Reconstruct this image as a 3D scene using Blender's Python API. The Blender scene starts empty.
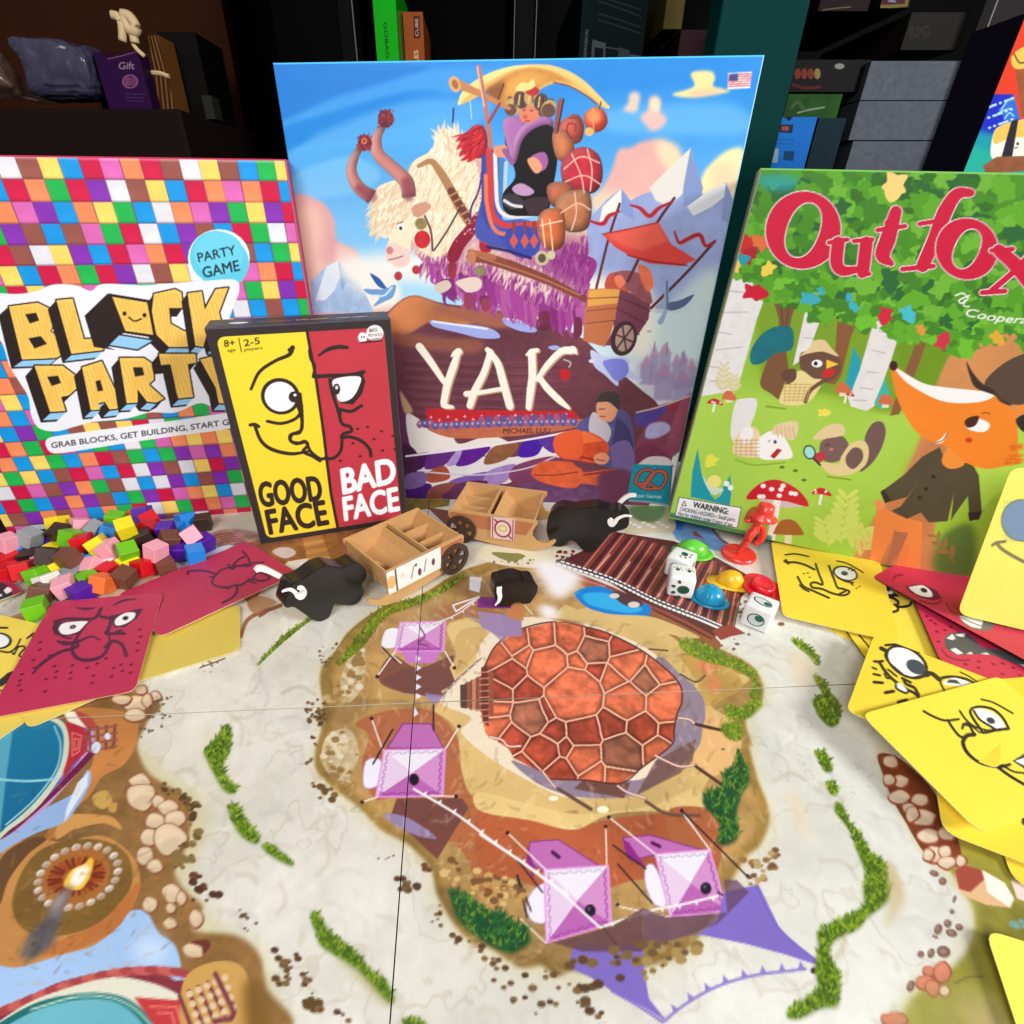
import bpy, bmesh, math, random
import numpy as np
from mathutils import Vector, Matrix

# ------------------------------------------------------------------ camera model
F = 512.0; CX = 482.0; CY = 512.0; TH = math.radians(30.4); H = 0.224
ct, st = math.cos(TH), math.sin(TH)
CAM = np.array([0.0, 0.0, H])
def ray(u, v):
    x = (u - CX) / F; y = (v - CY) / F
    return np.array([x, ct - y * st, -st - y * ct])
def ground(u, v, z=0.0):
    r = ray(u, v); t = (z - H) / r[2]
    return CAM + t * r
def at_dist(u, v, Y):
    r = ray(u, v); return CAM + r * (Y / r[1])
def G(u, v, z=0.0): return Vector(ground(u, v, z))

class Plane:
    """a rectangle in space: origin O, unit axes U (right) and V (up), size W x Hh"""
    def __init__(s, O, U, V, W, Hh):
        s.O = np.array(O, float); s.U = np.array(U, float); s.V = np.array(V, float)
        s.U /= np.linalg.norm(s.U); s.V /= np.linalg.norm(s.V)
        s.N = np.cross(s.U, s.V); s.W = W; s.H = Hh
    def px(s, pts):
        """where the lines of sight through these photo points meet the plane -> (a,b) metres"""
        p = np.asarray(pts, float).reshape(-1, 2)
        x = (p[:, 0] - CX) / F; y = (p[:, 1] - CY) / F
        d = np.stack([x, ct - y * st, -st - y * ct], 1)
        t = ((s.O - CAM) @ s.N) / (d @ s.N)
        q = CAM + d * t[:, None] - s.O
        return np.stack([q @ s.U, q @ s.V], 1)
    def pt(s, a, b, n=0.0): return Vector(s.O + s.U * a + s.V * b + s.N * n)

# ------------------------------------------------------------------ objects
COL = bpy.context.scene.collection
def link(o):
    COL.objects.link(o); return o
def tag(o, label=None, cat=None, group=None, kind=None):
    if label: o['label'] = label
    if cat: o['category'] = cat
    if group: o['group'] = group
    if kind: o['kind'] = kind
    return o
def empty(name, loc, label, cat, group=None, rz=0.0):
    o = bpy.data.objects.new(name, None); o.empty_display_size = 0.01
    link(o); o.location = Vector(loc); o.rotation_euler = (0, 0, rz)
    tag(o, label, cat, group); return o
def mesh_obj(name, verts, faces, mat, parent=None, smooth=False, world=True):
    me = bpy.data.meshes.new(name); me.from_pydata([tuple(v) for v in verts], [], faces)
    me.update()
    return finish(name, me, mat, parent, smooth, world)
def finish(name, me, mat, parent=None, smooth=False, world=True):
    o = bpy.data.objects.new(name, me); link(o)
    for m in (mat if isinstance(mat, (list, tuple)) else [mat]):
        if m: me.materials.append(m)
    if smooth:
        me.polygons.foreach_set('use_smooth', [True] * len(me.polygons))
    if parent:
        o.parent = parent
        if world:     # vertices were given in world space
            me.transform((Matrix.Translation(parent.location) @ parent.rotation_euler.to_matrix().to_4x4()).inverted())
    return o
def bm_obj(name, bm, mat, parent=None, smooth=False, world=True):
    me = bpy.data.meshes.new(name); bm.normal_update(); bm.to_mesh(me); bm.free()
    return finish(name, me, mat, parent, smooth, world)

# ------------------------------------------------------------------ materials
MATS = {}
def mat(name, col, rough=0.5, metal=0.0, spec=0.5, noise=0.0, nscale=60.0, bump=0.0, trans=0.0, alpha=1.0, sss=0.0, emis=0.0, coat=0.0):
    if name in MATS: return MATS[name]
    m = bpy.data.materials.new(name); m.use_nodes = True
    nt = m.node_tree; b = nt.nodes['Principled BSDF']
    c = lin(col)
    b.inputs['Base Color'].default_value = (*c, 1)
    b.inputs['Roughness'].default_value = rough
    b.inputs['Metallic'].default_value = metal
    b.inputs['Specular IOR Level'].default_value = spec
    if coat: b.inputs['Coat Weight'].default_value = coat; b.inputs['Coat Roughness'].default_value = 0.08
    if trans: b.inputs['Transmission Weight'].default_value = trans
    if alpha < 1: b.inputs['Alpha'].default_value = alpha
    if sss:
        b.inputs['Subsurface Weight'].default_value = sss
        b.inputs['Subsurface Radius'].default_value = (0.004, 0.004, 0.004)
    tc = nt.nodes.new('ShaderNodeTexCoord')
    nz = nt.nodes.new('ShaderNodeTexNoise'); nz.inputs['Scale'].default_value = nscale; nz.inputs['Detail'].default_value = 4
    nt.links.new(tc.outputs['Object'], nz.inputs['Vector'])
    mx = nt.nodes.new('ShaderNodeMix'); mx.data_type = 'RGBA'
    k = max(noise, 0.02)
    mx.inputs['A'].default_value = (*[v * (1 - k) for v in c], 1)
    mx.inputs['B'].default_value = (*[min(1, v * (1 + k)) for v in c], 1)
    nt.links.new(nz.outputs['Fac'], mx.inputs['Factor']); nt.links.new(mx.outputs['Result'], b.inputs['Base Color'])
    if bump:
        bp = nt.nodes.new('ShaderNodeBump'); bp.inputs['Strength'].default_value = bump; bp.inputs['Distance'].default_value = 0.001
        nt.links.new(nz.outputs['Fac'], bp.inputs['Height']); nt.links.new(bp.outputs['Normal'], b.inputs['Normal'])
    MATS[name] = m; return m
def lin(c):
    r = []
    for v in c:
        v = v / 255.0
        r.append(v / 12.92 if v <= 0.04045 else ((v + 0.055) / 1.055) ** 2.4)
    return tuple(r)
def print_mat(name, rough=0.35, spec=0.4, bump=0.0):
    """printed stock: ink colours come from the mesh's own 'ink' attribute, with a faint procedural paper grain"""
    if name in MATS: return MATS[name]
    m = bpy.data.materials.new(name); m.use_nodes = True; nt = m.node_tree; b = nt.nodes['Principled BSDF']
    at = nt.nodes.new('ShaderNodeAttribute'); at.attribute_name = 'ink'
    tc = nt.nodes.new('ShaderNodeTexCoord')
    nz = nt.nodes.new('ShaderNodeTexNoise'); nz.inputs['Scale'].default_value = 900; nz.inputs['Detail'].default_value = 2
    nt.links.new(tc.outputs['Object'], nz.inputs['Vector'])
    mr = nt.nodes.new('ShaderNodeMapRange'); mr.inputs['To Min'].default_value = 0.96; mr.inputs['To Max'].default_value = 1.04
    nt.links.new(nz.outputs['Fac'], mr.inputs['Value'])
    vm = nt.nodes.new('ShaderNodeVectorMath'); vm.operation = 'SCALE'
    nt.links.new(at.outputs['Color'], vm.inputs[0]); nt.links.new(mr.outputs['Result'], vm.inputs['Scale'])
    nt.links.new(vm.outputs['Vector'], b.inputs['Base Color'])
    b.inputs['Roughness'].default_value = rough; b.inputs['Specular IOR Level'].default_value = spec
    if bump:
        bp = nt.nodes.new('ShaderNodeBump'); bp.inputs['Strength'].default_value = bump; bp.inputs['Distance'].default_value = 0.0004
        nt.links.new(nz.outputs['Fac'], bp.inputs['Height']); nt.links.new(bp.outputs['Normal'], b.inputs['Normal'])
    MATS[name] = m; return m

# ------------------------------------------------------------------ ink canvas (procedural drawing in surface metres)
def vnoise(h, w, cells, seed):
    rng = np.random.default_rng(seed)
    gx = max(2, int(cells)); gy = max(2, int(cells * h / w) + 1)
    g = rng.random((gy + 2, gx + 2)).astype(np.float32)
    y = np.linspace(0, gy, h, endpoint=False); x = np.linspace(0, gx, w, endpoint=False)
    yi = y.astype(int); xi = x.astype(int); fy = (y - yi)[:, None]; fx = (x - xi)[None]
    fy = fy * fy * (3 - 2 * fy); fx = fx * fx * (3 - 2 * fx)
    a = g[yi][:, xi]; b = g[yi][:, xi + 1]; c = g[yi + 1][:, xi]; d = g[yi + 1][:, xi + 1]
    return ((a * (1 - fx) + b * fx) * (1 - fy) + (c * (1 - fx) + d * fx) * fy).astype(np.float32)
def fbm(h, w, cells, seed, octs=4):
    o = np.zeros((h, w), np.float32); a = 1.0; t = 0
    for k in range(octs):
        if cells * 2 ** k > w: break
        o += a * (vnoise(h, w, cells * 2 ** k, seed + k) - 0.5); t += a; a *= 0.55
    return o / t * 2
def blur(m, r):
    r = max(1, int(round(r)))
    for ax in (0, 1):
        for _ in range(2):
            pad = [(0, 0), (0, 0)]; pad[ax] = (r + 1, r)
            c = np.cumsum(np.pad(m, pad, mode='edge'), axis=ax)
            n = m.shape[ax]
            m = (np.take(c, range(2 * r + 1, 2 * r + 1 + n), axis=ax) - np.take(c, range(0, n), axis=ax)) / (2 * r + 1)
    return m
def P(s):
    """'x,y x,y' -> array"""
    if isinstance(s, str): return np.array([[float(t) for t in q.split(',')] for q in s.split()])
    return np.asarray(s, float)
def cat(p, closed=False, n=8):
    """smooth curve through points"""
    p = P(p)
    if len(p) < 3: return p
    if closed: q = np.vstack([p[-1], p, p[0], p[1]])
    else: q = np.vstack([2 * p[0] - p[1], p, 2 * p[-1] - p[-2]])
    out = []; t = np.linspace(0, 1, n, endpoint=False)[:, None]
    for i in range(1, len(q) - 2):
        a, b, c, d = q[i - 1], q[i], q[i + 1], q[i + 2]
        out.append(0.5 * (2 * b + (c - a) * t + (2 * a - 5 * b + 4 * c - d) * t * t + (3 * b - a - 3 * c + d) * t ** 3))
    r = np.vstack(out)
    return r if closed else np.vstack([r, p[-1]])
def caps(pts, w, w1=None):
    """a stroke as convex pieces, all wound the same way; w may taper to w1"""
    p = P(pts); n = len(p); out = []
    ws = np.linspace(w, w if w1 is None else w1, n) / 2
    if hasattr(w, '__len__'): ws = np.interp(np.linspace(0, 1, n), np.linspace(0, 1, len(w)), w) / 2
    k = np.linspace(0, 2 * math.pi, 9)[:-1]; circ = np.stack([np.cos(k), np.sin(k)], 1)
    for i in range(n):
        if ws[i] > 0.25: out.append(p[i] + circ * ws[i])
    for i in range(n - 1):
        d = p[i + 1] - p[i]; l = np.hypot(*d)
        if l < 1e-9: continue
        nn = np.array([-d[1], d[0]]) / l
        out.append(np.array([p[i] - nn * ws[i], p[i + 1] - nn * ws[i + 1], p[i + 1] + nn * ws[i + 1], p[i] + nn * ws[i]]))
    return out
def area(p): return 0.5 * np.sum(p[:, 0] * np.roll(p[:, 1], -1) - np.roll(p[:, 0], -1) * p[:, 1])
def inpoly(pt, poly):
    x, y = pt[:, 0][:, None], pt[:, 1][:, None]; a = poly; b = np.roll(poly, -1, 0)
    c = ((a[:, 1] > y) != (b[:, 1] > y)) & (x < (b[:, 0] - a[:, 0]) * (y - a[:, 1]) / (b[:, 1] - a[:, 1] + 1e-12) + a[:, 0])
    return c.sum(1) % 2 == 1
_glyph = {}
def glyphs(txt, bold=0.0, shear=0.0):
    """triangles of a line of text, unit height"""
    key = (txt, bold, shear)
    if key in _glyph: return _glyph[key]
    cu = bpy.data.curves.new('t', 'FONT'); cu.body = txt; cu.offset = bold; cu.shear = shear; cu.resolution_u = 4
    ob = bpy.data.objects.new('t', cu); COL.objects.link(ob)
    bpy.context.view_layer.update()
    dg = bpy.context.evaluated_depsgraph_get(); me = ob.evaluated_get(dg).to_mesh()
    me.calc_loop_triangles()
    v = np.array([x.co[:2] for x in me.vertices]).reshape(-1, 2)
    tr = [v[list(t.vertices)] for t in me.loop_triangles]
    ob.evaluated_get(dg).to_mesh_clear()
    bpy.data.objects.remove(ob); bpy.data.curves.remove(cu)
    tr = [t if area(t) > 0 else t[::-1] for t in tr]
    mn = v.min(0) if len(v) else np.zeros(2); mx = v.max(0) if len(v) else np.ones(2)
    _glyph[key] = (tr, mn, mx); return _glyph[key]

class Canvas:
    def __init__(s, plane, res, base=(200, 200, 200), seed=1):
        s.pl = plane; s.res = res
        s.w = int(round(plane.W / res)) + 1; s.h = int(round(plane.H / res)) + 1
        s.a = np.empty((s.h, s.w, 3), np.float32); s.a[:] = base
        s.n1 = fbm(s.h, s.w, s.w / 60, seed, 4); s.n2 = fbm(s.h, s.w, s.w / 9, seed + 50, 3); s.n3 = fbm(s.h, s.w, s.w/ 160, seed + 90, 4)
        s.loc = False
        s.rng = random.Random(seed)
    def tx(s, pts):
        p = P(pts)
        q = p if s.loc else s.pl.px(p)
        return np.stack([q[:, 0] / s.res, q[:, 1] / s.res], 1)
    def cover(s, polys):
        """exact-ish coverage of the union of polygons (non-zero winding) -> mask, y0, x0"""
        E = []
        for p in polys:
            q = np.roll(p, -1, 0); E.append(np.hstack([p, q]))
        E = np.vstack(E)
        x0 = max(0, int(np.floor(E[:, [0, 2]].min())) - 1); x1 = min(s.w, int(np.ceil(E[:, [0, 2]].max())) + 2)
        y0 = max(0, int(np.floor(E[:, [1, 3]].min())) - 1); y1 = min(s.h, int(np.ceil(E[:, [1, 3]].max())) + 2)
        if x1 <= x0 or y1 <= y0: return None
        S = 4; R = (y1 - y0) * S
        dirn = np.where(E[:, 3] > E[:, 1], 1, -1)
        ya = (np.minimum(E[:, 1], E[:, 3]) - y0) * S - 0.5 ; yb = (np.maximum(E[:, 1], E[:, 3]) - y0) * S - 0.5
        ka = np.clip(np.ceil(ya), 0, R).astype(int); kb = np.clip(np.ceil(yb), 0, R).astype(int)
        n = np.maximum(kb - ka, 0); ok = n > 0
        if not ok.any(): return None
        E = E[ok]; dirn = dirn[ok]; ka = ka[ok]; n = n[ok]
        idx = np.repeat(np.arange(len(n)), n); off = np.arange(n.sum()) - np.repeat(np.cumsum(n) - n, n)
        row = ka[idx] + off; yy = (row + 0.5) / S + y0
        e = E[idx]; x = e[:, 0] + (e[:, 2] - e[:, 0]) * (yy - e[:, 1]) / (e[:, 3] - e[:, 1])
        x = np.clip(x - x0 + 0.5, 0, x1 - x0)
        o = np.lexsort((x, row)); row = row[o]; x = x[o]; d = dirn[idx][o]
        wd = np.cumsum(d); sp = np.nonzero(wd[:-1] != 0)[0]
        W = x1 - x0 + 2; acc = np.zeros((y1 - y0) * W)
        for xs, sg in ((x[sp], 1.0), (x[sp + 1], -1.0)):
            i = np.floor(xs).astype(int); f = xs - i; b = (row[sp] // S) * W + i
            acc += np.bincount(b, sg * (1 - f), len(acc)) [:len(acc)] + np.bincount(b + 1, sg * f, len(acc) + 2)[:len(acc)]
        m = np.cumsum(acc.reshape(y1 - y0, W), 1)[:, :x1 - x0] / S
        return np.clip(m, 0, 1).astype(np.float32), y0, x0
    def paint(s, polys, col, a=1.0, soft=0, n=0.0, n1=0.0, g=None, raw=False, mul=False, clip=None):
        """polys in photo points (or metres when loc / texels when raw)"""
        T = [p if raw else s.tx(p) for p in polys]
        T = [p if area(p) > 0 else p[::-1] for p in T] if len(T) > 1 else T
        r = s.cover(T)
        if r is None: return
        m, y0, x0 = r
        if soft:
            pd = int(soft * 2.5) + 1
            X0 = max(0, x0 - pd); Y0 = max(0, y0 - pd); X1 = min(s.w, x0 + m.shape[1] + pd); Y1 = min(s.h, y0 + m.shape[0] + pd)
            M = np.zeros((Y1 - Y0, X1 - X0), np.float32); M[y0 - Y0:y0 - Y0 + m.shape[0], x0 - X0:x0 - X0 + m.shape[1]] = m
            m = blur(M, soft); y0, x0 = Y0, X0
        if clip is not None:
            rc = s.cover([s.tx(clip)])
            if rc is None: return
            cm, cy, cx = rc; full = np.zeros((s.h, s.w), np.float32); full[cy:cy + cm.shape[0], cx:cx + cm.shape[1]] = cm
            m = m * full[y0:y0 + m.shape[0], x0:x0 + m.shape[1]]
        sl = (slice(y0, y0 + m.shape[0]), slice(x0, x0 + m.shape[1]))
        c = np.array(col, np.float32)[None, None]
        if g is not None:
            gp = s.tx([(g[0], g[1]), (g[2], g[3])]); d = gp[1] - gp[0]
            yy, xx = np.mgrid[y0:y0 + m.shape[0], x0:x0 + m.shape[1]]
            t = np.clip(((xx - gp[0][0]) * d[0] + (yy - gp[0][1]) * d[1]) / (d @ d + 1e-9), 0, 1)[..., None]
            c = c * (1 - t) + np.array(g[4], np.float32) * t
        if n or n1: c = c * (1 + n * s.n2[sl][..., None] + n1 * s.n1[sl][..., None])
        m = (m * a)[..., None]
        if mul: s.a[sl] = s.a[sl] * (1 - m + m * c / 255)
        else: s.a[sl] = s.a[sl] * (1 - m) + c * m
    def poly(s, p, col, **k): s.paint([P(p)], col, **k)
    def blob(s, p, col, **k): s.paint([cat(p, True)], col, **k)
    def ell(s, x, y, rx, ry, col, rot=0, **k):
        t = np.linspace(0, 2 * math.pi, 25)[:-1]; c, q = math.cos(math.radians(rot)), math.sin(math.radians(rot))
        X = rx * np.cos(t); Y = ry * np.sin(t)
        s.paint([np.stack([x + X * c - Y * q, y + X * q + Y * c], 1)], col, **k)
    def line(s, p, w, col, smooth=True, w1=None, closed=False, **k):
        q = cat(p, closed, 6) if smooth else P(p)
        if closed: q = np.vstack([q, q[:1]])
        s.paint(caps(q, w, w1), col, **k)
    def outl(s, p, fill, w=1.2, line=(40, 30, 30), smooth=True, **k):
        q = cat(p, True) if smooth else P(p)
        s.paint([q], fill, **k)
        s.paint(caps(np.vstack([q, q[:1]]), w), line)
    def dots(s, pts, col, r=1.0, ry=None, **k):
        t = np.linspace(0, 2 * math.pi, 9)[:-1]; c = np.stack([np.cos(t), np.sin(t) * (1 if ry is None else ry)], 1)
        s.paint([np.array(p[:2]) + c * (p[2] if len(p) > 2 else r) for p in P(pts).tolist()], col, **k)
    def hair(s, region, n, ln, ang, cols, w=1.2, jit=25, bend=0.0, **k):
        reg = P(region); mn, mx = reg.min(0), reg.max(0); R = s.rng
        groups = {}
        tries = 0; cnt = 0
        pts = np.array([[R.uniform(mn[0], mx[0]), R.uniform(mn[1], mx[1])] for _ in range(n * 4)])
        pts = pts[inpoly(pts, reg)][:n]
        pts = pts[np.argsort(pts[:, 1])]
        for p in pts:
            a0 = ang(p) if callable(ang) else ang
            a1 = math.radians(a0 + R.uniform(-jit, jit)); L = ln * R.uniform(.6, 1.3)
            d = np.array([math.cos(a1), -math.sin(a1)]); nn = np.array([-d[1], d[0]])
            e = p + d * L + nn * bend * L; mid = p + d * L * .5
            q = np.array([p - nn * w / 2, mid - nn * w / 2.2, e, mid + nn * w / 2.2, p + nn * w / 2])
            groups.setdefault(R.randrange(len(cols)), []).append(q)
            cnt += 1
        ks = list(groups)
        for ch in range(3):
            for kk in ks:
                g = groups[kk][ch::3]
                if g: s.paint(g, cols[kk], **k)
    def text(s, txt, p0, p1, h, col, bold=0.0, shear=0.0, up=None, fit=True, arc=0.0, **k):
        """text whose baseline runs p0->p1; h = capital height in photo points"""
        tr, mn, mx = glyphs(txt, 0.0, shear)
        if not tr: return
        p0 = P([p0])[0]; p1 = P([p1])[0]; d = p1 - p0; L = np.hypot(*d); d = d / L
        u = np.array([d[1], -d[0]]) if up is None else np.array(up) / np.hypot(*up)
        hb = glyphs('H', 0.0, 0.0); sx = L / (mx[0] - mn[0]); sy = h / (hb[2][1] - hb[1][1]); yb = hb[1][1]
        out = []
        for t in tr:
            X = (t[:, 0:1] - mn[0]) * sx; Y = (t[:, 1:2] - yb) * sy
            if arc:
                f = X / L; Y = Y + arc * 4 * f * (1 - f)
            out.append(p0 + d * X + u * Y)
        if bold:
            r = bold * sy * .6; o2 = []
            for j in range(8):
                a = j / 8 * 6.2832; sh = np.array([math.cos(a), math.sin(a)]) * r
                o2 += [p + sh for p in out]
            out = out + o2
        s.paint(out, col, **k)
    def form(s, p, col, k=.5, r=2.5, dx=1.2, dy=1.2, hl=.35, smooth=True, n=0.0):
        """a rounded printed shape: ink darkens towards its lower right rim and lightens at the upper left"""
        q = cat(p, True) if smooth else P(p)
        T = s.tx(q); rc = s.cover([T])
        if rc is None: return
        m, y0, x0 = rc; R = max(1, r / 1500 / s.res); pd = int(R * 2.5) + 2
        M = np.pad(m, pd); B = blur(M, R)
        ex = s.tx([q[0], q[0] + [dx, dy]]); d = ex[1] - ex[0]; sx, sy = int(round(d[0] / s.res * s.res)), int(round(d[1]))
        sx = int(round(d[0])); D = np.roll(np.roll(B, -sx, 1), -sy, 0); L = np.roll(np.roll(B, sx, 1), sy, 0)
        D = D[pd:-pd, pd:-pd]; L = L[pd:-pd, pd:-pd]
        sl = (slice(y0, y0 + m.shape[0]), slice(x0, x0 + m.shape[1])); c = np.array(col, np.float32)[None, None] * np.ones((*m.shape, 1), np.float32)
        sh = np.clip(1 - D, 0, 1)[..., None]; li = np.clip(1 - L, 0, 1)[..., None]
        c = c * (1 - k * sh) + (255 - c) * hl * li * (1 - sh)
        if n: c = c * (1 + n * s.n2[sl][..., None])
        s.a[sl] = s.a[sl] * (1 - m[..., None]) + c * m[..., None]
    def horn(s, p, w, col, **k):
        q = cat(p, False, 6); n_ = len(q); ws = np.interp(np.linspace(0, 1, n_), np.linspace(0, 1, len(w)), w) / 2
        d = np.gradient(q, axis=0); nn = np.stack([-d[:, 1], d[:, 0]], 1) / (np.linalg.norm(d, axis=1)[:, None] + 1e-9)
        s.form(np.vstack([q + nn * ws[:, None], (q - nn * ws[:, None])[::-1]]), col, smooth=False, **k)
    def speck(s, region, n, cols, r=(0.4, 1.2), **k):
        reg = P(region); mn, mx = reg.min(0), reg.max(0); R = s.rng
        pts = np.array([[R.uniform(mn[0], mx[0]), R.uniform(mn[1], mx[1])] for _ in range(n * 3)])
        pts = pts[inpoly(pts, reg)][:n]
        for j, c in enumerate(cols):
            q = [(p[0], p[1], R.uniform(*r)) for p in pts[j::len(cols)]]
            if q: s.dots(q, c, ry=.8, **k)
    # ---- to a mesh: a fine grid carrying the inks
    def grid(s, a0=0, b0=0, a1=None, b1=None):
        i0 = int(round(a0 / s.res)); j0 = int(round(b0 / s.res))
        i1 = s.w - 1 if a1 is None else int(round(a1 / s.res)); j1 = s.h - 1 if b1 is None else int(round(b1 / s.res))
        I = np.arange(i0, i1 + 1); J = np.arange(j0, j1 + 1)
        aa, bb = np.meshgrid(I * s.res, J * s.res)
        co = s.pl.O + aa[..., None] * s.pl.U + bb[..., None] * s.pl.V
        nx, ny = len(I), len(J)
        k = np.arange((nx - 1) * (ny - 1)); r = k // (nx - 1); c = k % (nx - 1); v0 = r * nx + c
        f = np.stack([v0, v0 + 1, v0 + nx + 1, v0 + nx], 1)
        return co.reshape(-1, 3), f, s.a[j0:j1 + 1, i0:i1 + 1].reshape(-1, 3)
def ink_mesh(name, co, quads, cols, m, parent=None, smooth=False):
    me = bpy.data.meshes.new(name)
    co = np.asarray(co, np.float32); quads = np.asarray(quads, np.int32)
    me.vertices.add(len(co)); me.vertices.foreach_set('co', co.ravel())
    me.loops.add(quads.size); me.loops.foreach_set('vertex_index', quads.ravel())
    me.polygons.add(len(quads)); me.polygons.foreach_set('loop_start', np.arange(0, quads.size, 4, dtype=np.int32))
    me.update(calc_edges=True)
    at = me.color_attributes.new('ink', 'BYTE_COLOR', 'POINT')
    c = np.ones((len(co), 4), np.float32); c[:, :3] = np.clip(cols, 0, 255) / 255
    at.data.foreach_set('color_srgb', c.ravel())
    me.validate()
    return finish(name, me, m, parent, smooth)
def add_slab(co, f, col, corners_front, depth_vec, side_col, inset_n=None):
    """append side and back faces behind a rectangle (front corners counter-clockwise seen from the front)"""
    c = np.array([list(x) for x in corners_front]); b = c + np.array(depth_vec)
    n = len(co)
    allv = [c, b]; V = np.vstack(allv)
    Q = []
    for i in range(4):
        j = (i + 1) % 4; Q.append([n + j, n + i, n + 4 + i, n + 4 + j])
    Q.append([n + 7, n + 6, n + 5, n + 4])
    sc = np.array(side_col, np.float32)
    if sc.ndim == 1: sc = np.tile(sc, (8, 1))
    return np.vstack([co, V]), np.vstack([f, Q]), np.vstack([col, sc])
# ================================================================== GAME BOARD ART
def Z(ox, oy, s=3.2):
    return lambda q: P(q) / s + np.array([ox, oy])
zA, zB, zC, zD = Z(0, 480), Z(256, 480), Z(480, 480), Z(704, 480)
zE, zF, zG, zH = Z(0, 704), Z(256, 704), Z(480, 704), Z(704, 704)
BANG = math.radians(3.0); BC = np.array([-0.0362, 0.182, 0.0]); BU = np.array([math.cos(BANG), math.sin(BANG), 0]); BV = np.array([-BU[1], BU[0], 0])
BL_, BR_, BD_, BT_ = 0.29, 0.29, 0.285, 0.29
board_pl = Plane(BC - BU * BL_ - BV * BD_, BU, BV, BL_ + BR_, BD_ + BT_)
def board_art():
    c = Canvas(board_pl, 0.0005, (214, 208, 192), 3)
    # whole board: pale track, cooler to the right
    t = np.linspace(0, 1, c.w)[None, :, None]
    c.a = c.a * (1 - t) + np.array([222, 222, 216], np.float32) * t
    c.a += (c.n1 * 16 + c.n3 * 16)[..., None] * np.array([1, 1.02, 1.15], np.float32) + c.n2[..., None] * 8
    veins = np.abs(c.n1) < 0.02
    c.a[veins] -= np.array([8, 12, 16], np.float32)
    # pale streaks and puddles on the track
    R = c.rng
    for i in range(420):
        x = R.uniform(150, 1000); y = R.uniform(580, 1020)
        L = R.uniform(6, 26); a = R.uniform(-.6, .6) + (1.2 if R.random() < .5 else 0)
        c.line([(x, y), (x + L * math.cos(a), y + L * math.sin(a)), (x + 1.7 * L * math.cos(a + .4), y + 1.7 * L * math.sin(a + .4))],
               R.uniform(.8, 3.6), R.choice([(196, 186, 166), (238, 236, 230), (206, 202, 196), (182, 172, 152), (190, 188, 190)]), a=.55, soft=1)
    c.blob(zE("430,110 470,160 560,240 640,290 660,380 640,450 600,560 640,640 700,720 820,780 870,900 900,1024 760,1024 600,700 540,500 480,380 440,240"), (208, 196, 142), soft=6, a=.75)
    # ---------------- far left land
    land = (142, 104, 58)
    c.blob(zE("-60,-60 480,-20 470,60 440,130 470,210 520,250 600,300 610,380 590,470 560,540 600,600 650,650 620,720 760,740 830,800 850,900 880,1060 -60,1100"), land, n=.12, n1=.25, soft=1)
    c.blob(zE("240,20 420,30 440,110 400,190 330,230 280,300 200,360 180,420 140,430 200,340 260,250 300,160"), (196, 128, 68), n1=.2)
    c.blob(zE("180,430 200,360 280,350 360,360 390,400 330,380 240,400"), (206, 150, 82))
    c.blob(zE("300,290 340,275 360,310 330,335 300,315"), (200, 160, 84)); c.blob(zE("350,320 375,315 370,345 350,340"), (196, 150, 80))
    c.blob(zE("0,490 120,430 200,440 330,420 420,480 450,560 430,640 380,720 300,770 180,820 80,840 0,830"), (198, 138, 76), n1=.1)
    c.blob(zE("40,640 80,520 160,450 300,430 400,470 425,560 380,650 300,710 180,740 80,720"), (132, 98, 44), n1=.2)
    c.blob(zE("0,640 30,560 90,480 150,430 90,430 0,500"), (104, 72, 44), n1=.1)
    c.blob(zE("440,570 445,600 400,690 300,760 180,800 110,790 240,735 340,680"), (190, 116, 60), n1=.1)
    # camp fire
    c.ell(*zE("240,555")[0], 38, 30, (168, 104, 48), rot=-35)
    for k in range(26):
        a = k / 26 * 2 * math.pi; x, y = zE("245,550")[0]
        ca, sa = math.cos(a), math.sin(a)
        p = lambda r: (x + r * (ca * .95 * 1.05 + sa * .25), y + r * (sa * .62 - ca * .3))
        c.line([p(15), p(27)], 3.6, (122, 44, 24) if k % 3 else (160, 70, 30), smooth=False)
    c.blob(zE("205,575 230,530 270,510 290,490 300,500 290,550 260,590 225,590"), (236, 190, 60)); c.blob(zE("225,570 240,530 275,515 285,530 260,575 235,580"), (252, 248, 236), soft=1)
    for k in range(22):
        a = k / 22 * 2 * math.pi + .2; x, y = zE("250,550")[0]; ca, sa = math.cos(a), math.sin(a)
        c.ell(x + 40 * (ca + sa * .1), y + 40 * (sa * .72 - ca * .28), 4.5, 3.2, (196, 176, 158) if k % 2 else (226, 214, 200), rot=-30)
        c.ell(x + 40 * (ca + sa * .1) + .8, y + 40 * (sa * .72 - ca * .28) + 1.4, 3.4, 2, (150, 120, 100), rot=-30, a=.5)
    c.line(zE("220,590 190,640 170,690 140,740 95,790"), [6, 12, 14, 26, 18], (98, 92, 96), soft=2, n=.3)
    c.line(zE("200,610 180,650"), 7, (170, 160, 158), soft=3)
    # pale blue ground
    c.blob(zE("-40,420 60,390 150,330 240,280 280,210 290,250 240,340 200,380 120,410 40,450 -40,500"), (150, 182, 228), n1=.06)
    c.poly(zE("285,215 280,260 235,330 205,380 215,330 250,250"), (222, 230, 246))
    c.blob(zE("-40,840 60,840 200,800 300,770 380,710 420,660 470,665 510,730 560,770 580,840 570,900 300,900 100,960 -40,980"), (166, 198, 240), n1=.06)
    c.blob(zE("430,760 500,740 540,790 500,830 440,810"), (196, 220, 248), soft=4)
    # teal bowl, upper left
    c.poly(zE("215,35 275,70 300,80 305,150 240,230 150,330 60,400 -20,440 -20,400 140,280 200,160"), (190, 152, 208))
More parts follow.
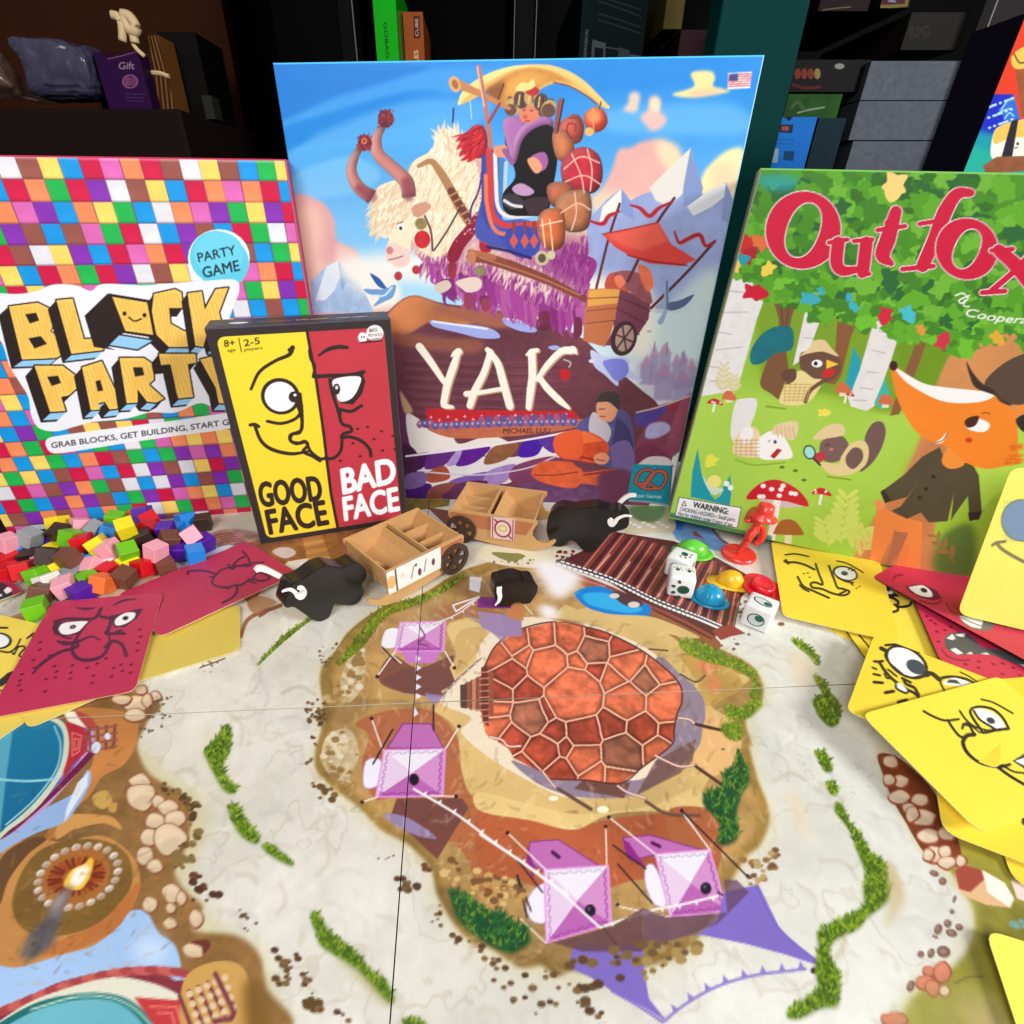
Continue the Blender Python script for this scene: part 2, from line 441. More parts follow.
    c.line(zE("300,150 230,225 130,320 30,405 -20,430"), 6, (112, 26, 70)); c.line(zE("255,170 180,260 80,350 -20,405"), 3, (120, 90, 160))
    c.poly(zE("215,45 250,55 285,85 280,150 235,190 205,240 200,120"), (178, 42, 58))
    for q in ("232,90 262,100 255,150 232,165", "240,108 254,112 250,140 240,148"): c.line(zE(q), 1.3, (226, 120, 110), smooth=False, closed=True)
    c.poly(zE("200,20 260,25 275,75 220,55"), (240, 232, 214)); c.blob(zE("240,20 290,40 310,70 280,75"), (176, 70, 60))
    c.blob(zE("-60,60 60,45 150,38 205,60 222,130 200,220 130,320 40,395 -60,440"), (206, 214, 190))
    c.blob(zE("-60,75 50,60 150,50 195,75 205,130 185,215 115,310 30,385 -60,430"), (24, 126, 160), g=(*zE("0,60")[0], *zE("150,300")[0], (16, 104, 150)))
    c.poly(zE("-60,90 45,62 20,240 0,420 -60,430"), (112, 186, 206), a=.7)
    c.line(zE("0,240 90,245 185,238"), 2.2, (150, 210, 222)); c.line(zE("175,70 195,130 180,210 110,305 20,385"), 1.6, (150, 206, 214))
    # fence bits
    for k in range(4): c.line(zE(f"{285+k*28},{75-k*3} {292+k*24},{150-k*4}"), 3, (128, 66, 60), smooth=False)
    for k in range(4): c.line(zE(f"270,{85+k*22} 375,{68+k*22}"), 2.2, (146, 84, 76), smooth=False)
    c.ell(*zE("308,138")[0], 4.5, 6, (214, 222, 246), rot=20); c.ell(*zE("345,102")[0], 3, 3.5, (214, 222, 246))
    # teal bowl, bottom left
    c.blob(zE("-60,1040 60,960 160,900 260,870 400,855 500,850 560,880 600,900 620,1100 -60,1100"), (134, 50, 62), n=.15)
    for k in range(15):
        t_ = k / 14; x = 20 + 560 * t_; y = 975 - 125 * math.sin(t_ * 1.9)
        c.ell(*zE(f"{x},{y}")[0], 12, 4.6, (196, 96, 90) if k % 2 else (170, 66, 70), rot=-25 + 40 * t_)
    c.blob(zE("-60,1060 80,960 220,905 360,872 470,885 560,920 600,960 640,1100 -60,1100"), (226, 224, 204))
    c.blob(zE("-60,1060 100,960 240,925 360,925 440,960 500,1030 520,1100 -60,1100"), (30, 110, 110))
    c.blob(zE("-60,1080 100,985 240,945 350,945 420,980 470,1040 490,1100 -60,1100"), (108, 184, 200), n1=.08)
    c.line(zE("100,975 240,935 350,935 430,970 490,1030"), 2, (180, 220, 200))
    c.poly(zE("430,935 580,945 610,1060 520,1060"), (196, 58, 60))
    for q in ("480,965 565,965 585,1030", "505,985 550,985 560,1020"): c.line(zE(q), 1.8, (236, 130, 116), smooth=False)
    c.blob(zE("590,880 700,820 790,860 800,1060 600,1060"), (204, 158, 86)); c.blob(zE("780,900 830,880 860,1000 870,1080 800,1080"), (128, 92, 40), soft=3)
    for k in range(5): c.line(zE(f"{575+k*30},{930-k*14} {625+k*32},{1060-k*22}"), 4, (116, 46, 62), smooth=False)
    for k in range(5):
        for j in range(4): c.ell(*zE(f"{608+k*28+j*9},{925-k*13+j*32}")[0], 3.6, 3.6, (226, 196, 158))
    c.line(zE("690,860 750,985 740,1005 690,1010"), 5, (126, 60, 70), smooth=False)
    # boulders of the left shore
    def stones(L, zz, k=1.0, fill=(232, 206, 172), edge=(138, 82, 52)):
        for x, y, rx, ry, ro in L:
            X, Y = zz(f"{x},{y}")[0]
            m_ = 7; an = [j / m_ * 6.2832 + R.uniform(-.25, .25) + math.radians(ro) for j in range(m_)]; rr = [R.uniform(.86, 1.12) for _ in an]
            sh_ = lambda g_: [(X + (rx / 3.2 * k + g_) * r_ * math.cos(a_), Y + (ry / 3.2 * k + g_) * r_ * math.sin(a_)) for a_, r_ in zip(an, rr)]
            c.blob([(a_ + .5, b_ + .7) for a_, b_ in sh_(1.9)], edge); c.blob(sh_(.2), tuple(v * .9 for v in fill), n=.06); c.blob([(a_ - .5, b_ - .6) for a_, b_ in sh_(-1.6)], fill, soft=1)
            c.ell(X + .5, Y + ry * k / 9, rx * k / 4.2, ry * k / 7, tuple(v * .86 for v in fill), rot=ro, a=.6, soft=1)
    stones([(448, 245, 32, 22, -10), (455, 295, 46, 40, -20), (508, 310, 20, 20, 0), (538, 330, 32, 26, 0), (496, 372, 28, 24, -10), (562, 366, 36, 24, 0), (478, 422, 28, 26, 0),
            (545, 432, 50, 48, -30), (465, 482, 26, 28, 0), (494, 516, 26, 20, 0), (550, 602, 28, 30, 10), (480, 640, 20, 26, 20), (580, 620, 14, 22, 0), (546, 650, 14, 14, 0), (545, 700, 22, 16, -10),
            (628, 682, 22, 26, 20), (622, 786, 36, 22, -10)], zE)
    c.blob(zE("610,760 660,750 675,770 650,800 645,775"), (110, 52, 44))
    stones([(436, 715, 40, 30, -15), (432, 750, 30, 20, -10), (450, 670, 18, 14, 0), (495, 690, 18, 14, 0), (470, 705, 14, 22, 0), (390, 700, 30, 14, 0)], zA)
    c.speck(zE("480,230 640,300 640,400 620,500 560,540 550,480 600,420 600,330 500,260"), 46, [(112, 84, 48), (86, 64, 40), (132, 110, 64)], r=(1.5, 5))
    c.speck(zE("590,540 700,560 720,640 660,650 600,620"), 14, [(104, 66, 44), (82, 50, 38)], r=(2, 6))
    c.speck(zA("500,690 560,690 560,780 440,830 450,780"), 30, [(90, 70, 50)], r=(.7, 1.8))
    c.speck(zE("750,650 840,670 800,730 760,720"), 9, [(96, 66, 46)], r=(1, 2.4)); c.speck(zE("860,770 980,800 1000,900 870,900"), 10, [(92, 62, 42)], r=(1.5, 5))
    c.speck(zE("970,920 1024,930 1024,980 980,970"), 8, [(96, 72, 40)], r=(3, 6))
    # ---------------- central island
    isl = np.vstack([zB("205,640 215,590 260,540 300,480 400,410 520,370 620,310 700,275"), zC("120,250 300,290 560,470 640,495 780,545 880,605 905,690 850,760 870,850"),
                     zG("860,130 885,230 925,350 900,440 850,490 800,570 740,690 700,740 640,800 560,830 480,850 400,870 300,850 240,870 200,835 130,840 50,790 0,765"),
                     zF("700,770 640,710 580,610 560,530 490,450 400,400 330,330 250,270 195,210 190,150 210,80"), zB("200,760 215,720")])
    c.blob(isl, (214, 198, 142), soft=8, a=.8)
    c.blob(isl, (150, 118, 60), n=.12, n1=.25, soft=1)
    cen = np.array([560., 740.])
    c.blob(cen + (isl - cen) * .95, (178, 140, 84), n=.1, n1=.25, soft=2)
    c.blob(zB("320,620 400,560 460,600 560,640 640,620 660,560 600,520 640,460 740,440 800,470 780,520 700,600 600,700 440,700 330,690"), (190, 150, 88), n1=.2)
    # gravelly pale patches left
    for q, z_ in (("300,560 340,540 350,600 330,680 290,710 270,650", zB), ("230,100 300,80 330,160 300,240 350,270 300,250 240,230 210,170", zF)):
        c.blob(z_(q), (204, 186, 150), n=.2, a=.9)
        c.speck(z_(q), 40, [(186, 160, 110), (222, 208, 180), (150, 120, 70)], r=(1.5, 4.5))
    c.speck(zB("215,640 260,640 300,700 230,710"), 14, [(150, 118, 62), (180, 152, 96)], r=(2, 5))
    # red-brown earth
    c.blob(zB("400,600 440,560 520,600 640,560 640,640 600,690 480,680 400,650"), (126, 76, 58), n1=.1)
    c.blob(zB("560,420 640,390 720,370 800,420 760,480 640,450"), (172, 118, 74), n1=.15)
    c.blob(zF("320,60 420,20 560,20 640,100 680,240 700,300 820,360 1000,350 1100,400 1024,480 960,520 860,420 780,560 720,600 660,470 560,400 480,300 380,300 340,200 360,100"), (176, 104, 66), n1=.15)
    c.blob(zG("0,330 160,370 300,400 400,370 560,350 700,360 760,440 700,560 500,560 300,620 120,560 0,520"), (178, 92, 56), n1=.15)
    c.poly(zF("450,300 660,300 680,330 580,495 500,420 430,360"), (118, 70, 62)); c.blob(zF("410,350 480,360 560,410 575,430 520,420 450,390"), (150, 130, 170))
    # sand ring
    c.blob(np.vstack([zB("620,460 700,440 780,500 720,560 640,640 580,720"), zF("570,20 640,80 660,220 700,300 820,340 940,350 1030,340"), zG("300,400 420,350 560,330 700,330 720,260 760,200 830,160 820,60 740,0"),
                      zC("860,640 800,610 700,560 640,520 520,440 400,400 240,430 130,440")]), (214, 180, 116), n1=.12)
    c.blob(zB("610,470 680,450 770,480 740,540 640,640 600,680 590,640 640,560"), (222, 192, 128)); c.blob(zB("640,500 700,470 740,500 700,560 640,620"), (198, 160, 96), a=.6)
    c.blob(zG("0,280 200,330 340,350 560,320 680,270 720,330 600,340 420,350 300,400 160,370 0,340"), (226, 194, 128), n1=.08)
    c.blob(zC("640,560 700,560 800,600 840,660 780,700 720,720 690,640"), (198, 158, 84), n1=.15); c.blob(zC("700,570 760,580 740,620 700,610"), (222, 128, 88), soft=3, a=.8); c.blob(zC("730,630 770,640 760,680 730,670"), (222, 128, 88), soft=3, a=.8)
    c.blob(zG("700,20 780,60 820,130 800,200 740,230 690,200 670,160 710,120"), (226, 178, 120), n1=.1)
    c.blob(zG("600,340 760,340 780,420 740,560 640,500"), (176, 100, 62), n1=.1)
    # cream rim of the shell pit
    c.blob(np.vstack([zC("-10,560 20,500 120,440 260,450 340,460 430,490 520,530 600,590 620,640"), zG("650,20 640,90 600,180 480,280 340,300 250,290 130,230 30,170 -60,90"), zB("690,760 600,720 600,690 700,590")]), (238, 222, 196))
    # mauve shade east and south of the shell (printed)
    c.blob(np.vstack([zC("560,580 640,620 710,690 720,760"), zG("715,60 700,130 660,180 600,230 500,290 380,300 280,290 180,250 100,180 200,210 400,240 560,200")]), (146, 128, 148))
    c.poly(zG("330,240 480,250 460,300 300,270"), (112, 74, 66)); c.poly(zG("560,180 690,110 680,180 640,220 500,290"), (112, 78, 70), a=.8)
    # brush marks over the earth
    for col, al, n_ in (((255, 240, 214), .16, 380), ((90, 60, 30), .16, 420), ((120, 116, 50), .14, 160)):
        c.hair(cat(isl, True), n_, 13, lambda p: math.degrees(math.atan2(-(p[0] - 560), (p[1] - 740))) + 180, [col], 3.4, 50, bend=.2, a=al)
    c.hair(zE("0,300 420,100 480,300 540,540 600,700 400,900 0,900"), 160, 14, 30, [(92, 62, 30), (206, 150, 90)], 3, 60, a=.2)
    # ---------------- shell
    sh = np.vstack([zC("12,600 50,530 120,480 240,452 340,470 410,490 510,540 590,600 640,655 645,710"), zG("630,30 620,85 612,130 520,200 450,252 340,242 230,238 200,218 110,172 90,140 20,95 5,40")])
    c.poly(sh, (150, 52, 38)); 
    fills = [(172, 72, 50), (212, 108, 72), (158, 96, 72)]
    shz = [(o, q) for o, q in (
        (1, "160,560 240,530 285,560 285,610 200,655 150,630"), (1, "195,665 300,605 380,625 415,680 380,750 240,755 188,705"), (0, "50,600 140,575 150,600 130,640 60,660 25,640"),
        (1, "240,470 300,475 325,510 310,540 245,525"), (2, "325,520 380,505 410,530 405,560 350,585 315,550"), (0, "340,478 400,490 410,505 350,500"),
        (1, "170,500 230,475 240,520 200,540 165,520"), (1, "70,520 160,495 155,520 110,540 75,555"), (1, "115,545 160,545 150,575 115,575"), (1, "25,560 70,535 105,560 90,590 30,600"),
        (1, "400,560 510,560 535,590 530,615 470,605 385,595"), (0, "415,505 505,540 510,552 410,550"), (1, "290,560 345,590 330,610 290,590"), (0, "345,600 390,600 380,620 345,612"),
        (1, "385,630 420,610 465,615 460,650 430,660"), (2, "470,615 540,620 590,650 540,660 500,640"), (1, "390,735 430,670 480,660 535,685 535,745 450,755"), (1, "540,685 590,660 635,680 630,740 610,790 550,755"),
        (0, "100,670 150,645 195,665 180,705 120,700"), (0, "25,645 90,660 95,700 30,710"), (1, "25,715 90,718 85,745 30,755"), (2, "95,740 130,712 180,715 240,765 195,805 120,795"),
        (1, "30,765 85,755 95,775 70,810 35,790"), (0, "80,800 110,795 150,800 140,850 70,835"), (0, "240,775 360,768 395,820 370,850 280,830"), (0, "375,765 450,760 470,800 400,820"),
        (0, "465,765 540,760 590,795 520,840 475,820"), (2, "390,850 420,825 470,830 525,860 505,915 450,935 400,910"), (1, "260,890 310,850 375,855 385,905 320,935"), (0, "140,870 160,810 240,850 260,870 220,910 190,915"),
        (0, "200,930 230,890 310,935 320,955 220,960"), (1, "330,935 385,910 400,955 340,960"), (1, "395,915 450,940 490,930 450,975 400,955"), (1, "530,860 600,820 615,850 570,890 510,910"), (0, "600,800 628,790 620,820 560,815"),
        (0, "205,810 235,775 275,820 240,835"), (0, "150,720 185,712 240,760 225,768"), (1, "545,550 590,600 600,640 555,615"), (0, "280,840 300,845 270,880 255,860"), (0, "130,880 190,920 200,945 125,895"))]
    cen_ = np.array([zC(q).mean(0) for o, q in shz]); rad_ = np.array([abs(area(zC(q))) / math.pi for o, q in shz]); idx_ = [o for o, q in shz]
    rc = c.cover([c.tx(sh)]); m_, y0_, x0_ = rc; hh, ww = m_.shape
    yy, xx = np.mgrid[y0_:y0_ + hh, x0_:x0_ + ww]; wp = c.pl.O + (xx[..., None] * c.res) * c.pl.U + (yy[..., None] * c.res) * c.pl.V - CAM
    zc_ = wp[..., 1] * ct - wp[..., 2] * st; PX = CX + F * wp[..., 0] / zc_; PY = CY + F * (-wp[..., 1] * st - wp[..., 2] * ct) / zc_
    wob = (c.n1[y0_:y0_ + hh, x0_:x0_ + ww]) * 2.5; PX = PX + wob; PY = PY - wob
    d_ = (PX[..., None] - cen_[:, 0]) ** 2 + (PY[..., None] - cen_[:, 1]) ** 2 - rad_ * .9
    o_ = np.argpartition(d_, 1, axis=-1)[..., :2]; dd_ = np.take_along_axis(d_, o_, -1); sw = dd_[..., 0] > dd_[..., 1]
    i1 = np.where(sw, o_[..., 1], o_[..., 0]); i2 = np.where(sw, o_[..., 0], o_[..., 1]); gap = np.abs(dd_[..., 1] - dd_[..., 0]) / (2 * np.hypot(cen_[i1, 0] - cen_[i2, 0], cen_[i1, 1] - cen_[i2, 1]) + 1e-6)
    base_ = np.array([fills[o] for o in idx_], np.float32)[i1]; n2_ = c.n2[y0_:y0_ + hh, x0_:x0_ + ww, None]; n1_ = c.n1[y0_:y0_ + hh, x0_:x0_ + ww, None]
    rim = np.clip((gap[..., None] - 1.0) / 4.0, 0, 1); cc_ = base_ * (.62 + .42 * rim) * (1 + .28 * n2_ + .3 * n1_)
    ln = np.clip((1.25 - gap[..., None]) / .7, 0, 1); cc_ = cc_ * (1 - ln) + np.array([246, 184, 152], np.float32) * ln
    c.a[y0_:y0_ + hh, x0_:x0_ + ww] = c.a[y0_:y0_ + hh, x0_:x0_ + ww] * (1 - m_[..., None]) + cc_ * m_[..., None]
    for o, q in []:
        p = zC(q); cc = p.mean(0)
        c.poly(p, tuple(v * .62 for v in fills[o]))
        q2 = cc + (p - cc) * .9
        c.blob(q2, fills[o], n=.2, n1=.25)
        c.blob(cc + (p - cc) * .45 + [0, 1.5], tuple(min(255, v * 1.14) for v in fills[o]), soft=2, a=.7, n=.25)
        R_ = c.rng
        for _ in range(3):
            u = cc + (p[R_.randrange(len(p))] - cc) * R_.uniform(.2, .6)
            c.ell(u[0], u[1], R_.uniform(1.5, 5), R_.uniform(1, 2.6), tuple(v * R_.choice([.7, .8, 1.25]) for v in fills[o]), soft=1, a=.6)
        c.line(p, 1.9, (248, 190, 160), smooth=False, closed=True)
    c.line(sh[:18], 1.5, (90, 36, 34))
    # beak of stacked bricks at the left of the shell
    for k in range(6):
        x = 655 + k * 17; h = 50 + k * 9
        c.poly(zB(f"{x},{700-h*.9} {x+20},{700-h} {x+20},{705+h*.55} {x},{700+h*.4}"), (150, 84, 62) if k % 2 else (196, 132, 98))
        c.line(zB(f"{x},{700-h*.9} {x},{700+h*.4}"), 1, (90, 46, 40), smooth=False)
    for q in ("720,600 740,590 745,790 725,770",): c.poly(zB(q), (110, 48, 38))
    for k in range(9): c.line(zB(f"715,{615+k*20} 745,{613+k*20}"), 1, (220, 150, 120), smooth=False)
    c.poly(zB("655,655 675,650 675,730 655,728"), (92, 60, 52))
    # ropes and pegs round the shell
    for q in (zC("30,820 70,830 90,850 130,850"), zC("635,760 670,765 700,785 780,800"), zC("560,880 600,900 640,915 690,910"), zG("440,260 470,280 530,300"), zG("200,215 240,265")):
        c.line(q, 2.6, (150, 70, 66)); c.line(q, 1.5, (246, 222, 208))
    c.line(zC("775,800 690,780"), 3, (70, 44, 40)); c.line(zC("690,915 790,985"), 3.4, (84, 56, 48)); c.line(zG("530,310 600,350 700,355"), 3.4, (104, 76, 60)); c.line(zG("250,270 355,335"), 3.6, (104, 70, 60))
    c.line(zC("640,620 690,645 720,625"), 1.6, (90, 60, 60)); c.line(zC("540,540 600,545"), 1.6, (90, 60, 60)); c.ell(*zG("393,336")[0], 6, 3.5, (250, 240, 214)); c.ell(*zG("235,300")[0], 5, 2.5, (250, 240, 214))
    # ---------------- purple tents
    def tent(z_, roof, back, porch, dark=(150, 50, 150)):
        if back: c.poly(z_(back), (190, 108, 178)); c.line(z_(back), 1, (120, 40, 130), smooth=False, closed=True)
        if porch: c.blob(z_(porch), (238, 232, 246)); c.line(z_(porch), .8, (170, 150, 190), closed=True)
        r = z_(roof); m = r.mean(0)
        c.poly(r, (222, 180, 222)); c.poly([r[0], r[1], m], (236, 230, 242)); c.poly([r[1], r[2], m], (210, 144, 200)); c.poly([r[2], r[3], m], (184, 100, 176)); c.poly([r[3], r[0], m], (228, 202, 230))
        i = m + (r - m) * .9; c.line(r, 1.6, (226, 150, 222), smooth=False, closed=True)
        for a, b, cl in ((i[0], i[1], (186, 168, 196)), (i[1], i[2], dark), (i[2], i[3], dark), (i[3], i[0], (176, 110, 184))):
            n_ = 12
            pts = []
            d = (b - a) / n_; nn = np.array([-d[1], d[0]]) / np.hypot(*d) * 1.6
            for k in range(n_):
                o = nn * (k % 2); pts += [a + d * k + o, a + d * (k + 1) + o]
            c.line(pts, .9, cl, smooth=False)
        return m
    c.poly(zB("400,640 480,600 620,600 640,650 560,690 470,680"), (116, 70, 60))
    c.poly(zB("480,560 580,548 560,584 490,584"), (150, 60, 150)); c.blob(zB("416,480 458,478 450,530 404,532"), (240, 238, 246))
    m = tent(zB, "462,456 605,452 600,546 444,548", None, None); c.poly(zB("465,548 590,548 570,585 485,585"), (200, 120, 200)); c.line(zB("525,470 540,500 520,520 550,530"), 1.6, (130, 60, 120))
    tent(zF, "410,146 606,142 598,292 384,296", "470,62 560,62 600,140 420,140", "352,182 400,180 392,255 346,262")
    c.ell(*zF("506,240")[0], 5, 6, (34, 22, 34)); c.poly(zF("505,5 520,30 505,40"), (235, 225, 240))
    tent(zG, "205,528 410,515 420,700 212,762", "160,440 250,432 380,515 200,530 150,500", "195,575 225,580 215,690 165,690 150,640 165,600")
    tent(zG, "560,478 735,465 790,660 608,680", "456,425 545,418 720,468 560,480 480,500", "530,520 560,520 600,630 560,640 530,580")
    for q in ("150,450 175,520 170,560 150,500", "455,430 475,440 530,520 470,490"): c.poly(zG(q), (140, 40, 130))
    c.line(zG("232,472 252,488"), 4, (80, 20, 80), smooth=False); c.line(zG("550,442 575,454"), 3.6, (80, 20, 80), smooth=False)
    for (x, y) in ((352, 658), (722, 588)): c.ell(*zG(f"{x},{y}")[0], 5.6, 6.2, (36, 26, 42)); c.ell(*zG(f"{x-4},{y-5}")[0], 1.6, 2, (90, 80, 100))
    # top tent under the small bison
    c.poly(zB("710,420 800,430 850,450 850,500 780,500 720,470"), (158, 132, 172)); c.poly(zB("800,400 860,400 855,450 810,440"), (206, 130, 84))
    c.poly(zB("712,372 822,378 815,410 708,408"), (122, 46, 128)); c.poly(zB("684,308 722,312 715,360 682,350"), (238, 234, 244)); c.line(zB("860,400 885,430"), 1.2, (230, 220, 200))
    for q in ("690,320 700,345", "715,372 640,420 630,400 715,372"): c.line(zB(q), 1.6, (236, 230, 236), smooth=False)
    # guy ropes, poles
    for q in (zB("445,548 388,628"), zB("605,548 635,600"), zB("405,535 465,585"), zF("370,45 405,145"), zF("650,70 608,140"), zF("340,312 388,296"), zF("640,294 560,292"), zG("88,410 210,528"), zG("402,390 405,512"), zG("130,685 210,762"),
              zG("412,360 560,478"), zG("640,335 735,465"), zG("440,645 608,680")):
        c.line(q, 1.3, (244, 238, 232), smooth=False)
    for q in (zB("405,535 450,580"), zF("438,80 375,190"), zF("835,545 880,660"), zG("118,545 150,680"), zG("105,478 200,600"), zG("390,705 435,768"), zG("425,450 530,525"), zG("440,510 550,635"), zG("760,600 845,650"), zB("568,715 568,800"),
              zG("650,345 860,555"), zG("640,340 655,350")):
        c.line(q, 1.8, (50, 32, 44), smooth=False)
    c.dots(np.vstack([zB("388,628 635,600"), zF("370,45 650,70 340,312 640,294"), zG("88,410 402,390 412,360 645,338 440,640 860,552 855,548")]), (40, 26, 30), r=2)
    # pennant strings
    def flags(path, col, w=1.6, n=12, size=6, side=1, fc=None):
        q = cat(path, False, 10); d = np.hypot(*np.diff(q, axis=0).T); cum = np.concatenate([[0], np.cumsum(d)])
        c.line(q, w, col, smooth=False)
        for k in range(n):
            s_ = (k + .6) / n * cum[-1]; x = np.interp(s_, cum, q[:, 0]); y = np.interp(s_, cum, q[:, 1]); x2 = np.interp(s_ + size * .8, cum, q[:, 0]); y2 = np.interp(s_ + size * .8, cum, q[:, 1])
            dd = np.array([x2 - x, y2 - y]); nn = np.array([dd[1], -dd[0]]) / (np.hypot(*dd) + 1e-6) * size * side
            c.poly([(x, y), (x2, y2), np.array([(x + x2) / 2, (y + y2) / 2]) + nn], fc or col)
    flags(zF("505,270 640,350 760,440 860,510 1000,610"), (246, 242, 240), 2.2, 11, 5)
    c.line(zG("0,415 130,500 260,600 380,710"), 2.2, (246, 242, 240), smooth=False)
    flags(zG("385,712 480,680 560,655 640,640 760,612"), (246, 242, 240), 2.2, 7, 5, -1)
    flags(zB("720,570 640,640 585,700"), (130, 110, 130), 1.4, 6, 4, fc=(206, 200, 208)); flags(zB("715,375 640,430 540,470"), (226, 216, 214), 1.4, 5, 4)
    c.poly(zB("655,420 760,490 800,500 790,520 700,440"), (150, 130, 170), a=.7); c.poly(zB("540,680 600,690 570,720 550,700"), (150, 130, 200), a=.8)
    for k in range(5): c.poly(zB(f"512,{560+k*30} 530,{570+k*30} 512,{582+k*30}"), (230, 226, 236))
    # violet flag shadows
    vio = (128, 108, 196)
    for q in ("640,735 700,730 760,690 780,600 890,575 960,720 1100,840 980,800 850,765 700,735", ): c.poly(zG(q), vio, n1=.05)
    c.poly(zG("520,650 600,680 790,665 780,560 820,560 860,600 760,700 660,740 520,780"), (98, 66, 96), a=.75)
    c.poly(zG("300,770 520,770 525,850 540,940 600,1015 520,965 420,915 350,870 280,840"), vio, n1=.05)
    c.poly(zG("230,760 420,710 520,650 520,790 330,790"), (96, 62, 70), a=.8)
    c.line(zG("420,915 500,960 585,1015"), 2.6, (128, 110, 196))
    flags(zG("590,1010 660,955 760,900 880,865 1040,845"), (140, 124, 200), 3, 8, 9, 1)
    c.line(zG("880,580 960,720 1110,845"), 2.2, (120, 100, 190)); c.dots([zH("350,850")[0]], (50, 36, 60), r=3.5)
    # earth pebbles
    c.speck(zF("600,480 740,540 840,560 860,640 760,640 640,590 590,540"), 60, [(200, 160, 96), (160, 118, 66), (120, 84, 50), (214, 180, 120)], r=(1.5, 5))
    c.speck(zG("0,560 120,560 150,640 60,660 0,640"), 20, [(190, 150, 86), (126, 84, 50)], r=(2, 5))
    brown = [(104, 76, 48), (126, 96, 58), (88, 62, 44)]
    c.speck(zG("500,760 700,740 690,800 560,850 500,900"), 26, [(136, 112, 60), (164, 140, 84), (112, 84, 56)], r=(2.5, 7))
    c.speck(zG("270,790 520,780 520,900 400,900 420,1000 330,1000 300,900"), 24, brown, r=(3, 6.5))
    c.speck(zG("0,820 300,860 400,1024 180,1010 60,920"), 22, brown, r=(1.4, 5))
    c.speck(zG("840,480 960,460 940,540 860,590 830,540"), 26, [(150, 110, 66), (120, 84, 56), (184, 156, 112)], r=(1.5, 4.5))
    c.speck(zF("620,720 780,800 800,860 640,780"), 14, brown, r=(1.5, 4.5)); c.speck(zF("430,550 520,560 520,610 440,600"), 10, brown, r=(2, 5))
    c.speck(zF("180,250 260,270 260,330 200,310"), 12, [(130, 104, 60), (104, 80, 44)], r=(2, 5)); c.speck(zF("530,510 560,520 545,540"), 4, [(110, 70, 50)], r=(3, 4))
    c.speck(zB("150,700 220,700 225,780 170,770"), 18, brown, r=(1, 3)); c.speck(zB("195,520 270,520 230,600 200,600"), 14, brown, r=(.8, 1.8))
    c.speck(zB("170,820 200,820 190,920 150,920"), 9, brown, r=(1.4, 2.6)); c.speck(zF("150,0 220,0 220,70 170,60"), 12, brown, r=(1.4, 3))
    c.speck(zF("40,760 160,860 300,1010 200,1010 60,900"), 24, brown, r=(1.4, 5.5)); c.speck(zF("560,630 600,640 590,720 560,690"), 8, brown, r=(1.2, 3))
    c.speck(zF("370,480 440,480 440,500 370,500"), 4, brown, r=(.8, 1.5))
    # distant road details left of the bison's route
    c.line(zA("770,500 800,440 900,400"), 4, (150, 96, 60)); c.line(zA("640,600 720,570"), 1.5, (120, 84, 60)); c.speck(zA("640,570 740,560 700,610 640,620"), 12, brown, r=(.6, 1.4))
    c.line(Z(260, 480, 6.4)("0,870 60,830 130,800"), 3, (136, 84, 54))
    # ---------------- top strip near the boxes
    z5, z6, z7, z8, z9 = Z(120, 480, 6.4), Z(260, 480, 6.4), Z(500, 480, 6.4), Z(640, 490, 6.4), Z(600, 420, 6.4)
    c.poly(Z(180, 440, 6.4)("60,560 470,450 540,660 620,900 400,760 160,770"), (206, 196, 180), n1=.05)
    c.blob(Z(180, 440, 6.4)("200,600 330,570 520,600 530,660 340,690 230,680"), (160, 104, 92), soft=3, a=.8, n=.4)
    for k in range(6): c.line(Z(180, 440, 6.4)(f"{220+k*20},{610+k*12} {330+k*18},{590+k*12}"), 1, (140, 60, 56))
    c.blob(Z(180, 440, 6.4)("150,760 230,690 340,670 300,700 200,750"), (214, 222, 240), soft=1)
    c.poly(z6("-100,410 940,100 1060,100 900,330 520,520 300,500 180,520 60,640 -60,800 -160,700"), (150, 94, 58), n=.2, n1=.2)
    c.blob(z6("80,460 130,430 200,435 230,470 160,500"), (206, 186, 190)); c.blob(z6("-80,780 0,740 110,780 40,820 -40,850"), (186, 140, 100))
    for k in range(6): c.line(z6(f"{285+k*6},{385+k*26} {390+k*10},{365+k*26}"), 4.2, (206, 150, 92) if k % 2 else (186, 126, 72), smooth=False)
    c.poly(Z(380, 440, 6.4)("170,370 450,380 440,420 180,460"), (134, 116, 50), n=.2); c.poly(Z(380, 440, 6.4)("300,430 440,450 480,520 420,540"), (120, 70, 60))
    c.blob(z7("0,390 400,400 400,520 240,560 0,540 -150,480"), (224, 216, 190), n1=.05)
    c.blob(z7("60,470 130,470 150,495 80,500"), (136, 140, 70)); c.blob(z7("-20,480 40,475 30,490"), (120, 130, 70)); c.speck(z7("-60,490 220,500 220,540 -40,530"), 14, [(110, 110, 70)], r=(.5, 1.6))
    c.blob(zB("760,230 860,240 820,260 770,245"), (130, 130, 70))
    c.speck(zC("240,225 300,225 320,290 290,300 240,260"), 22, [(150, 50, 46), (90, 40, 40)], r=(.8, 2.4))
    # pier of red planks
    pier = zC("250,262 330,225 430,165 620,195 760,250 850,300 880,330 830,380 790,470 740,510 560,420 420,330")
    c.blob(zC("300,300 560,400 760,510 720,540 500,440 320,330"), (150, 90, 58), n1=.1)
    c.poly(pier, (92, 40, 40))
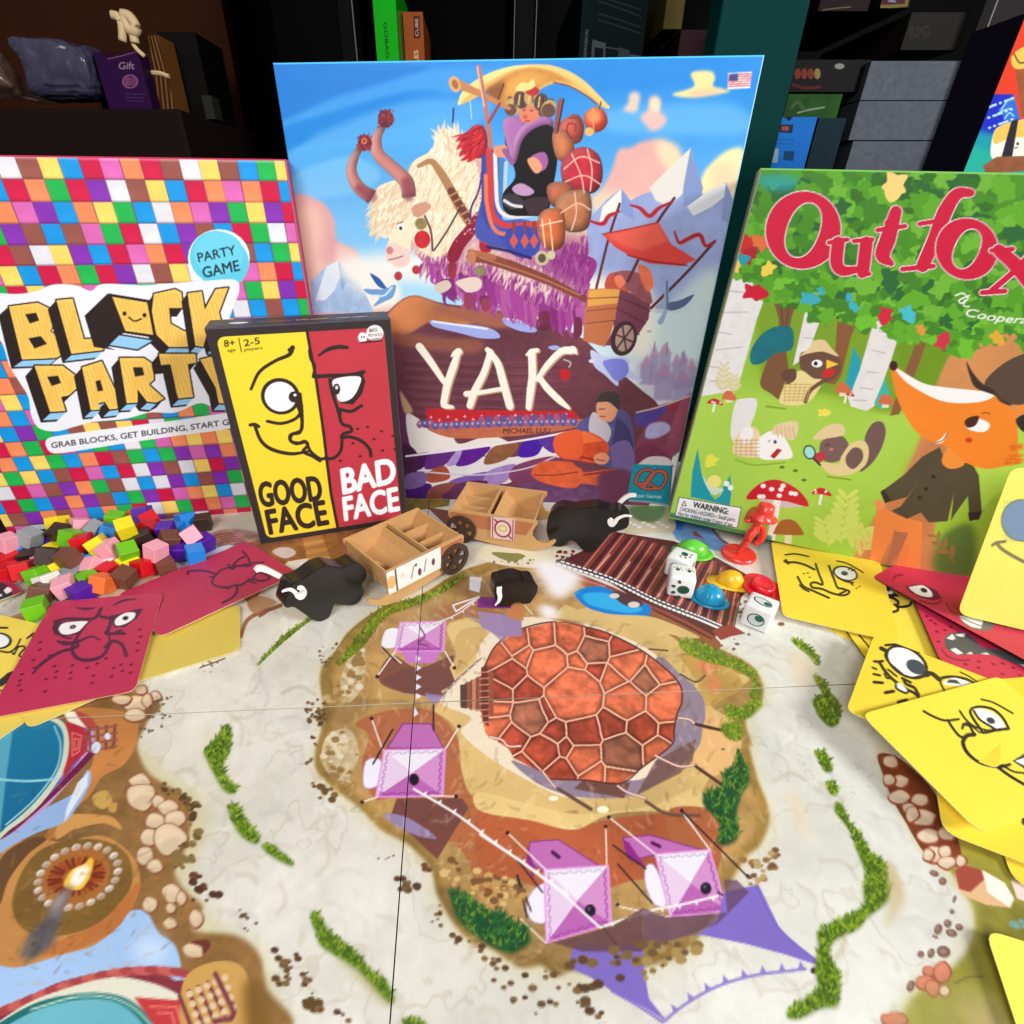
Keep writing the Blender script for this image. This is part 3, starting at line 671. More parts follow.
    for k in range(15):
        x0 = 335 + k * 33; y0 = 285 + k * 14; x1 = 430 + k * 32; y1 = 168 + k * 9.5
        if k > 10: x1 = 430 + k * 29
        c.line(zC(f"{x0},{y0} {x1},{y1}"), 5.6, (134, 60, 54), smooth=False); c.line(zC(f"{x0-6},{y0-2} {x1-6},{y1-2}"), 1.8, (196, 120, 100), smooth=False)
        c.line(zC(f"{x0+12},{y0+4} {x1+12},{y1+4}"), 1.2, (70, 28, 30), smooth=False)
        if k % 2: c.line(zC(f"{x0+4},{y0-10} {(x0+x1)/2},{(y0+y1)/2}"), 1.2, (236, 190, 170), smooth=False)
    c.line(zC("250,262 420,318 560,385 700,440 770,470"), 5.6, (40, 30, 38), smooth=False)
    q = cat(zC("250,262 420,318 560,385 700,440 770,470"), False, 20)
    for k in range(0, len(q) - 2, 2):
        d = q[k + 1] - q[k]; nn = np.array([-d[1], d[0]]) / np.hypot(*d) * 1.7
        c.line([q[k] + nn, q[k + 1] + nn], 2.3, (244, 240, 238), smooth=False); c.line([q[k + 1] - nn, q[k + 2] - nn], 1.6, (244, 240, 238), smooth=False)
    c.line(zC("280,290 420,345 540,400 660,455 750,505"), 3, (150, 70, 60), smooth=False); c.line(zC("300,310 400,340"), 2, (190, 120, 100), smooth=False)
    c.poly(zC("740,480 800,460 850,490 800,500 770,512"), (150, 60, 54)); c.poly(zC("630,480 700,520 690,530 630,500"), (200, 160, 130))
    c.speck(zC("820,380 900,400 850,440 800,450"), 20, [(120, 90, 70), (70, 50, 44)], r=(.8, 2.4)); c.speck(zC("790,470 900,500 820,560 760,540"), 8, [(150, 80, 70), (110, 90, 80)], r=(.8, 2))
    # pond
    c.blob(zC("302,365 330,345 390,340 440,362 500,385 545,405 535,435 480,440 400,425 340,405"), (16, 128, 214)); c.blob(zC("330,365 400,360 460,385 520,410 480,425 400,412 345,395"), (48, 176, 236), soft=1)
    c.blob(zC("430,355 500,375 520,400 480,405 440,385"), (84, 56, 60)); c.ell(*zC("430,370")[0], 5, 2.6, (226, 210, 200)); c.ell(*zC("492,398")[0], 6, 3, (226, 210, 200))
    c.blob(zC("270,400 330,420 440,430 560,440 700,500 640,500 520,470 420,450 300,450 240,450"), (214, 184, 120), n1=.1); c.blob(zC("220,440 300,450 340,470 250,450"), (150, 90, 60), a=.6)
    c.blob(zC("170,270 240,260 310,290 330,310 290,360 240,380 200,330"), (246, 244, 248), soft=8); c.blob(zC("190,400 240,405 250,440 200,440"), (246, 238, 240), soft=5)
    # blue stream by the right-hand box
    c.blob(z9("440,620 620,640 720,700 860,800 780,840 640,810 500,770 460,720 380,690"), (120, 166, 220), n1=.1); c.blob(z9("460,630 540,630 520,700 480,690"), (40, 110, 210), soft=3)
    c.blob(z9("160,560 400,540 480,640 460,720 340,720 160,720"), (218, 208, 176)); c.blob(z9("190,560 400,540 410,600 350,650 240,640"), (120, 150, 90), soft=3); c.poly(z9("590,715 610,710 670,760 600,740"), (150, 70, 90))
    c.line(z9("720,700 780,770 860,800"), 2, (130, 80, 60)); c.blob(z9("760,710 1000,740 1000,960 900,860"), (222, 208, 190), n1=.05)
    for k in range(9): c.ell(*z9(f"{190+k*30},{655+(k%3)*14}")[0], 2.6, 1.2, (248, 246, 240))
    # ---------------- greenery
    greens = [(96, 128, 22), (128, 158, 30), (70, 100, 18), (158, 180, 48), (52, 84, 20)]
    dkg = [(40, 92, 40), (66, 120, 44), (28, 70, 36), (120, 150, 50), (20, 96, 60)]
    def bush(p, cols=greens, n=240, ln=5.5, w=1.5, base=None):
        c.blob(p, base or cols[2], soft=1, a=.95); c.hair(cat(p, True), n, ln, 80, cols, w, 60)
    c.blob(zE("640,60 660,200 720,300 760,290 700,120"), (206, 200, 160), soft=6, a=.5)
    c.blob(zF("210,770 300,850 400,950 440,960 380,880 300,830 230,790"), (176, 164, 112), soft=2, a=.8)
    bush(zE("720,65 740,80 735,150 715,190 730,240 760,265 745,285 715,270 680,210 665,180 655,145 690,110")); bush(zE("730,325 760,330 790,370 830,425 820,445 780,425 750,385"), n=160)
    bush(zE("840,455 870,450 935,505 930,515 880,490"), n=80, ln=4)
    bush(zF("175,670 200,670 240,730 330,800 360,845 400,870 430,910 445,945 425,950 370,890 330,850 270,810 210,770 190,720"), n=380); bush(zF("470,1024 490,1005 530,1010 540,1050 470,1050"), n=80)
    for q in ("355,155 385,150 405,190 405,215 385,215 370,185", "390,255 415,255 425,280 410,292"): bush(zH(q), n=70, ln=5)
    bush(zH("420,320 440,320 460,375 500,415 530,470 575,510 590,560 590,620 560,650 520,680 490,715 450,735 410,760 400,800 430,860 430,930 420,965 370,970 310,1000 265,1000 280,970 340,930 365,900 355,850 365,780 370,725 420,695 470,670 510,640 510,590 515,540 490,470 470,415 440,370 420,345"), n=1300, ln=6)
    c.blob(zH("585,500 620,540 640,620 600,690 570,710 590,640"), (196, 176, 126), a=.7, soft=2); c.line(zH("440,740 450,760 420,810"), 3, (170, 156, 110), a=.7, soft=1)
    for q, n in (("350,700 400,680 435,720 430,770 405,790 370,760 355,730", 140), ("350,625 380,640 400,680 385,685 360,650", 70), ("280,510 310,515 350,550 370,580 360,592 330,560 295,530", 80)): bush(zD(q), n=n, ln=4)
    for pth, w in ((zB("265,590 330,520 400,430 470,400 520,385 600,350 660,310"), [3, 12, 11, 9, 7, 5, 2]), (zB("10,590 60,535 110,490 180,440"), [.5, 4, 5, 2])):
        c.line(pth, w, (112, 118, 36), n=.3)
        qq = cat(pth, False, 24)
        for k in range(0, len(qq)):
            x, y = qq[k]; wv = np.interp(k / len(qq), np.linspace(0, 1, len(w)), w)
            for _ in range(2):
                xx = x + R.uniform(-.5, .5) * wv; yy = y + R.uniform(-.5, .5) * wv
                c.line([(xx, yy), (xx + R.uniform(-2, 2), yy - R.uniform(1, 3.2))], 1, R.choice(greens), smooth=False)
    c.line(zB("220,640 240,580 290,500 380,425 480,390"), 2, (124, 108, 50), a=.6)
    for q, n in (("640,510 700,515 780,555 850,590 880,620 895,670 890,700 860,690 870,640 800,600 720,580 650,545", 260), ("780,720 830,725 890,700 900,720 860,760 800,765 785,740", 140), ("770,785 830,775 830,830 790,825", 90)):
        bush(zC(q), cols=greens[:4] + [(90, 130, 40)], n=n, ln=4, base=(112, 124, 44))
    bush(zG("825,145 845,190 860,240 830,300 820,360 825,420 790,450 760,440 770,390 740,350 715,320 720,280 770,270 780,220 810,200"), dkg, n=330, ln=6.5)
    bush(zG("0,680 60,660 110,700 160,740 150,770 90,790 0,740"), dkg, n=150, ln=6); bush(zF("620,600 660,600 740,660 760,700 850,700 870,730 820,790 720,750 650,690"), dkg, n=260, ln=7)
    # ---------------- right shore
    c.blob(zH("780,440 860,400 1100,540 1100,1100 640,1100 640,980 700,900 800,830 850,760 860,660 800,560 760,480"), (150, 142, 56), n=.1, n1=.2, soft=1)
    c.line(zH("560,140 590,260 640,360 700,470 790,560 850,640 840,740 760,830 680,900 640,1000"), 6, (206, 196, 150), soft=3, a=.8)
    c.blob(zH("556,160 620,170 720,260 800,400 820,500 760,520 700,470 640,370 600,300 570,220"), (122, 58, 36), n=.2)
    stones([(595, 182, 24, 18, 20), (630, 245, 24, 18, 0), (590, 240, 18, 16, 0), (622, 295, 30, 20, 10), (690, 305, 26, 18, 0), (700, 360, 36, 24, 20), (655, 330, 20, 14, 0), (715, 420, 34, 20, 30), (775, 410, 26, 22, 20), (735, 480, 28, 24, 10), (768, 470, 18, 18, 0), (775, 505, 26, 18, 0), (820, 500, 14, 18, -20), (665, 350, 18, 24, 0), (715, 480, 16, 18, 0)], zH, fill=(240, 216, 190), edge=(150, 66, 44))
    c.poly(zH("800,530 830,512 890,530 960,570 990,620 980,650 900,640 830,610 805,580"), (226, 184, 140)); c.poly(zH("890,530 960,570 990,620 975,648 905,600"), (250, 238, 226)); c.poly(zH("800,530 830,512 885,528 895,560 850,600 815,590"), (164, 76, 60))
    c.poly(zH("980,560 1060,590 1060,640 1000,620"), (238, 216, 206)); c.speck(zH("940,700 1024,690 1024,730 950,720"), 4, [(120, 160, 150)], r=(3, 5))
    stones([(718, 850, 18, 14, 0), (762, 855, 24, 30, 10), (705, 888, 30, 20, 20), (730, 905, 20, 26, 10), (768, 915, 14, 14, 0), (605, 1005, 40, 20, 0)], zH, fill=(226, 140, 112), edge=(150, 70, 60)); c.ell(*zH("768,915")[0], 4.5, 4.5, (244, 214, 190))
    for (x, y, a_, b_) in ((735, 540, 5, 3), (762, 565, 4, 4), (692, 798, 3.5, 3.5), (725, 795, 3.5, 5), (765, 790, 7, 6), (748, 718, 4, 5.5), (778, 700, 4, 4), (790, 730, 6, 4), (815, 712, 4, 3.5), (792, 662, 2.5, 2.5), (738, 742, 3, 1.6), (660, 900, 4, 6), (800, 622, 1.6, 4)):
        c.ell(*zH(f"{x},{y}")[0], a_, b_, (124, 92, 82), rot=20); c.ell(*zH(f"{x-2},{y-2}")[0], a_ * .5, b_ * .5, (156, 124, 108), rot=20)
    c.line(zH("800,890 850,870 890,870"), 2, (110, 96, 50)); c.blob(zH("640,960 760,900 900,920 1000,1060 620,1060"), (166, 164, 96), a=.5, soft=6); c.blob(zH("860,980 920,960 960,1060 840,1060"), (214, 170, 170), soft=8, a=.6)
    c.blob(zD("270,560 340,560 350,640 300,660"), (226, 208, 180), soft=5, a=.7); c.blob(zH("260,280 300,290 340,430 310,420 280,350"), (226, 210, 178), soft=4, a=.7)
    c.ell(*zD("246,460")[0], 3.5, 2, (140, 84, 80)); c.ell(*zD("60,860")[0], 2, 1, (90, 80, 60))
    for (x, y) in ((210, 185), (235, 210), (190, 130), (260, 240), (380, 640), (400, 650), (270, 590), (470, 280), (500, 200), (520, 260), (300, 160)): c.line(zH(f"{x},{y} {x+9},{y+2} {x+12},{y+8}"), 1.2, (190, 186, 176), a=.8)
    # white bone / drift shapes at far left by the cubes
    z4 = Z(0, 480, 6.4)
    c.poly(z4("0,860 -20,780 130,640 250,640 240,700 90,860"), (206, 198, 186), n1=.05)
    for k in range(6): c.poly(z4(f"{20+k*32},{800-k*22} {46+k*32},{780-k*22} {50+k*32},{792-k*22} {26+k*32},{812-k*22}"), (170, 166, 168))
    c.blob(z4("60,880 180,840 260,880 200,910 100,900"), (196, 140, 110)); c.poly(z4("180,910 215,890 215,910"), (170, 30, 24)); c.ell(*z4("200,888")[0], 3, 2, (245, 240, 235))
    c.blob(z4("380,780 600,680 1000,600 1000,680 820,760 600,780 420,790"), (226, 196, 160), a=.8)
    return c
# ================================================================== BOX ART
def on_ground_plane(bl, br, h, lean=0.0):
    A = ground(*bl); B = ground(*br); U = (B - A); W = np.linalg.norm(U); U /= W
    N = np.array([-U[1], U[0], 0]); V = np.array([0, 0, math.cos(lean)]) + N * math.sin(lean)
    return Plane(A, U, V, W, h)
yak_pl = on_ground_plane((342, 496), (668, 506), 0.302)
bp_pl = on_ground_plane((8, 532), (340, 504), 0.2520)
gf_pl = on_ground_plane((262, 544), (407, 521), 0.1605)
A_ = np.array([0.15057867, 0.35315192, 0.01120547]); B_ = np.array([0.39838308, 0.25431281, 0.00058444]); C_ = np.array([0.15941907, 0.35051390, 0.24201439])
fox_pl = Plane(A_, B_ - A_, C_ - A_, 0.267, 0.2335)

def yak_art():
    c = Canvas(yak_pl, 0.0005, (60, 150, 225), 11)
    y1, y2, y3, y4 = Z(256, 0), Z(512, 0), Z(256, 256), Z(480, 256)
    # sky: deep blue at top to pale at the mountains
    b = np.linspace(0, 1, c.h)[:, None, None]; a = np.linspace(0, 1, c.w)[None, :, None]
    top = np.array([34, 134, 220.]); mid = np.array([150, 208, 244.]); low = np.array([238, 236, 230.])
    sky = np.where(b > .62, mid + (top - mid) * np.clip((b - .62) / .34, 0, 1), low + (mid - low) * np.clip((b - .3) / .32, 0, 1))
    c.a = (sky + (1 - np.abs(a - .6)) * 8 + c.n1[..., None] * 8).astype(np.float32)
    for q, col, al in (("48,200 300,203 560,212 400,262 240,310 80,385 60,330", (18, 120, 212), .75), ("80,395 240,320 400,270 560,222 700,215 900,215 640,290 500,295 300,345 100,410", (70, 160, 234), .7), ("80,412 200,370 330,330 470,295 600,290 480,315 330,365 200,420 90,500", (10, 130, 220), .75), ("100,500 240,420 420,345 560,320 760,330 640,440 500,460 300,470", (92, 176, 240), .6),
                       ("100,480 400,420 600,360 700,420 500,500 200,560", (84, 176, 242), .6), ("120,560 300,500 400,560 300,620 140,630", (140, 206, 246), .5)):
        c.blob(y1(q), col, a=al, soft=1.5)
    for q, col, al in (("200,320 400,290 600,285 700,310 500,320 250,350", (60, 150, 226), .7), ("360,222 560,212 680,225 740,235 600,240 420,235", (50, 140, 220), .6), ("300,350 700,330 750,420 560,430 320,420", (130, 200, 246), .5)):
        c.blob(y2(q), col, a=al, soft=4)
    # clouds left
    c.blob(y1("110,650 200,640 250,700 260,770 320,800 340,850 420,880 440,960 400,1000 160,1000"), (226, 170, 170), soft=2, n1=.08)
    c.blob(y1("130,680 200,670 220,740 200,820 240,860 220,960 170,980"), (236, 196, 178), soft=5, a=.8); c.blob(y1("260,780 320,810 350,880 300,900 260,850"), (240, 200, 190), soft=4, a=.8)
    c.blob(y3("260,80 340,60 420,60 460,100 440,160 260,170"), (246, 240, 226), soft=4)
    c.poly(y1("175,900 225,850 262,833 300,880 330,900 380,1000 180,1000"), (166, 190, 224), n=.08); c.poly(y1("225,850 262,833 272,880 250,930 220,960 190,960"), (220, 230, 242)); c.poly(y1("262,835 300,880 330,920 290,900 275,930"), (132, 160, 206))
    # clouds right
    c.blob(y2("290,600 320,540 340,480 380,470 420,450 470,445 520,470 540,520 520,600 480,660 320,680 270,640"), (232, 178, 172), soft=2, n1=.06); c.blob(y2("460,450 520,460 545,500 520,560 480,520"), (240, 216, 180), soft=4)
    c.blob(y2("250,640 290,610 340,620 400,640 420,720 300,720"), (236, 206, 180), soft=4); c.blob(y2("600,640 610,560 640,520 690,480 740,480 730,600 700,640"), (244, 232, 176), soft=2); c.blob(y2("640,540 700,520 720,580 660,620"), (240, 206, 176), soft=5, a=.7)
    c.blob(y2("355,350 372,330 376,300 395,292 410,305 405,335 395,358"), (238, 204, 188), soft=1.5); c.blob(y2("410,372 435,350 440,312 460,305 475,320 472,350 495,380 480,405 450,418 430,400"), (234, 190, 182), soft=1.5); c.ell(*y2("458,335")[0], 5, 7, (244, 222, 186), soft=1.5)
    c.blob(y2("512,300 560,285 585,270 572,235 600,225 640,228 650,250 645,275 700,290 640,300 560,310"), (246, 224, 156), soft=1); c.blob(y2("560,300 620,285 680,292 600,308"), (244, 196, 160), soft=1.5)
    # flag
    p = y2("692,232 768,228 762,280 690,284"); c.poly(p, (244, 244, 246))
    for k in range(6):
        t0 = .08 + k * .145; l = lambda t: p[0] + (p[3] - p[0]) * t; r = lambda t: p[1] + (p[2] - p[1]) * t
        c.poly([l(t0), r(t0), r(t0 + .075), l(t0 + .075)], (196, 70, 84))
    c.poly([p[0] + [1, 1], p[0] + (p[1] - p[0]) * .42 + [0, 1], p[0] + (p[1] - p[0]) * .42 + (p[3] - p[0]) * .5, p[0] + (p[3] - p[0]) * .5 + [1, 0]], (72, 74, 128))
    # mountains
    c.poly(y2("230,720 300,640 350,600 380,640 420,620 480,600 540,560 572,470 600,560 610,620 640,610 685,580 710,640 700,800 640,1000 240,1000"), (150, 166, 214), n1=.1, n=.04)
    c.poly(y2("440,600 500,540 572,472 570,540 545,620 500,660 460,640"), (224, 220, 214)); c.poly(y2("572,470 590,530 612,600 600,640 550,660 548,600"), (130, 150, 200))
    c.poly(y2("290,660 350,602 368,630 330,680 280,710"), (236, 232, 226)); c.poly(y2("350,602 385,650 390,700 350,680"), (130, 150, 204)); c.poly(y2("560,660 620,615 685,582 690,620 640,660 580,690"), (224, 226, 232)); c.poly(y2("685,582 706,640 700,720 670,700"), (140, 156, 208))
    c.blob(y2("600,900 560,1000 640,1100 700,900 720,700 660,860"), (206, 222, 232), soft=8, a=.8); c.blob(y4("540,240 700,60 760,60 720,300 640,400 560,380"), (206, 226, 226), soft=8, a=.8)
    # pale valley light around the beast
    c.blob(y3("340,120 420,80 560,90 700,120 900,160 1000,240 1024,60 1024,0 300,0"), (244, 242, 236), soft=8, a=.95)
    c.blob(y4("0,100 200,180 340,200 500,320 560,260 540,100 300,60"), (246, 242, 226), soft=8, a=.9)
    # castle town far right
    cs = (148, 138, 182)
    c.blob(y4("500,380 520,330 600,340 680,330 720,420 640,480 540,460"), (196, 190, 212), soft=4, a=.8)
    for x, y, w_, h_ in ((515, 350, 40, 60), (545, 320, 28, 90), (575, 310, 36, 90), (615, 345, 30, 80), (640, 335, 24, 90), (665, 360, 26, 60), (560, 380, 60, 80), (620, 400, 60, 70)):
        c.poly(y4(f"{x},{y} {x+w_},{y} {x+w_-4},{y+h_} {x-4},{y+h_}"), cs, a=.75, soft=1)
        c.poly(y4(f"{x-4},{y+4} {x+w_*.5},{y-36} {x+w_+4},{y+4}"), (176, 130, 170), a=.75, soft=1)
    c.line(y4("556,300 560,275"), 1, (150, 100, 130)); c.line(y4("598,310 600,275"), 1, (150, 100, 130)); c.line(y4("652,335 650,310"), 3, cs)
    c.poly(y4("700,330 740,300 700,480 660,480 690,420"), (150, 110, 150), a=.7, soft=3)
    # ---------------- lower hill (maroon) with the title
    hill = np.vstack([y3("400,230 430,170 500,125 600,150 760,170 860,190 960,220 1040,260"), y4("340,270 400,330 460,380 520,430 570,475 600,560 560,660 500,800 400,800 0,800"), y3("700,800 440,780 400,600")])
    c.blob(hill, (108, 58, 72), n=.08, n1=.16)
    c.poly(y4("560,480 640,460 690,440 640,560 600,700 520,830 380,830 480,640"), (132, 66, 92), n1=.15)
    c.blob(y3("400,240 430,175 500,127 600,155 720,190 640,230 560,210 480,250"), (198, 122, 78), n1=.2, soft=1); c.blob(y3("560,160 700,170 860,200 780,230 640,200"), (160, 96, 76), soft=2); c.blob(y3("430,240 600,260 720,270 700,310 560,300 440,280"), (150, 90, 70), soft=3, a=.8)
    for q in ("560,205 620,215 700,220 760,235 780,260 720,262 650,245 570,225", "790,198 840,205 890,225 895,242 850,240 800,220", "935,290 960,285 975,295 950,300"): c.blob(y3(q), (158, 170, 232)); 
    c.line(y3("565,208 650,220 740,232"), 2, (226, 232, 246)); c.line(y3("795,198 860,208 890,224"), 2, (226, 232, 246))
    for k in range(16):
        y = 330 + k * 14; c.line(y3(f"{470+k*3},{y} {700},{y+12} {1000},{y+4+k%3*8}"), 1.5, (86, 42, 58) if k % 2 else (130, 74, 84), a=.5)
    c.blob(y4("355,300 400,320 470,325 480,360 520,400 450,385 440,415 400,380 365,350"), (196, 206, 240)); c.blob(y4("395,335 460,330 475,370 440,400 410,370"), (128, 134, 226)); c.ell(*y4("358,335")[0], 3, 2, (220, 220, 240))
    # valley with melting snow and banners at the bottom
    c.blob(y3("440,420 500,520 480,640 560,600 640,640 460,780 430,600"), (110, 50, 90), n1=.2); c.blob(y3("460,430 495,480 500,500 475,500"), (190, 156, 120), soft=1)
    c.blob(y3("480,510 520,520 560,560 620,560 650,600 740,575 800,590 820,620 700,640 560,630 500,620"), (232, 224, 220)); c.blob(y3("500,640 700,640 840,640 960,590 980,640 860,660 820,720 760,730 600,740 520,720"), (222, 216, 218), n1=.05)
    for q, col in (("490,640 560,630 530,680 480,680", (70, 24, 90)), ("560,630 640,625 600,670 540,680", (92, 40, 120)), ("660,620 750,610 700,660 640,670", (90, 26, 140)), ("760,610 840,600 800,650 730,665", (140, 90, 60)), ("860,590 920,580 900,635 840,640", (70, 26, 160)), ("900,580 980,570 1010,600 950,630", (90, 50, 150)), ("640,625 660,620 640,665 610,668", (170, 140, 200)),
                   ("540,700 600,670 620,710 560,725", (160, 74, 50)), ("620,720 740,690 700,740 640,760", (120, 84, 160)), ("740,690 830,665 800,720 740,735", (160, 130, 190)), ("830,670 960,640 940,700 820,720", (124, 60, 96)), ("480,740 560,730 540,790 480,790", (70, 20, 110)), ("560,740 640,725 620,780 550,785", (130, 70, 60)), ("640,730 740,720 700,780 620,780", (96, 40, 90)), ("470,600 520,640 500,730 470,700", (76, 32, 70)), ("480,700 540,690 540,730 480,745", (120, 90, 150))):
        c.blob(y3(q), col, n=.1)
    c.line(y3("480,640 700,612 880,585 1010,560"), 2, (236, 230, 234)); c.line(y3("540,690 700,700 860,680 960,640"), 1.5, (200, 190, 210)); c.blob(y3("600,760 700,735 740,760 700,790 620,790"), (90, 40, 80))
    # right bottom: gorge and streams
    for q, col in (("500,500 560,490 600,470 590,500 540,540 500,540", (84, 64, 150)), ("600,480 640,460 680,455 660,500 620,500", (150, 50, 70)), ("540,540 590,530 610,555 570,580 530,580", (176, 170, 214)), ("640,470 700,440 680,560 620,640 600,600", (150, 76, 100)), ("490,640 540,600 600,640 560,700 500,760", (120, 50, 80))): c.blob(y4(q), col, soft=1, n=.1)
    c.line(y4("500,500 580,480 690,440"), 1.5, (200, 180, 160))
    # ---------------- title and red ribbon
    c.poly(y3("545,485 700,492 900,495 1020,498 1030,530 800,545 560,552 545,520"), (192, 34, 46)); c.poly(y4("0,496 300,494 320,520 200,545 0,545"), (192, 34, 46))
    for k in range(17):
        x = 560 + k * 27; y = 515 + (k % 2) * 10 - k * .6; c.line(y3(f"{x-4},{y} {x+4},{y}"), .8, (240, 190, 190)); c.line(y3(f"{x},{y-4} {x},{y+4}"), .8, (240, 190, 190))
    c.blob(y3("560,545 800,530 1024,520 1060,535 960,560 760,580 620,580"), (190, 106, 76), n=.1)
    for k in range(30):
        x = 525 + k * 17; y = 545 - 14 * math.sin(k / 29 * 1.6) - (8 if k < 3 else 0)
        c.ell(*y3(f"{x},{y}")[0], 3.4, 4.2, (90, 86, 150) if k % 2 else (150, 90, 130), rot=20); c.ell(*y3(f"{x-2},{y-3}")[0], 1.2, 1.4, (170, 170, 210))
    for k in range(12):
        x = 5 + k * 24; c.ell(*y4(f"{x},{522-k*.8}")[0], 3, 3.6, (90, 86, 150) if k % 2 else (150, 90, 130))
    cream = (248, 240, 224)
    for dx, dy, col in ((1.6, 1.2, (190, 150, 130)), (0, 0, cream)):
        d = np.array([dx, dy])
        def L(q, w): c.line(y3(q) + d, [v * .84 for v in w], col)
        L("522,288 560,340 600,400 612,415", [9, 8, 6, 5]); L("648,305 632,350 612,410 600,470", [5, 9, 9, 8]); L("648,305 636,310 625,320", [9, 6, 2]); L("598,478 610,480 628,482", [5, 6, 4])
        L("750,305 730,370 700,430 684,478", [7, 8, 9, 8]); L("740,298 772,340 790,400 812,480", [6, 8, 9, 9]); L("672,440 720,435 780,425 800,425", [7, 5, 5, 4])
        L("882,308 884,380 878,430 872,484", [9, 9, 9, 7]); L("866,315 882,305 900,300", [3, 7, 5]); L("900,395 930,350 975,305 1010,300", [5, 7, 8, 9]); L("905,385 930,420 970,460 1000,485", [6, 8, 8, 4]); L("1000,300 1015,296 1024,310", [6, 7, 3])
    c.line(y4("268,330 290,340 285,355"), 1.2, (200, 190, 180)); c.blob(y4("255,365 270,360 288,368 285,390 268,398 258,388"), (190, 30, 40))
    c.text("MICHAEL LUU", y3("790,567")[0], y3("942,565")[0], 5.0, (60, 26, 34), bold=.01, shear=.15)
    # ---------------- seated stone carver
    c.blob(y4("310,545 370,500 390,480 470,500 490,560 495,640 490,700 420,680 330,640"), (88, 84, 140), n=.08); c.blob(y4("360,500 395,520 420,560 400,600 350,560"), (196, 188, 200)); c.blob(y4("440,520 480,560 490,640 460,690 420,640 430,570"), (66, 60, 110)); c.blob(y4("420,610 470,590 495,640 480,690 430,680"), (120, 100, 160))
    c.blob(y4("375,470 400,460 440,470 435,510 415,530 385,520 373,495"), (224, 156, 120)); c.blob(y4("375,465 385,440 415,432 445,445 445,490 430,480 410,466"), (62, 54, 56)); c.line(y4("380,490 398,488"), 1, (80, 40, 40)); c.line(y4("385,512 400,513"), 1.3, (190, 60, 60))
    c.blob(y4("235,590 262,565 340,560 400,590 412,625 380,660 320,655 250,640"), (214, 78, 42), n=.12, n1=.15); c.poly(y4("262,565 340,560 395,590 330,600 270,590"), (238, 112, 60)); c.line(y4("240,610 300,635 380,655"), 1.5, (130, 30, 30)); c.blob(y4("365,640 395,628 415,645 400,665 372,662"), (228, 150, 110)); c.line(y4("372,650 400,655"), 1, (150, 70, 60))
    c.blob(y4("170,690 210,660 290,658 330,690 420,680 430,700 370,740 260,730 190,720"), (206, 90, 54), n=.12); c.line(y4("180,700 260,690 320,700 400,690"), 1.4, (120, 40, 40)); c.blob(y4("100,740 200,720 400,740 480,800 300,830 120,800"), (100, 60, 100), n=.2); c.blob(y4("380,700 480,690 480,800 400,800"), (110, 56, 86), soft=3)
    c.blob(y3("950,600 980,565 1040,560 1040,640 980,640"), (226, 92, 50)); c.blob(y3("880,690 930,655 1040,680 1024,740 920,725"), (214, 92, 52), n=.1); c.line(y3("890,700 960,700 1030,690"), 1.3, (140, 50, 40))
    # ---------------- the beast
    cream_, shade = (240, 222, 190), (206, 172, 150)
    furc = [(246, 232, 204), (238, 220, 188), (230, 206, 176), (250, 242, 222), (222, 194, 162)]
    pur = [(146, 52, 134), (164, 66, 148), (128, 42, 118), (176, 88, 158), (186, 120, 168)]
    # wool skirt and body
    body = np.vstack([y1("370,640 400,590 470,570 500,520 560,480 590,440 640,440 660,500 740,480 760,700 900,760"), y2("80,740 220,700 240,760 240,860 250,960 200,1000 100,1010 0,980"), y1("960,1024 800,980 700,930 620,880 560,860 500,800 480,760 420,740")])
    c.blob(body, (214, 176, 160), n=.1)
    c.blob(y4("0,100 60,130 110,140 160,180 220,190 300,210 330,180 345,100 350,0 0,0"), (146, 50, 134)); c.blob(y1("520,820 600,780 760,760 1000,780 1024,1000 900,980 780,960 640,900"), (196, 120, 160), n=.1)
    c.hair(y1("520,860 640,880 760,960 900,1000 1024,1010 1024,860 900,840 760,820 640,780 560,760"), 900, 12, -105, pur[:4] + [(206, 150, 170)], 1.5, 16)
    c.hair(y2("-20,840 100,830 240,740 250,900 240,980 150,1020 60,1010 -20,990"), 800, 13, -100, pur, 1.5, 16); c.hair(y4("0,60 120,100 220,140 330,150 345,60 350,0 0,0"), 800, 13, -98, pur, 1.5, 14)
    c.hair(y1("480,760 560,800 700,800 800,830 760,740 660,700 560,700"), 240, 13, -115, [(236, 216, 200), (214, 180, 176), (190, 130, 160), (206, 160, 170)], 2, 18)
    c.hair(y1("700,820 900,840 1020,900 1020,960 800,900"), 120, 10, -110, [(232, 206, 200), (216, 176, 180)], 1.8, 15)
    c.blob(y1("640,760 760,790 900,850 1000,900 1010,930 880,890 760,850 640,840"), (222, 190, 176), soft=5, a=.55); c.blob(y2("100,760 230,770 240,860 200,960 120,900"), (120, 30, 110), soft=6, a=.4)
    fr = np.vstack([y3("560,60 600,110 640,110 660,90 700,130 760,150 820,170 880,190"), y4("10,100 60,140 110,150 160,190 210,190 250,215 300,215 335,190")])
    for k in range(len(fr) - 1):
        for t_ in (0, .25, .5, .75):
            x, y = fr[k] * (1 - t_) + fr[k + 1] * t_; x += c.rng.uniform(-2, 2); L_ = c.rng.uniform(8, 17)
            c.line([(x, y - 10), (x + 1.5, y), (x + c.rng.uniform(0, 4), y + L_ * .6), (x + c.rng.uniform(2, 7), y + L_)], [5, 5, 3, .6], c.rng.choice(pur[:4]))
    # legs
    for q in ("905,180 940,180 935,232 912,232", "670,120 690,120 690,160 668,160", "715,130 745,130 742,172 725,172"): c.blob(y3(q), (120, 46, 84))
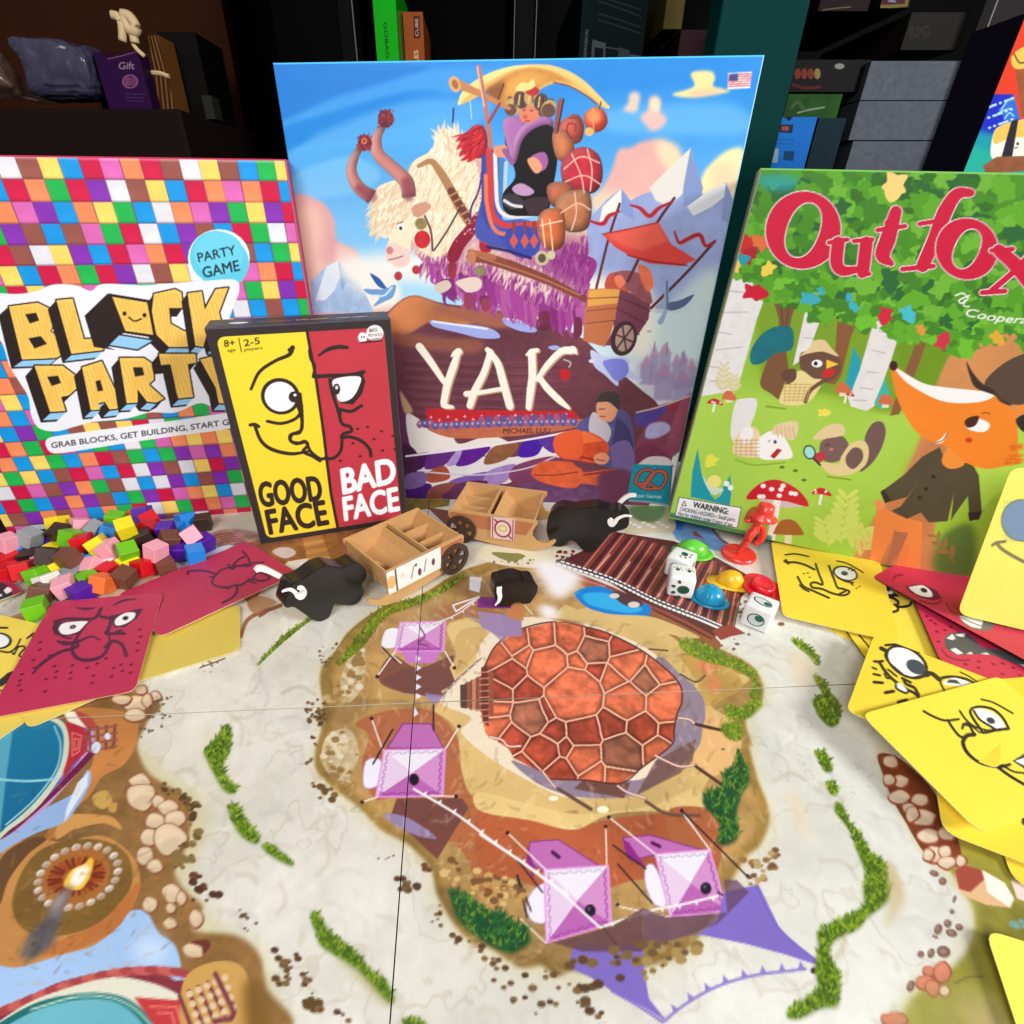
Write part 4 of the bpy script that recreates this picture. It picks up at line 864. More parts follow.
    for q in ("200,180 220,185 222,232 205,230", "305,200 325,200 325,250 300,260", "10,135 30,140 32,172 12,168"): c.blob(y4(q), (112, 40, 70))
    c.ell(*y3("676,160")[0], 6, 3.6, (170, 90, 120)); c.ell(*y3("733,172")[0], 6, 3.6, (170, 90, 120)); c.ell(*y4("206,228")[0], 6, 3.2, (100, 36, 60))
    # neck and head wool
    c.blob(y1("500,520 560,480 580,430 640,430 700,520 720,640 690,720 620,800 560,820 500,770 470,700 480,600"), cream_, n=.04)
    c.hair(y1("520,520 580,450 640,440 710,520 715,640 680,730 600,800 540,800 500,700 500,600"), 1000, 12, -110, furc, 1.5, 20)
    c.hair(y1("570,430 640,425 700,470 680,520 600,480"), 110, 13, 110, furc, 2.2, 40)
    c.blob(y1("375,640 400,595 450,575 500,590 505,650 500,720 495,790 480,840 450,855 430,835 415,800 425,760 400,750"), (244, 228, 200))
    c.hair(y1("375,640 400,590 460,575 500,600 500,680 470,700 430,740 395,745 370,700"), 520, 12, -125, furc, 1.5, 22)
    c.blob(y1("415,790 440,775 470,790 490,800 490,840 460,855 430,840 418,835"), (240, 206, 196)); c.ell(*y1("428,800")[0], 3.6, 4, (206, 130, 140)); c.line(y1("425,830 450,825 470,818"), 1, (130, 70, 80)); c.ell(*y1("463,727")[0], 3, 3.6, (244, 244, 246)); c.ell(*y1("463,729")[0], 1.6, 2, (50, 40, 60)); c.line(y1("452,715 470,708"), 1, (120, 80, 70))
    c.blob(y1("500,660 540,645 560,660 530,690 505,690"), (206, 150, 130))
    # horns with pompoms
    for pth, w in (("372,630 330,600 305,550 315,500 332,475", [15, 13, 11, 9, 6]), ("490,630 480,580 430,530 390,490 385,440 408,400", [14, 15, 14, 13, 11, 6])):
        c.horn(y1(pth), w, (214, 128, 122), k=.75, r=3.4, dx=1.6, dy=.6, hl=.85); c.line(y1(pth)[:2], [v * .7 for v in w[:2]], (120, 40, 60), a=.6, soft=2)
    for x, y, r_ in ((415, 378, 8), (348, 455, 7)):
        c.ell(*y1(f"{x},{y}")[0], r_, r_ * 1.15, (110, 30, 48), n=.3)
        c.hair(y1(f"{x-22},{y-26} {x+22},{y-26} {x+24},{y+26} {x-22},{y+26}"), 60, 3.4, 90, [(140, 40, 50), (90, 20, 40), (170, 60, 60)], 1.2, 180)
    c.ell(*y1("346,450")[0], 3, 3.2, (226, 116, 80)); c.ell(*y1("346,450")[0], 1.2, 1.3, (90, 20, 30))
    # yoke, straps, bells
    c.line(y1("520,530 560,515 590,550 620,600 650,660 680,710"), [4, 6, 8, 9, 9, 8], (176, 128, 84)); c.line(y1("625,610 690,715"), 8, (110, 60, 50))
    for k in range(5): c.line(y1(f"{622+k*12},{625+k*20} {645+k*12},{612+k*20}"), 2, (190, 130, 90), smooth=False)
    c.line(y1("655,660 610,740 570,800"), 1.6, (60, 36, 50)); c.line(y1("540,690 560,740 565,800"), 2, (110, 50, 60))
    for x, y, rx, ry, col in ((532, 765, 8, 9, (200, 40, 50)), (528, 715, 6, 6, (150, 130, 80)), (455, 882, 4, 4.5, (190, 60, 60)), (512, 862, 4, 4.5, (180, 50, 60)), (628, 860, 4.5, 10, (150, 50, 60)), (718, 865, 5, 5.5, (130, 130, 90))): c.ell(*y1(f"{x},{y}")[0], rx, ry, col, n=.15)
    c.line(y1("742,490 740,600 735,700 735,790"), [4, 9, 12, 13], (176, 26, 56)); c.line(y1("728,500 715,600 690,660 685,700"), 2, (70, 40, 120)); c.speck(y1("728,520 750,520 752,780 722,780 715,640"), 70, [(244, 214, 206), (60, 60, 150)], r=(.6, 1.3))
    c.line(y1("715,690 690,730 650,780 630,820"), [10, 12, 13, 13], (140, 24, 56)); c.speck(y1("715,520 755,520 745,640 700,740 640,800 625,800 690,680"), 50, [(240, 200, 190), (226, 110, 80)], r=(.6, 1.3))
    c.blob(y1("640,900 690,885 720,895 715,925 680,935 655,920"), (226, 206, 196)); c.blob(y1("575,910 610,895 625,915 600,935 575,930"), (214, 196, 180)); c.ell(*y1("680,965")[0], 5, 8, (150, 60, 90)); c.ell(*y1("735,975")[0], 5, 7, (150, 60, 90))
    # red tassel
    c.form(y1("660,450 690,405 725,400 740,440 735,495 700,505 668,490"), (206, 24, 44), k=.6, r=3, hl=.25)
    for q in ("690,430 655,440 640,452", "690,445 655,462 642,478", "695,465 660,485 650,500", "700,480 670,505 655,512", "705,490 685,510 675,516"): c.line(y1(q), [7, 4, .8], (196, 22, 40))
    c.hair(y1("660,430 720,400 735,440 725,480 680,490"), 80, 11, -140, [(220, 50, 60), (150, 10, 34), (190, 30, 50)], 2, 30)
    # saddle blanket
    c.blob(y1("740,470 800,520 800,640 790,700 850,700 900,720 900,800 780,790 740,780 700,740 730,600"), (70, 84, 170), n=.1)
    for q, w, col in (("745,480 750,580 755,680 800,720 900,715", 6, (206, 60, 60)), ("765,490 768,580 775,660 810,690 900,685", 4, (240, 226, 220)), ("785,500 785,600 790,660 830,680", 5, (60, 130, 190)), ("728,500 728,600 735,700 790,760", 4, (60, 70, 160)), ("735,560 740,660 770,740 850,745", 4, (226, 120, 90)), ("800,520 795,640", 4, (176, 206, 220))): c.line(y1(q), w, col)
    c.blob(y1("800,740 850,720 900,740 905,800 860,825 805,800"), (56, 72, 170)); 
    for x in (825, 860, 890): c.poly(y1(f"{x-14},770 {x},745 {x+14},770 {x},795"), (206, 90, 80)); c.line(y1(f"{x},710 {x},740"), 3, (140, 60, 50))
    c.line(y1("740,790 800,800 880,825"), 3, (40, 36, 100))
    zc_ = Z(460, 60, 6.4)
    c.poly(cat(zc_("-10,285 20,215 90,150 200,90 320,45 440,28 560,40 680,80 780,145 860,215 950,300 905,295 840,240 760,190 680,155 620,145 560,160 510,190 470,250 300,300 240,255 180,190 110,235"), True), (228, 184, 104))
    c.blob(zc_("170,190 230,140 330,80 440,48 560,62 660,110 720,150 640,130 570,140 500,185 460,260 400,290 300,300 240,260"), (198, 134, 62), soft=1, n=.1); c.blob(zc_("320,120 440,70 540,90 560,130 480,170 420,230 330,260 290,210"), (236, 178, 90), soft=4, a=.7); c.blob(zc_("165,190 280,140 240,255 200,230"), (130, 74, 46), soft=1.5, a=.8)
    c.line(zc_("-5,275 30,215 110,150 210,95 330,50 450,32"), [3, 7, 8, 7, 4, 2], (246, 222, 144)); c.line(zc_("450,32 570,44 690,86 790,150 870,225 950,300"), [2, 5, 6, 6, 5, 3], (240, 204, 122)); c.line(zc_("280,150 240,260"), 1.6, (90, 50, 40)); c.line(zc_("600,140 700,165 800,220 880,280"), 1.4, (120, 60, 70))
    # rider: black robe, mauve collar, plumed striped hat
    c.blob(y1("800,400 840,380 930,385 955,420 965,500 950,600 930,680 860,690 800,680 790,620 830,560 800,470"), (14, 10, 16)); c.form(y1("790,390 830,370 870,400 850,450 830,520 810,490"), (176, 110, 176)); c.horn(y1("828,520 835,460 860,415 900,390 935,385 948,400"), [2, 7, 9, 9, 8, 4], (176, 104, 176), k=.5, r=2, hl=.5)
    c.blob(y1("880,500 920,485 935,510 925,540 895,550 885,530"), (164, 96, 160)); c.blob(y1("868,510 895,503 915,530 905,552 888,548"), (232, 160, 120)); c.blob(y1("760,470 800,465 800,500 770,498"), (226, 150, 116)); c.line(y1("795,480 820,520"), 5, (150, 90, 150))
    c.blob(y1("845,350 870,335 900,345 905,375 870,392 845,380"), (226, 130, 100)); c.ell(*y1("862,372")[0], 2.4, 2, (206, 80, 70)); c.line(y1("855,352 862,350"), 1, (60, 30, 30)); c.line(y1("878,352 886,352"), 1, (60, 30, 30)); c.line(y1("862,385 876,386"), 1.2, (150, 40, 40))
    for q, col in (("800,330 812,305 832,330 840,360 815,365 803,352", (120, 84, 70)), ("905,350 925,320 950,315 955,340 940,365 910,370", (110, 76, 70))): c.form(y1(q), col, k=.6, r=3)
    for k, (x, y) in enumerate(((822, 340), (848, 318), (880, 310), (912, 325), (936, 345))):
        c.ell(*y1(f"{x},{y}")[0], 7, 9, (88, 66, 60) if k % 2 else (196, 160, 100), rot=(k - 2) * 16)
        c.line(y1(f"{x-8},{y+16} {x-4},{y-16}"), 1.4, (226, 196, 130)); c.line(y1(f"{x+6},{y+16} {x+6},{y-16}"), 1.2, (60, 36, 44))
    c.ell(*y1("885,290")[0], 7, 4.6, (186, 44, 44)); c.blob(y1("830,285 850,262 870,265 885,250 892,275 860,290"), (246, 220, 140)); c.ell(*y1("815,350")[0], 6, 6, (110, 70, 60)); c.ell(*y1("936,352")[0], 7, 7, (104, 70, 60))
    c.blob(y1("820,600 850,585 890,610 870,625 835,620"), (190, 150, 190)); c.blob(y1("790,625 830,620 860,650 820,670 790,650"), (60, 50, 60)); c.line(y1("795,640 820,655 850,660"), 3, (220, 220, 226)); c.blob(y1("860,640 930,630 930,670 880,690"), (60, 40, 50))
    # luggage
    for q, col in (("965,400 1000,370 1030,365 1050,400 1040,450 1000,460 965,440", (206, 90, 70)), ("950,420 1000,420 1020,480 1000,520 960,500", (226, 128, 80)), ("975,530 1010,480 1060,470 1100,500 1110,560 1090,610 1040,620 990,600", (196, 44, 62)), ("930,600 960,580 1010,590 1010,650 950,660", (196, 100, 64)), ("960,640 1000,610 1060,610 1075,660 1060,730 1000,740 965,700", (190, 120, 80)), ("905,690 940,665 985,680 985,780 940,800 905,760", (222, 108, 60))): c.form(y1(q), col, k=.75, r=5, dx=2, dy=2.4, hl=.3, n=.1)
    c.line(y1("1005,375 1035,380 1040,420 1010,440 995,420 1000,395 1022,398 1022,418"), 1.5, (150, 40, 50)); 
    for q in ("985,540 1040,500 1100,520", "990,580 1050,560 1105,590", "1010,490 1040,560 1050,615", "1060,475 1075,540 1070,610", "975,680 1030,650 1070,670", "1020,615 1025,680 1010,735"): c.line(y1(q), 1.3, (240, 190, 170))
    for q in ("915,700 925,790", "940,700 950,800", "910,720 980,705"): c.line(y1(q), 1.3, (244, 214, 180), smooth=False)
    c.ell(*y1("915,825")[0], 7, 7.5, (196, 186, 150)); c.ell(*y1("915,825")[0], 4, 4.5, (90, 80, 60)); c.ell(*y1("945,815")[0], 4, 4.5, (206, 196, 160)); c.blob(y1("1085,330 1110,370 1085,400"), (90, 30, 50)) if False else None
    c.line(y1("975,320 965,380 960,420"), 5, (150, 80, 70)); c.line(y1("985,315 965,420"), 1.6, (60, 30, 50))
    # canopy, poles, lantern
    c.line(y1("635,262 720,300 810,345"), [10, 6, 4], (196, 130, 84)); c.ell(*y1("636,268")[0], 5.6, 8.4, (226, 170, 110), rot=-20); c.ell(*y1("637,268")[0], 3, 5, (170, 100, 60), rot=-20); c.line(y1("712,212 735,340 752,470"), 4.4, (190, 116, 100)); c.line(y1("708,212 730,340"), 1.2, (240, 200, 180)); c.line(y1("780,330 745,390"), 3, (150, 70, 70)); c.line(y1("685,320 690,380"), .8, (220, 226, 230)); c.line(y1("632,345 630,390"), 1.8, (40, 50, 110))
    c.form(y2("228,375 245,350 275,340 300,360 305,395 280,420 245,415"), (220, 64, 48), k=.6, r=4, dx=1.6, dy=1.6, hl=.5); c.blob(y2("240,365 270,345 285,380 255,395"), (240, 150, 90), soft=2); c.line(y2("258,345 262,420"), 1, (240, 170, 110)); c.ell(*y2("247,420")[0], 4.4, 4.4, (232, 180, 110)); c.line(y2("285,325 280,345"), 1.4, (90, 60, 40))
    # drag poles, cart behind
    c.line(y1("690,820 780,835 900,885 1020,945"), [11, 9, 6, 4], (140, 74, 54)); c.line(y1("685,805 760,822"), 6, (176, 106, 74)); c.ell(*y1("690,822")[0], 4.5, 7, (190, 126, 90)); c.line(y2("-10,835 120,890 240,960 340,1040"), 4, (130, 66, 56)); c.line(y4("0,10 180,70 320,130 430,215"), 4.2, (130, 66, 56)); c.line(y4("0,4 180,64 320,124"), 1.2, (190, 126, 96))
    c.ell(*y4("460,262")[0], 13, 18, (60, 34, 44), rot=15); c.ell(*y4("463,262")[0], 9.5, 14.5, (150, 120, 110), rot=15)
    for k in range(6):
        a_ = k / 6 * math.pi * 2; x, y = y4("462,262")[0]; c.line([(x, y), (x + 11 * math.cos(a_), y + 15 * math.sin(a_))], 2, (84, 44, 50), smooth=False)
    c.poly(y4("345,105 450,100 445,150 420,245 400,290 330,270 335,190"), (192, 112, 74)); c.poly(y4("348,108 448,102 440,150 345,160"), (226, 164, 80)); c.poly(y4("450,100 545,150 540,200 480,290 400,285 425,240"), (122, 62, 84))
    for q in ("343,135 446,130", "340,175 435,165", "338,215 425,205"): c.line(y4(q), 1, (130, 70, 50), smooth=False)
    for q in ("446,130 545,175", "436,165 530,215", "425,205 510,250"): c.line(y4(q), 1, (80, 34, 56), smooth=False)
    c.ell(*y4("460,262")[0], 12.5, 17.5, (66, 38, 46), rot=15); c.ell(*y4("463,262")[0], 9, 13.5, (176, 150, 140), rot=15)
    for k in range(6):
        a_ = k / 6 * math.pi * 2 + .3; x, y = y4("462,262")[0]; c.line([(x, y), (x + 10 * math.cos(a_), y + 14.5 * math.sin(a_))], 1.8, (84, 44, 50), smooth=False)
    for q, col in (("400,100 410,60 440,50 470,60 480,110 440,105", (196, 84, 66)), ("430,60 470,45 520,60 540,100 550,150 500,130", (150, 84, 96)), ("505,30 540,40 555,90 530,110", (232, 116, 80)), ("430,70 450,60 465,85 445,100", (240, 130, 90))): c.blob(y4(q), col, n=.1)
    c.line(y2("345,650 310,760 270,920"), 2.6, (96, 40, 50)); c.line(y2("520,632 460,720 370,900"), 2.8, (96, 40, 50)); c.line(y2("650,770 560,870 445,985"), 2.8, (96, 40, 50))
    c.poly(y2("288,748 380,730 468,710 510,780 590,830 540,850 440,842 380,820 330,790"), (214, 66, 60)); c.poly(y2("300,750 468,712 500,770 420,800 360,790"), (236, 104, 84), a=.8, soft=2); c.line(y2("370,815 450,835 560,848"), 1.6, (150, 30, 40)); c.line(y2("288,748 380,730 468,710"), 1, (150, 30, 40))
    for q in ("345,675 310,690 290,715 245,705", "510,645 470,665 440,690 410,665 380,655", "650,770 620,785 600,750 560,765 535,775 520,740"): c.line(y2(q), [2, 4.5, 4.5, 2], (196, 50, 60)); c.line(y2(q), 1, (130, 20, 40))
    # birds
    c.blob(y3("345,105 380,105 410,100 365,55 395,70 420,100 435,92 448,95 438,130 410,145 375,160 395,130 360,120"), (110, 160, 214)); c.blob(y3("365,55 395,72 415,102 390,95"), (50, 90, 160)); c.line(y3("380,125 410,125 435,100"), 2, (210, 230, 244)); 
    c.blob(y4("600,75 605,130 600,170 585,215 568,210 590,170 560,165 585,140"), (150, 170, 200)); c.blob(y4("600,150 640,140 685,122 660,155 625,172 600,170"), (84, 100, 140)); c.line(y4("598,80 600,160"), 2, (90, 110, 150)); c.ell(*y4("542,240")[0], 2.6, 1.4, (190, 190, 190))
    # publisher patch
    c.blob(Z(600, 420, 6.4)("240,285 300,240 360,230 430,240 470,280 460,300 240,300"), (222, 210, 214)); z9_ = Z(600, 420, 6.4)
    c.poly(z9_("212,280 462,290 440,545 180,515 180,460"), (24, 150, 172)); c.line(z9_("440,545 462,290"), 1.5, (90, 90, 100)); c.line(z9_("190,515 300,522 440,545"), 2, (150, 170, 190))
    for w, col in ((3.6, (50, 30, 40)), (2.3, (206, 96, 76))):
        c.line(z9_("225,400 250,340 300,315 345,335 320,380 270,430"), w, col); c.line(z9_("245,415 300,400 340,420 380,440 420,390 415,345 380,325 340,340 310,370 290,420"), w, col); c.line(z9_("235,395 270,430 320,440 380,435"), w, col); c.line(z9_("370,320 420,335 425,380"), w, col)
    c.text("Pretzel Games", z9_("186,490")[0], z9_("392,500")[0], 3.4, (228, 240, 244), bold=.02)
    return c

TILE = {'W': (226, 226, 234), 'R': (150, 84, 74), 'Y': (250, 214, 104), 'B': (18, 150, 226), 'C': (206, 22, 70), 'P': (218, 104, 180), 'O': (244, 140, 92), 'G': (30, 180, 80), 'V': (132, 48, 176)}
def bp_art():
    c = Canvas(bp_pl, 0.0005, (120, 60, 90), 21)
    rows = ["YGBRYWRCOPCBYRW", "BCOPOCBYRWVCGOCBY", "CVYGVPOWBGYOBVPO", "PWGCBRVBWCGPRBRV", "YGBRCPVCOPCBVYWRC", "BCOPYBWYRWVCGOCBY", "CVYGPRBRYGBWPOBYC"]
    R = c.rng; pal = 'WRYBCPOGV'
    # tile pitch in metres from the right edge / top edge
    W, Hh = bp_pl.W, bp_pl.H
    v = bp_pl.px([(100, y) for y in (179, 200, 221.5, 242.5, 264, 284)])[:, 1]; pv = -np.mean(np.diff(v)); v0 = v[0]
    u = bp_pl.px([(x, 190) for x in (20, 41, 61, 84, 103, 124, 145, 165, 184, 203, 221, 240, 260, 277)])[:, 0]
    pu = np.mean(np.diff(bp_pl.px([(x, 190) for x in (28, 280)])[:, 0])) / 13.0; ur = bp_pl.px([(279, 190)])[0, 0]
    c.loc = True
    prev = None
    for j in range(-1, 30):
        top = v0 - pv * (j - 0) ; row = []
        for i in range(-1, 40):
            if 0 <= j + 1 < 1: pass
            k = j + 1
            if k < len(rows) and i < len(rows[k]) - 0 and i >= 0: ch = rows[k][i]
            else: 
                ch = R.choice(pal)
                while row and ch == row[-1] or (prev and i + 1 < len(prev) and prev[i + 1] == ch): ch = R.choice(pal)
            row.append(ch)
            x1 = ur + pu - pu * i; x0 = x1 - pu; t = top + pv * 0; b = t - pv
            jx = R.uniform(-.0002, .0002); col = TILE[ch]
            g0 = .0002
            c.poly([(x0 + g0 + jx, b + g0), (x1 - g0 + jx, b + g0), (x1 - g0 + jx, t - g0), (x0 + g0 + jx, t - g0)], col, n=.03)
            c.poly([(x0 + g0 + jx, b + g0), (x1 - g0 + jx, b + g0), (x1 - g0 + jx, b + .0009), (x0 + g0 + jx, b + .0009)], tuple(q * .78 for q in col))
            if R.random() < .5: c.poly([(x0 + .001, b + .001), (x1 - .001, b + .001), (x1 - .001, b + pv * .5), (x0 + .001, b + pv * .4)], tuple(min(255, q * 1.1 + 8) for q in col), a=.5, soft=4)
        prev = row
    c.loc = False
    z, zt = Z(0, 256), Z(0, 0)
    c.poly(np.vstack([zt("-40,497 920,512 918,520 -40,505")]), (250, 220, 230), a=.35)
    # badge
    c.ell(*zt("700,825")[0], 31, 29, (236, 246, 252)); c.ell(*zt("690,820")[0], 26, 26, (96, 204, 232)); c.ell(*zt("712,840")[0], 26.5, 26, (96, 204, 232)); c.ell(*zt("700,810")[0], 25, 22, (110, 210, 236))
    ink = (22, 44, 58)
    c.text("PARTY", zt("636,838")[0], zt("756,812")[0], 9, ink, bold=.02); c.text("GAME", zt("652,888")[0], zt("768,864")[0], 10.5, ink, bold=.025)
    # white puffy backing of the title
    wb = "-60,130 60,120 120,110 170,90 240,92 290,110 330,88 460,92 560,85 660,78 750,75 765,110 740,180 720,260 720,330 740,470 700,490 640,470 560,500 480,500 400,520 300,530 240,545 180,560 125,550 100,510 90,450 60,400 30,350 0,270 -60,260"
    c.blob(z(wb), (238, 240, 250))
    blk, wood, blue = (42, 32, 30), (248, 204, 100), (150, 206, 246)
    def slab(front, dx, dy, hole=None, under=True):
        f = z(front); d = np.array([dx, dy]) / 3.2
        n_ = len(f); pcs = []
        for i in range(n_):
            a_, b_ = f[i], f[(i + 1) % n_]; pcs.append(np.array([a_, b_, b_ + d, a_ + d]))
        pcs = [p if area(p) > 0 else p[::-1] for p in pcs]
        g = f if area(f) > 0 else f[::-1]
        c.paint(pcs + [g, g + d] , blk); c.line(np.vstack([f, f[:1]]) , 3.0, blk, smooth=False)
        for i in range(n_):   # blue undersides of edges that face down
            a_, b_ = f[i] + d, f[(i + 1) % n_] + d; a0, b0 = f[i], f[(i + 1) % n_]
            e = b0 - a0
            if abs(e[1]) < abs(e[0]) * .35 and abs(e[0]) > 5 and a0[1] > f[:, 1].min() + .72 * (f[:, 1].max() - f[:, 1].min()) and ((area(f) > 0 and e[0] < 0) or (area(f) < 0 and e[0] > 0)):
                q = np.array([a0 + [0, 1.5], b0 + [0, 1.5], b_ * .8 + b0 * .2, a_ * .8 + a0 * .2]); c.poly(q, blue)
        c.poly(f, wood)
        hatch(f)
        for hh in (hole or []):
            h_ = z(hh); c.poly(h_, blk)
    def hatch(f):
        mn, mx = f.min(0), f.max(0)
        for k in range(int((mx[0] - mn[0] + mx[1] - mn[1]) / 3.2)):
            x = mn[0] - 10 + k * 3.2
            pts = np.array([[x + t * 12 + 1.2 * math.sin(t * 6 + k), mn[1] - 2 + t * (mx[1] - mn[1] + 4)] for t in np.linspace(0, 1, 10)])
            ins = inpoly(pts, f)
            for i in range(9):
                if ins[i] and ins[i + 1]: c.line(pts[i:i + 2], .9, (232, 178, 76), smooth=False)
    back = [(-46, 34)]
    slab("28,160 120,148 155,165 172,215 160,240 195,262 205,310 180,325 70,330 60,290", -34, 30, ["80,185 115,180 125,205 95,215", "90,262 130,255 150,280 110,295"])
    slab("180,140 232,135 268,265 330,262 330,300 228,312", -28, 30)
    slab("492,120 560,105 580,115 585,165 540,165 545,215 590,240 615,235 622,290 540,290 500,250 485,180", -20, 28)
    c.poly(z("270,190 345,118 400,240 345,290 370,300 300,290"), blk)
    c.poly(z("345,118 480,140 500,262 400,245"), blk); f = z("352,124 474,144 495,256 398,242"); c.poly(f, wood); hatch(f); c.line(np.vstack([f, f[:1]]), 2.6, blk, smooth=False)
    c.poly(z("345,285 380,250 495,268 440,300"), blue); c.line(z("345,285 380,250 495,268 440,300"), 1.6, blk, smooth=False, closed=True)
    c.ell(*z("398,183")[0], 2, 2.2, blk); c.ell(*z("462,188")[0], 2, 2.2, blk); c.line(z("412,195 430,207 452,200"), 1.6, blk)
    slab("600,118 645,112 655,170 690,105 730,100 700,180 735,300 680,290 665,235 650,290 625,285", -20, 26)
    slab("110,350 200,350 240,380 248,420 220,445 195,450 210,495 160,498", -30, 34, ["150,385 185,382 195,405 165,415"])
    slab("262,355 325,335 395,485 350,490 335,465 315,470 320,490 290,492", -26, 30, ["305,400 320,395 330,430 312,432"])
    slab("382,325 460,325 490,345 492,395 475,410 525,455 500,468 470,465 440,425 440,468 405,470", -26, 30, ["425,355 455,355 462,380 432,385"])
    slab("508,312 625,312 628,340 600,345 618,450 570,455 545,345 515,348", -24, 30)
    slab("640,330 680,320 690,350 740,400 740,470 700,470 690,420", -22, 28)
    # slogan strip
    c.poly(cat(z("150,585 200,572 400,545 560,525 760,500 760,545 560,575 400,598 230,625 170,630 148,610"), True, 4), (240, 242, 250))
    c.text("GRAB BLOCKS, GET BUILDING, START GUESSING", z("165,614")[0], z("855,523")[0], 5.4, (30, 26, 36), bold=.022)
    return c

def gf_art():
    c = Canvas(gf_pl, 0.0004, (52, 44, 46), 31)
    z, y, z7 = Z(0, 256), Z(256, 256), Z(180, 440, 6.4)
    yel, red, blk, dk = (248, 214, 54), (190, 56, 70), (50, 38, 34), (50, 40, 44)
    c.loc = True; W, Hh = gf_pl.W, gf_pl.H
    def rr(x0, y0, x1, y1, r):
        o = []
        for cx, cy, a0 in ((x1 - r, y0 + r, -90), (x1 - r, y1 - r, 0), (x0 + r, y1 - r, 90), (x0 + r, y0 + r, 180)):
            for k in range(7): a_ = math.radians(a0 + k * 15); o.append((cx + r * math.cos(a_), cy + r * math.sin(a_)))
        return o
    m = .0045; 
    c.poly(rr(m, m, W - m, Hh - m, .005), yel)
    c.loc = False
    # the red half, right of the wandering face line
    line = np.vstack([y("160,222 172,290 180,330 190,380 200,450 210,520 218,580 226,650 240,760 262,872")])
    edge = gf_pl.px(line); 
    c.loc = True
    pts = [tuple(p) for p in edge]
    pts[0] = (pts[0][0], Hh - m); pts[-1] = (pts[-1][0], m)
    c.paint([np.array(pts + [(W - m - .004, m), (W - m - .001, m + .002), (W - m, m + .005), (W - m, Hh - m - .005), (W - m - .001, Hh - m - .002), (W - m - .004, Hh - m)])], red, n1=.03)
    c.loc = False
    c.line(line, 3.0, blk, smooth=False)
    c.line(y("170,300 175,330 188,350 182,385"), 2.6, blk)
    # yellow face
    c.line(z("936,292 925,315 880,335 830,370 803,425"), [5, 4, 3.4, 3.4, 3], blk); c.line(z("925,300 938,292"), 3.6, blk)
    c.ell(*z("897,448")[0], 19.8, 18.2, blk, rot=20); c.ell(*z("897,449")[0], 16, 14.8, (246, 244, 246), rot=20); c.ell(*z("940,450")[0], 5.2, 5.6, blk); c.ell(*z("944,444")[0], 1.6, 1.4, (246, 244, 246))
    c.line(z("855,528 900,535 945,520 965,495"), 3.2, blk); c.line(z("960,440 966,500 962,560 935,570 930,590 950,600 975,592 985,605 970,625 1000,640 1024,655"), 3.2, blk)
    c.line(y("145,470 148,540 140,560 110,572 112,592 140,598 160,596 175,625 205,648 225,645"), 3.2, blk); c.poly(z("940,460 965,450 962,530 955,500"), blk)
    c.line(z("800,540 815,538 828,545"), 3.4, blk); c.line(z("815,542 835,590 870,618 930,632 985,625"), [3.4, 3.6, 3.8, 3.6, 2.6], blk)
    # red face
    c.line(y("200,318 230,298 265,290 292,292"), [2, 4, 4.4, 3.6], blk); c.line(y("185,385 240,382 300,380 345,370"), 4, blk); c.poly(y("240,380 340,370 350,400 340,440 310,475 270,470 250,440"), blk)
    c.blob(y("248,395 330,385 328,420 305,455 270,465 256,440"), (246, 244, 246)); c.ell(*y("258,425")[0], 3.6, 5.6, blk); c.ell(*y("258,420")[0], 1.4, 1.8, (246, 244, 246))
    c.line(y("268,490 305,496 338,478"), 3.4, blk); c.line(y("236,395 245,440 262,490 275,535 300,545 305,560 280,568 275,580 300,578 335,590 362,615 368,640"), 3.4, blk); c.line(y("275,575 272,620 250,645 220,648"), 3.2, blk); c.poly(y("256,470 275,500 270,530 258,500"), blk)
    for x, yy in ((325, 552), (357, 547), (402, 560), (438, 575), (378, 585), (405, 622), (445, 618), (333, 640), (270, 655), (310, 598)): c.ell(*y(f"{x},{yy}")[0], 1.8, 1.3, (90, 30, 36))
    # titles
    c.text("GOOD", z7("520,425")[0], z7("912,380")[0], 23.5, blk, bold=.055, up=(-.15, -1)); c.text("FACE", z7("575,600")[0], z7("950,535")[0], 23.5, blk, bold=.055, up=(-.2, -1))
    wh = (246, 246, 250)
    c.text("BAD", y("280,760")[0], y("447,722")[0], 24, wh, bold=.06, up=(-.1, -1)); c.text("FACE", y("285,845")[0], y("458,812")[0], 22.5, wh, bold=.055, up=(-.1, -1))
    c.text("8+", z("718,290")[0], z("752,286")[0], 6.5, blk, bold=.03); c.text("age", z("728,306")[0], z("755,303")[0], 3.0, blk, bold=.01); c.line(z("764,262 772,306"), 1, blk, smooth=False)
    c.text("2-5", z("782,288")[0], z("832,280")[0], 6.5, blk, bold=.03); c.text("players", z("782,303")[0], z("840,297")[0], 3.0, blk, bold=.01)
    c.ell(*y("380,246")[0], 8.6, 8.2, (246, 240, 240)); c.ell(*y("341,260")[0], 4.6, 5.2, (246, 240, 240)); c.line(y("336,276 400,270"), 1.6, (60, 30, 34)); c.text("BIG", y("363,243")[0], y("388,240")[0], 3.4, (70, 30, 36), bold=.03); c.text("POTATO", y("360,258")[0], y("404,255")[0], 2.8, (70, 30, 36), bold=.02); c.text("GAMES", y("364,271")[0], y("400,268")[0], 2.4, (70, 30, 36), bold=.02); c.ell(*y("338,258")[0], .8, 1, (70, 30, 36)); c.ell(*y("346,258")[0], .8, 1, (70, 30, 36))
    return c

